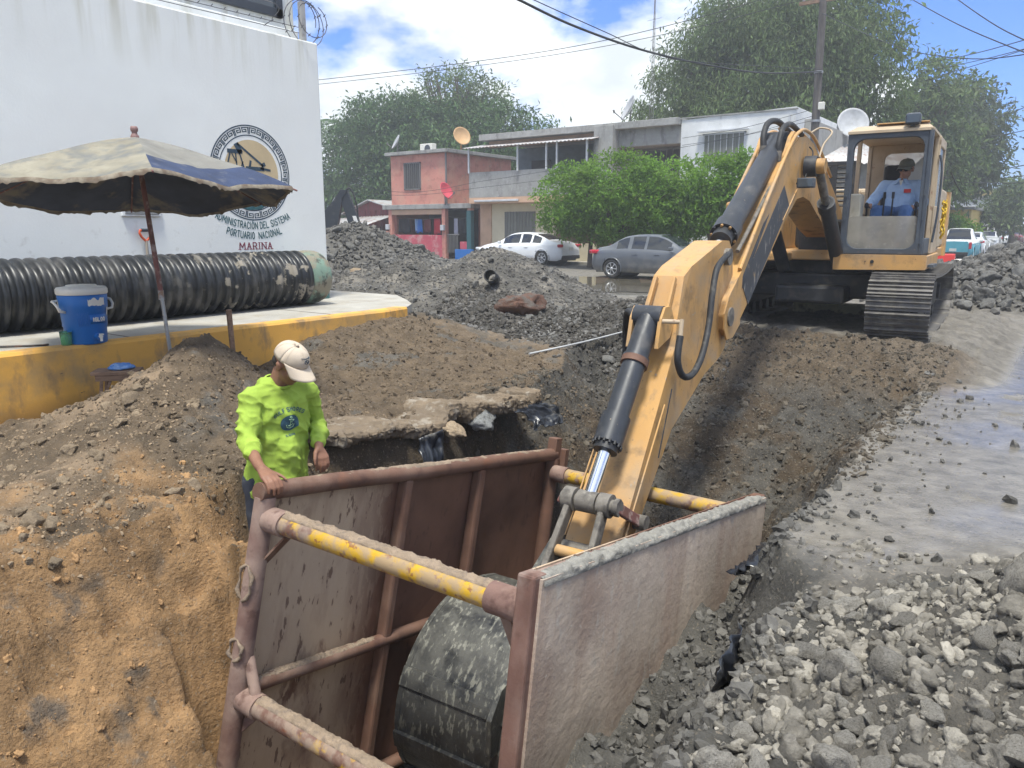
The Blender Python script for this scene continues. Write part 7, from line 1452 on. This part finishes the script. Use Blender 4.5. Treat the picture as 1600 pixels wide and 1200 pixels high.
for sx in (-1, 1):
    e = MB().ball(HPf(sx * .031, .0745, -.002), .0125, 12, 8).build('eye', WPL, PW); MB().ball(HPf(sx * .031, .084, -.004), .0062, 8, 6).build('iris', DARKF, e); MB().tube([HPf(sx * .012, .092, .019), HPf(sx * .032, .090, .026), HPf(sx * .052, .076, .020)], .0035, 5).build('eyebrow', MATS['dark_hair'], PW)
# print on the shirt front, laid onto the cloth
bv = BVHTree.FromObject(SHIRT, DG())
def on_shirt(y, z, lift):
    h = bv.ray_cast(Vector((1.2, y, z)), Vector((-1, 0, 0)))
    return (h[0].x + lift, y, z) if h[0] is not None else (.1, y, z)
INK = mat('print_ink', (.035, .085, .12), .85, var=.3, vscale=60); INKL = mat('light_ink', (.35, .55, .35), .85)
_, cy, cz = q(0, 2.80, .495)
def fill(poly, lift, nm, m, par=SHIRT, n=1):
    b = MB(); b.add([on_shirt(cy + y, cz + z, lift) for y, z in poly], [tuple(range(len(poly)))]); return b.build(nm, m, par)
b = MB(); rings = [[on_shirt(cy + .062 * r_ * math.cos(w), cz + .048 * r_ * math.sin(w), .004) for w in [2 * math.pi * k / 32 for k in range(33)]] for r_ in (.02, .25, .5, .75, 1.0)]; b.grid(rings); b.build('print_oval', INK, SHIRT)
b = MB()
for pl in ([(0, .034), (0, -.030)], [(-.012, .022), (.012, .022)], [(-.026, -.010), (-.020, -.026), (0, -.033), (.020, -.026), (.026, -.010)], [(-.007, .036), (0, .042), (.007, .036), (0, .030), (-.007, .036)], [(.020, .020), (.004, .006), (.018, -.008), (-.012, -.018)]): b.tube([on_shirt(cy + y, cz + z, .007) for y, z in pl], .0022, 4)
b.build('print_anchor', INKL, SHIRT)
def shirt_text(txt, h, rad, zc, th):
    qs, wd = strokes(txt, h, th, .36)
    for k, qd in enumerate(qs):
        out = []
        for x, y in qd:
            t_ = x / rad if rad else 0; yy = cy + ((rad + y) * math.sin(t_) if rad else x); zz = cz + (zc + (rad + y) * math.cos(t_) - rad if rad else zc + y); out.append(on_shirt(yy, zz, .0045))
        strk.add(out, [(0, 1, 2, 3)])
strk = MB(); shirt_text('GULF SHORES', .021, .16, .072, .0042); shirt_text('ALABAMA', .010, 0, -.078, .0022); strk.build('print_lettering', INK, SHIRT, kind='stuff')
# --- operator in the cab (machine coordinates, parented frame of its own)
EM = Matrix.Translation(EX.location) @ Matrix.Rotation(EX.rotation_euler.z, 4, 'Z'); O0 = Vector((-.90, .25, 1.07)); PO = empty('person', EM @ O0, EX.rotation_euler.z, label='operator in pale blue shirt, cap and sunglasses seated in the excavator cab', cat='person')
q = rel(O0); hc = q(-.955, .235, 2.165); hp, HPf, HM = head_prims(hc, (.30, .93, -.16), (0, .1, 1), 1.06); shR, shL = q(-.70, .16, 1.955), q(-1.10, .16, 1.945); elR, elL = q(-.565, .30, 1.72), q(-1.20, .26, 1.70); wrR, wrL = q(-.575, .53, 1.69), q(-1.13, .50, 1.66)
def grip(w, sx): w = Vector(w); kn = [tuple(w + Vector((sx * (.022 - .018 * k), .085, .012 - .012 * k))) for k in range(4)]; fg = [[tuple(Vector(k_) + Vector((sx * -.012, .028, -.012))), tuple(Vector(k_) + Vector((sx * -.03, .024, -.034))), tuple(Vector(k_) + Vector((sx * -.034, .004, -.044)))] for k_ in kn]; return hand_prims(tuple(w), kn, fg, [tuple(w + Vector((-sx * .03, .045, .01))), tuple(w + Vector((-sx * .038, .075, .0))), tuple(w + Vector((-sx * .03, .10, -.012)))])
pel = q(-.89, .20, 1.56); chest = q(-.90, .17, 1.83); kR, kL = q(-.70, .70, 1.60), q(-1.04, .72, 1.60); aR, aL = q(-.70, .88, 1.20), q(-1.02, .92, 1.20)
blob('body', hp + grip(wrR, 1) + grip(wrL, -1) + [('c', q(-.905, .165, 1.96), hc, .058, .052), ('e', chest, (.165, .105, .19)), ('c', chest, pel, .125, .135), ('c', shR, shL, .055, .055), ('c', shR, elR, .05, .04), ('c', elR, wrR, .04, .028), ('c', shL, elL, .05, .04), ('c', elL, wrL, .04, .028), ('c', pel, kR, .085, .055), ('c', pel, kL, .085, .055), ('c', kR, aR, .052, .038), ('c', kL, aL, .052, .038), ('c', aR, q(-.70, 1.02, 1.13), .035, .028), ('c', aL, q(-1.02, 1.06, 1.13), .035, .028)], .0075, SKIN2, PO, smooth=3)
BSH = mat('pale_blue_shirt', (.36, .50, .70), .9, var=.06, vscale=8, layers=[dict(c=(.28, .40, .58), s=7, lo=.55, hi=.72, a=.5)])
blob('shirt', [('e', q(-.90, .18, 1.82), (.205, .14, .22)), ('c', q(-.86, .20, 1.72), q(-.88, .23, 1.58), .155, .165), ('c', q(-.95, .20, 1.72), q(-.93, .23, 1.58), .15, .16), ('c', shR, shL, .074, .074), ('c', shR, elR, .076, .066), ('c', elR, tuple(Vector(elR).lerp(Vector(wrR), .9)), .062, .046), ('c', shL, elL, .076, .066), ('c', elL, tuple(Vector(elL).lerp(Vector(wrL), .9)), .062, .046)], .0095, BSH, PO, smooth=3, disp=wrinkle(.016, 9, 7, 31))
for sx in (-1, 1): MB().bar(q(-.915 + sx * .03, .235, 2.045), q(-.91 + sx * .075, .30, 1.965), .05, .012).build('collar', BSH, PO, bev=.004)
MB().prism([(-.025, .06), (.025, .06), (0, -.03)], .0, .006, Matrix.Translation(q(-.91, .295, 1.96)) @ Matrix.Rotation(R(-18), 4, 'X'), axis='y').build('undershirt', WPL, PO)
MB().box(q(-1.00, .325, 1.875), (.085, .012, .05)).build('badge', mat('red_badge', (.60, .05, .05), .7), PO, bev=.003)
JEAN = mat('blue_jeans', (.055, .12, .27), .9, var=.15, vscale=12, layers=[dict(c=(.10, .18, .34), s=7, lo=.52, hi=.68, a=.6)])
blob('jeans', [('e', q(-.89, .20, 1.53), (.19, .15, .10)), ('c', pel, kR, .105, .084), ('c', pel, kL, .105, .084), ('c', kR, aR, .082, .07), ('c', kL, aL, .082, .07)], .011, JEAN, PO, smooth=3, disp=wrinkle(.014, 10, 8, 33))
for a_, t_ in ((aR, q(-.70, 1.04, 1.12)), (aL, q(-1.02, 1.08, 1.12))): blob('boot', [('c', tuple(Vector(a_) - Vector((0, 0, .03))), tuple(Vector(a_) - Vector((0, -.02, .06))), .055, .05), ('c', tuple(Vector(a_) - Vector((0, 0, .065))), t_, .045, .038)], .010, DKS, PO, smooth=2)
cap(PO, HPf, HM, mat('khaki_cap', (.14, .145, .115), .9, var=.15, vscale=16))
b = MB()
for sx in (-1, 1): b.ball(HPf(sx * .033, .085, -.002), (.026, .026, .019), 12, 8)
b.tube([HPf(-.078, -.005, .005), HPf(-.062, .070, .006), HPf(-.03, .098, .010), HPf(0, .102, .010), HPf(.03, .098, .010), HPf(.062, .070, .006), HPf(.078, -.005, .005)], .0042, 6); b.build('sunglasses', mat('sunglass_black', (.006, .006, .008), .12), PO)
blob('hair', [('e', HPf(0, -.050, -.008), (.071, .056, .042), HM)], .008, MATS['dark_hair'], PO, smooth=2)
# ---------------------------------------------------------------- humid air
hm = bpy.data.materials.new('haze_air'); hm.use_nodes = True; N = hm.node_tree.nodes; N.remove(N['Principled BSDF'])
pv = N.new('ShaderNodeVolumePrincipled'); pv.inputs['Color'].default_value = (.93, .96, 1.0, 1); pv.inputs['Density'].default_value = .0029; pv.inputs['Anisotropy'].default_value = .35
hm.node_tree.links.new(pv.outputs[0], N['Material Output'].inputs['Volume'])
MB().box((0, 40, 10.0), (640, 740, 27.0)).build('haze', hm, kind='stuff')
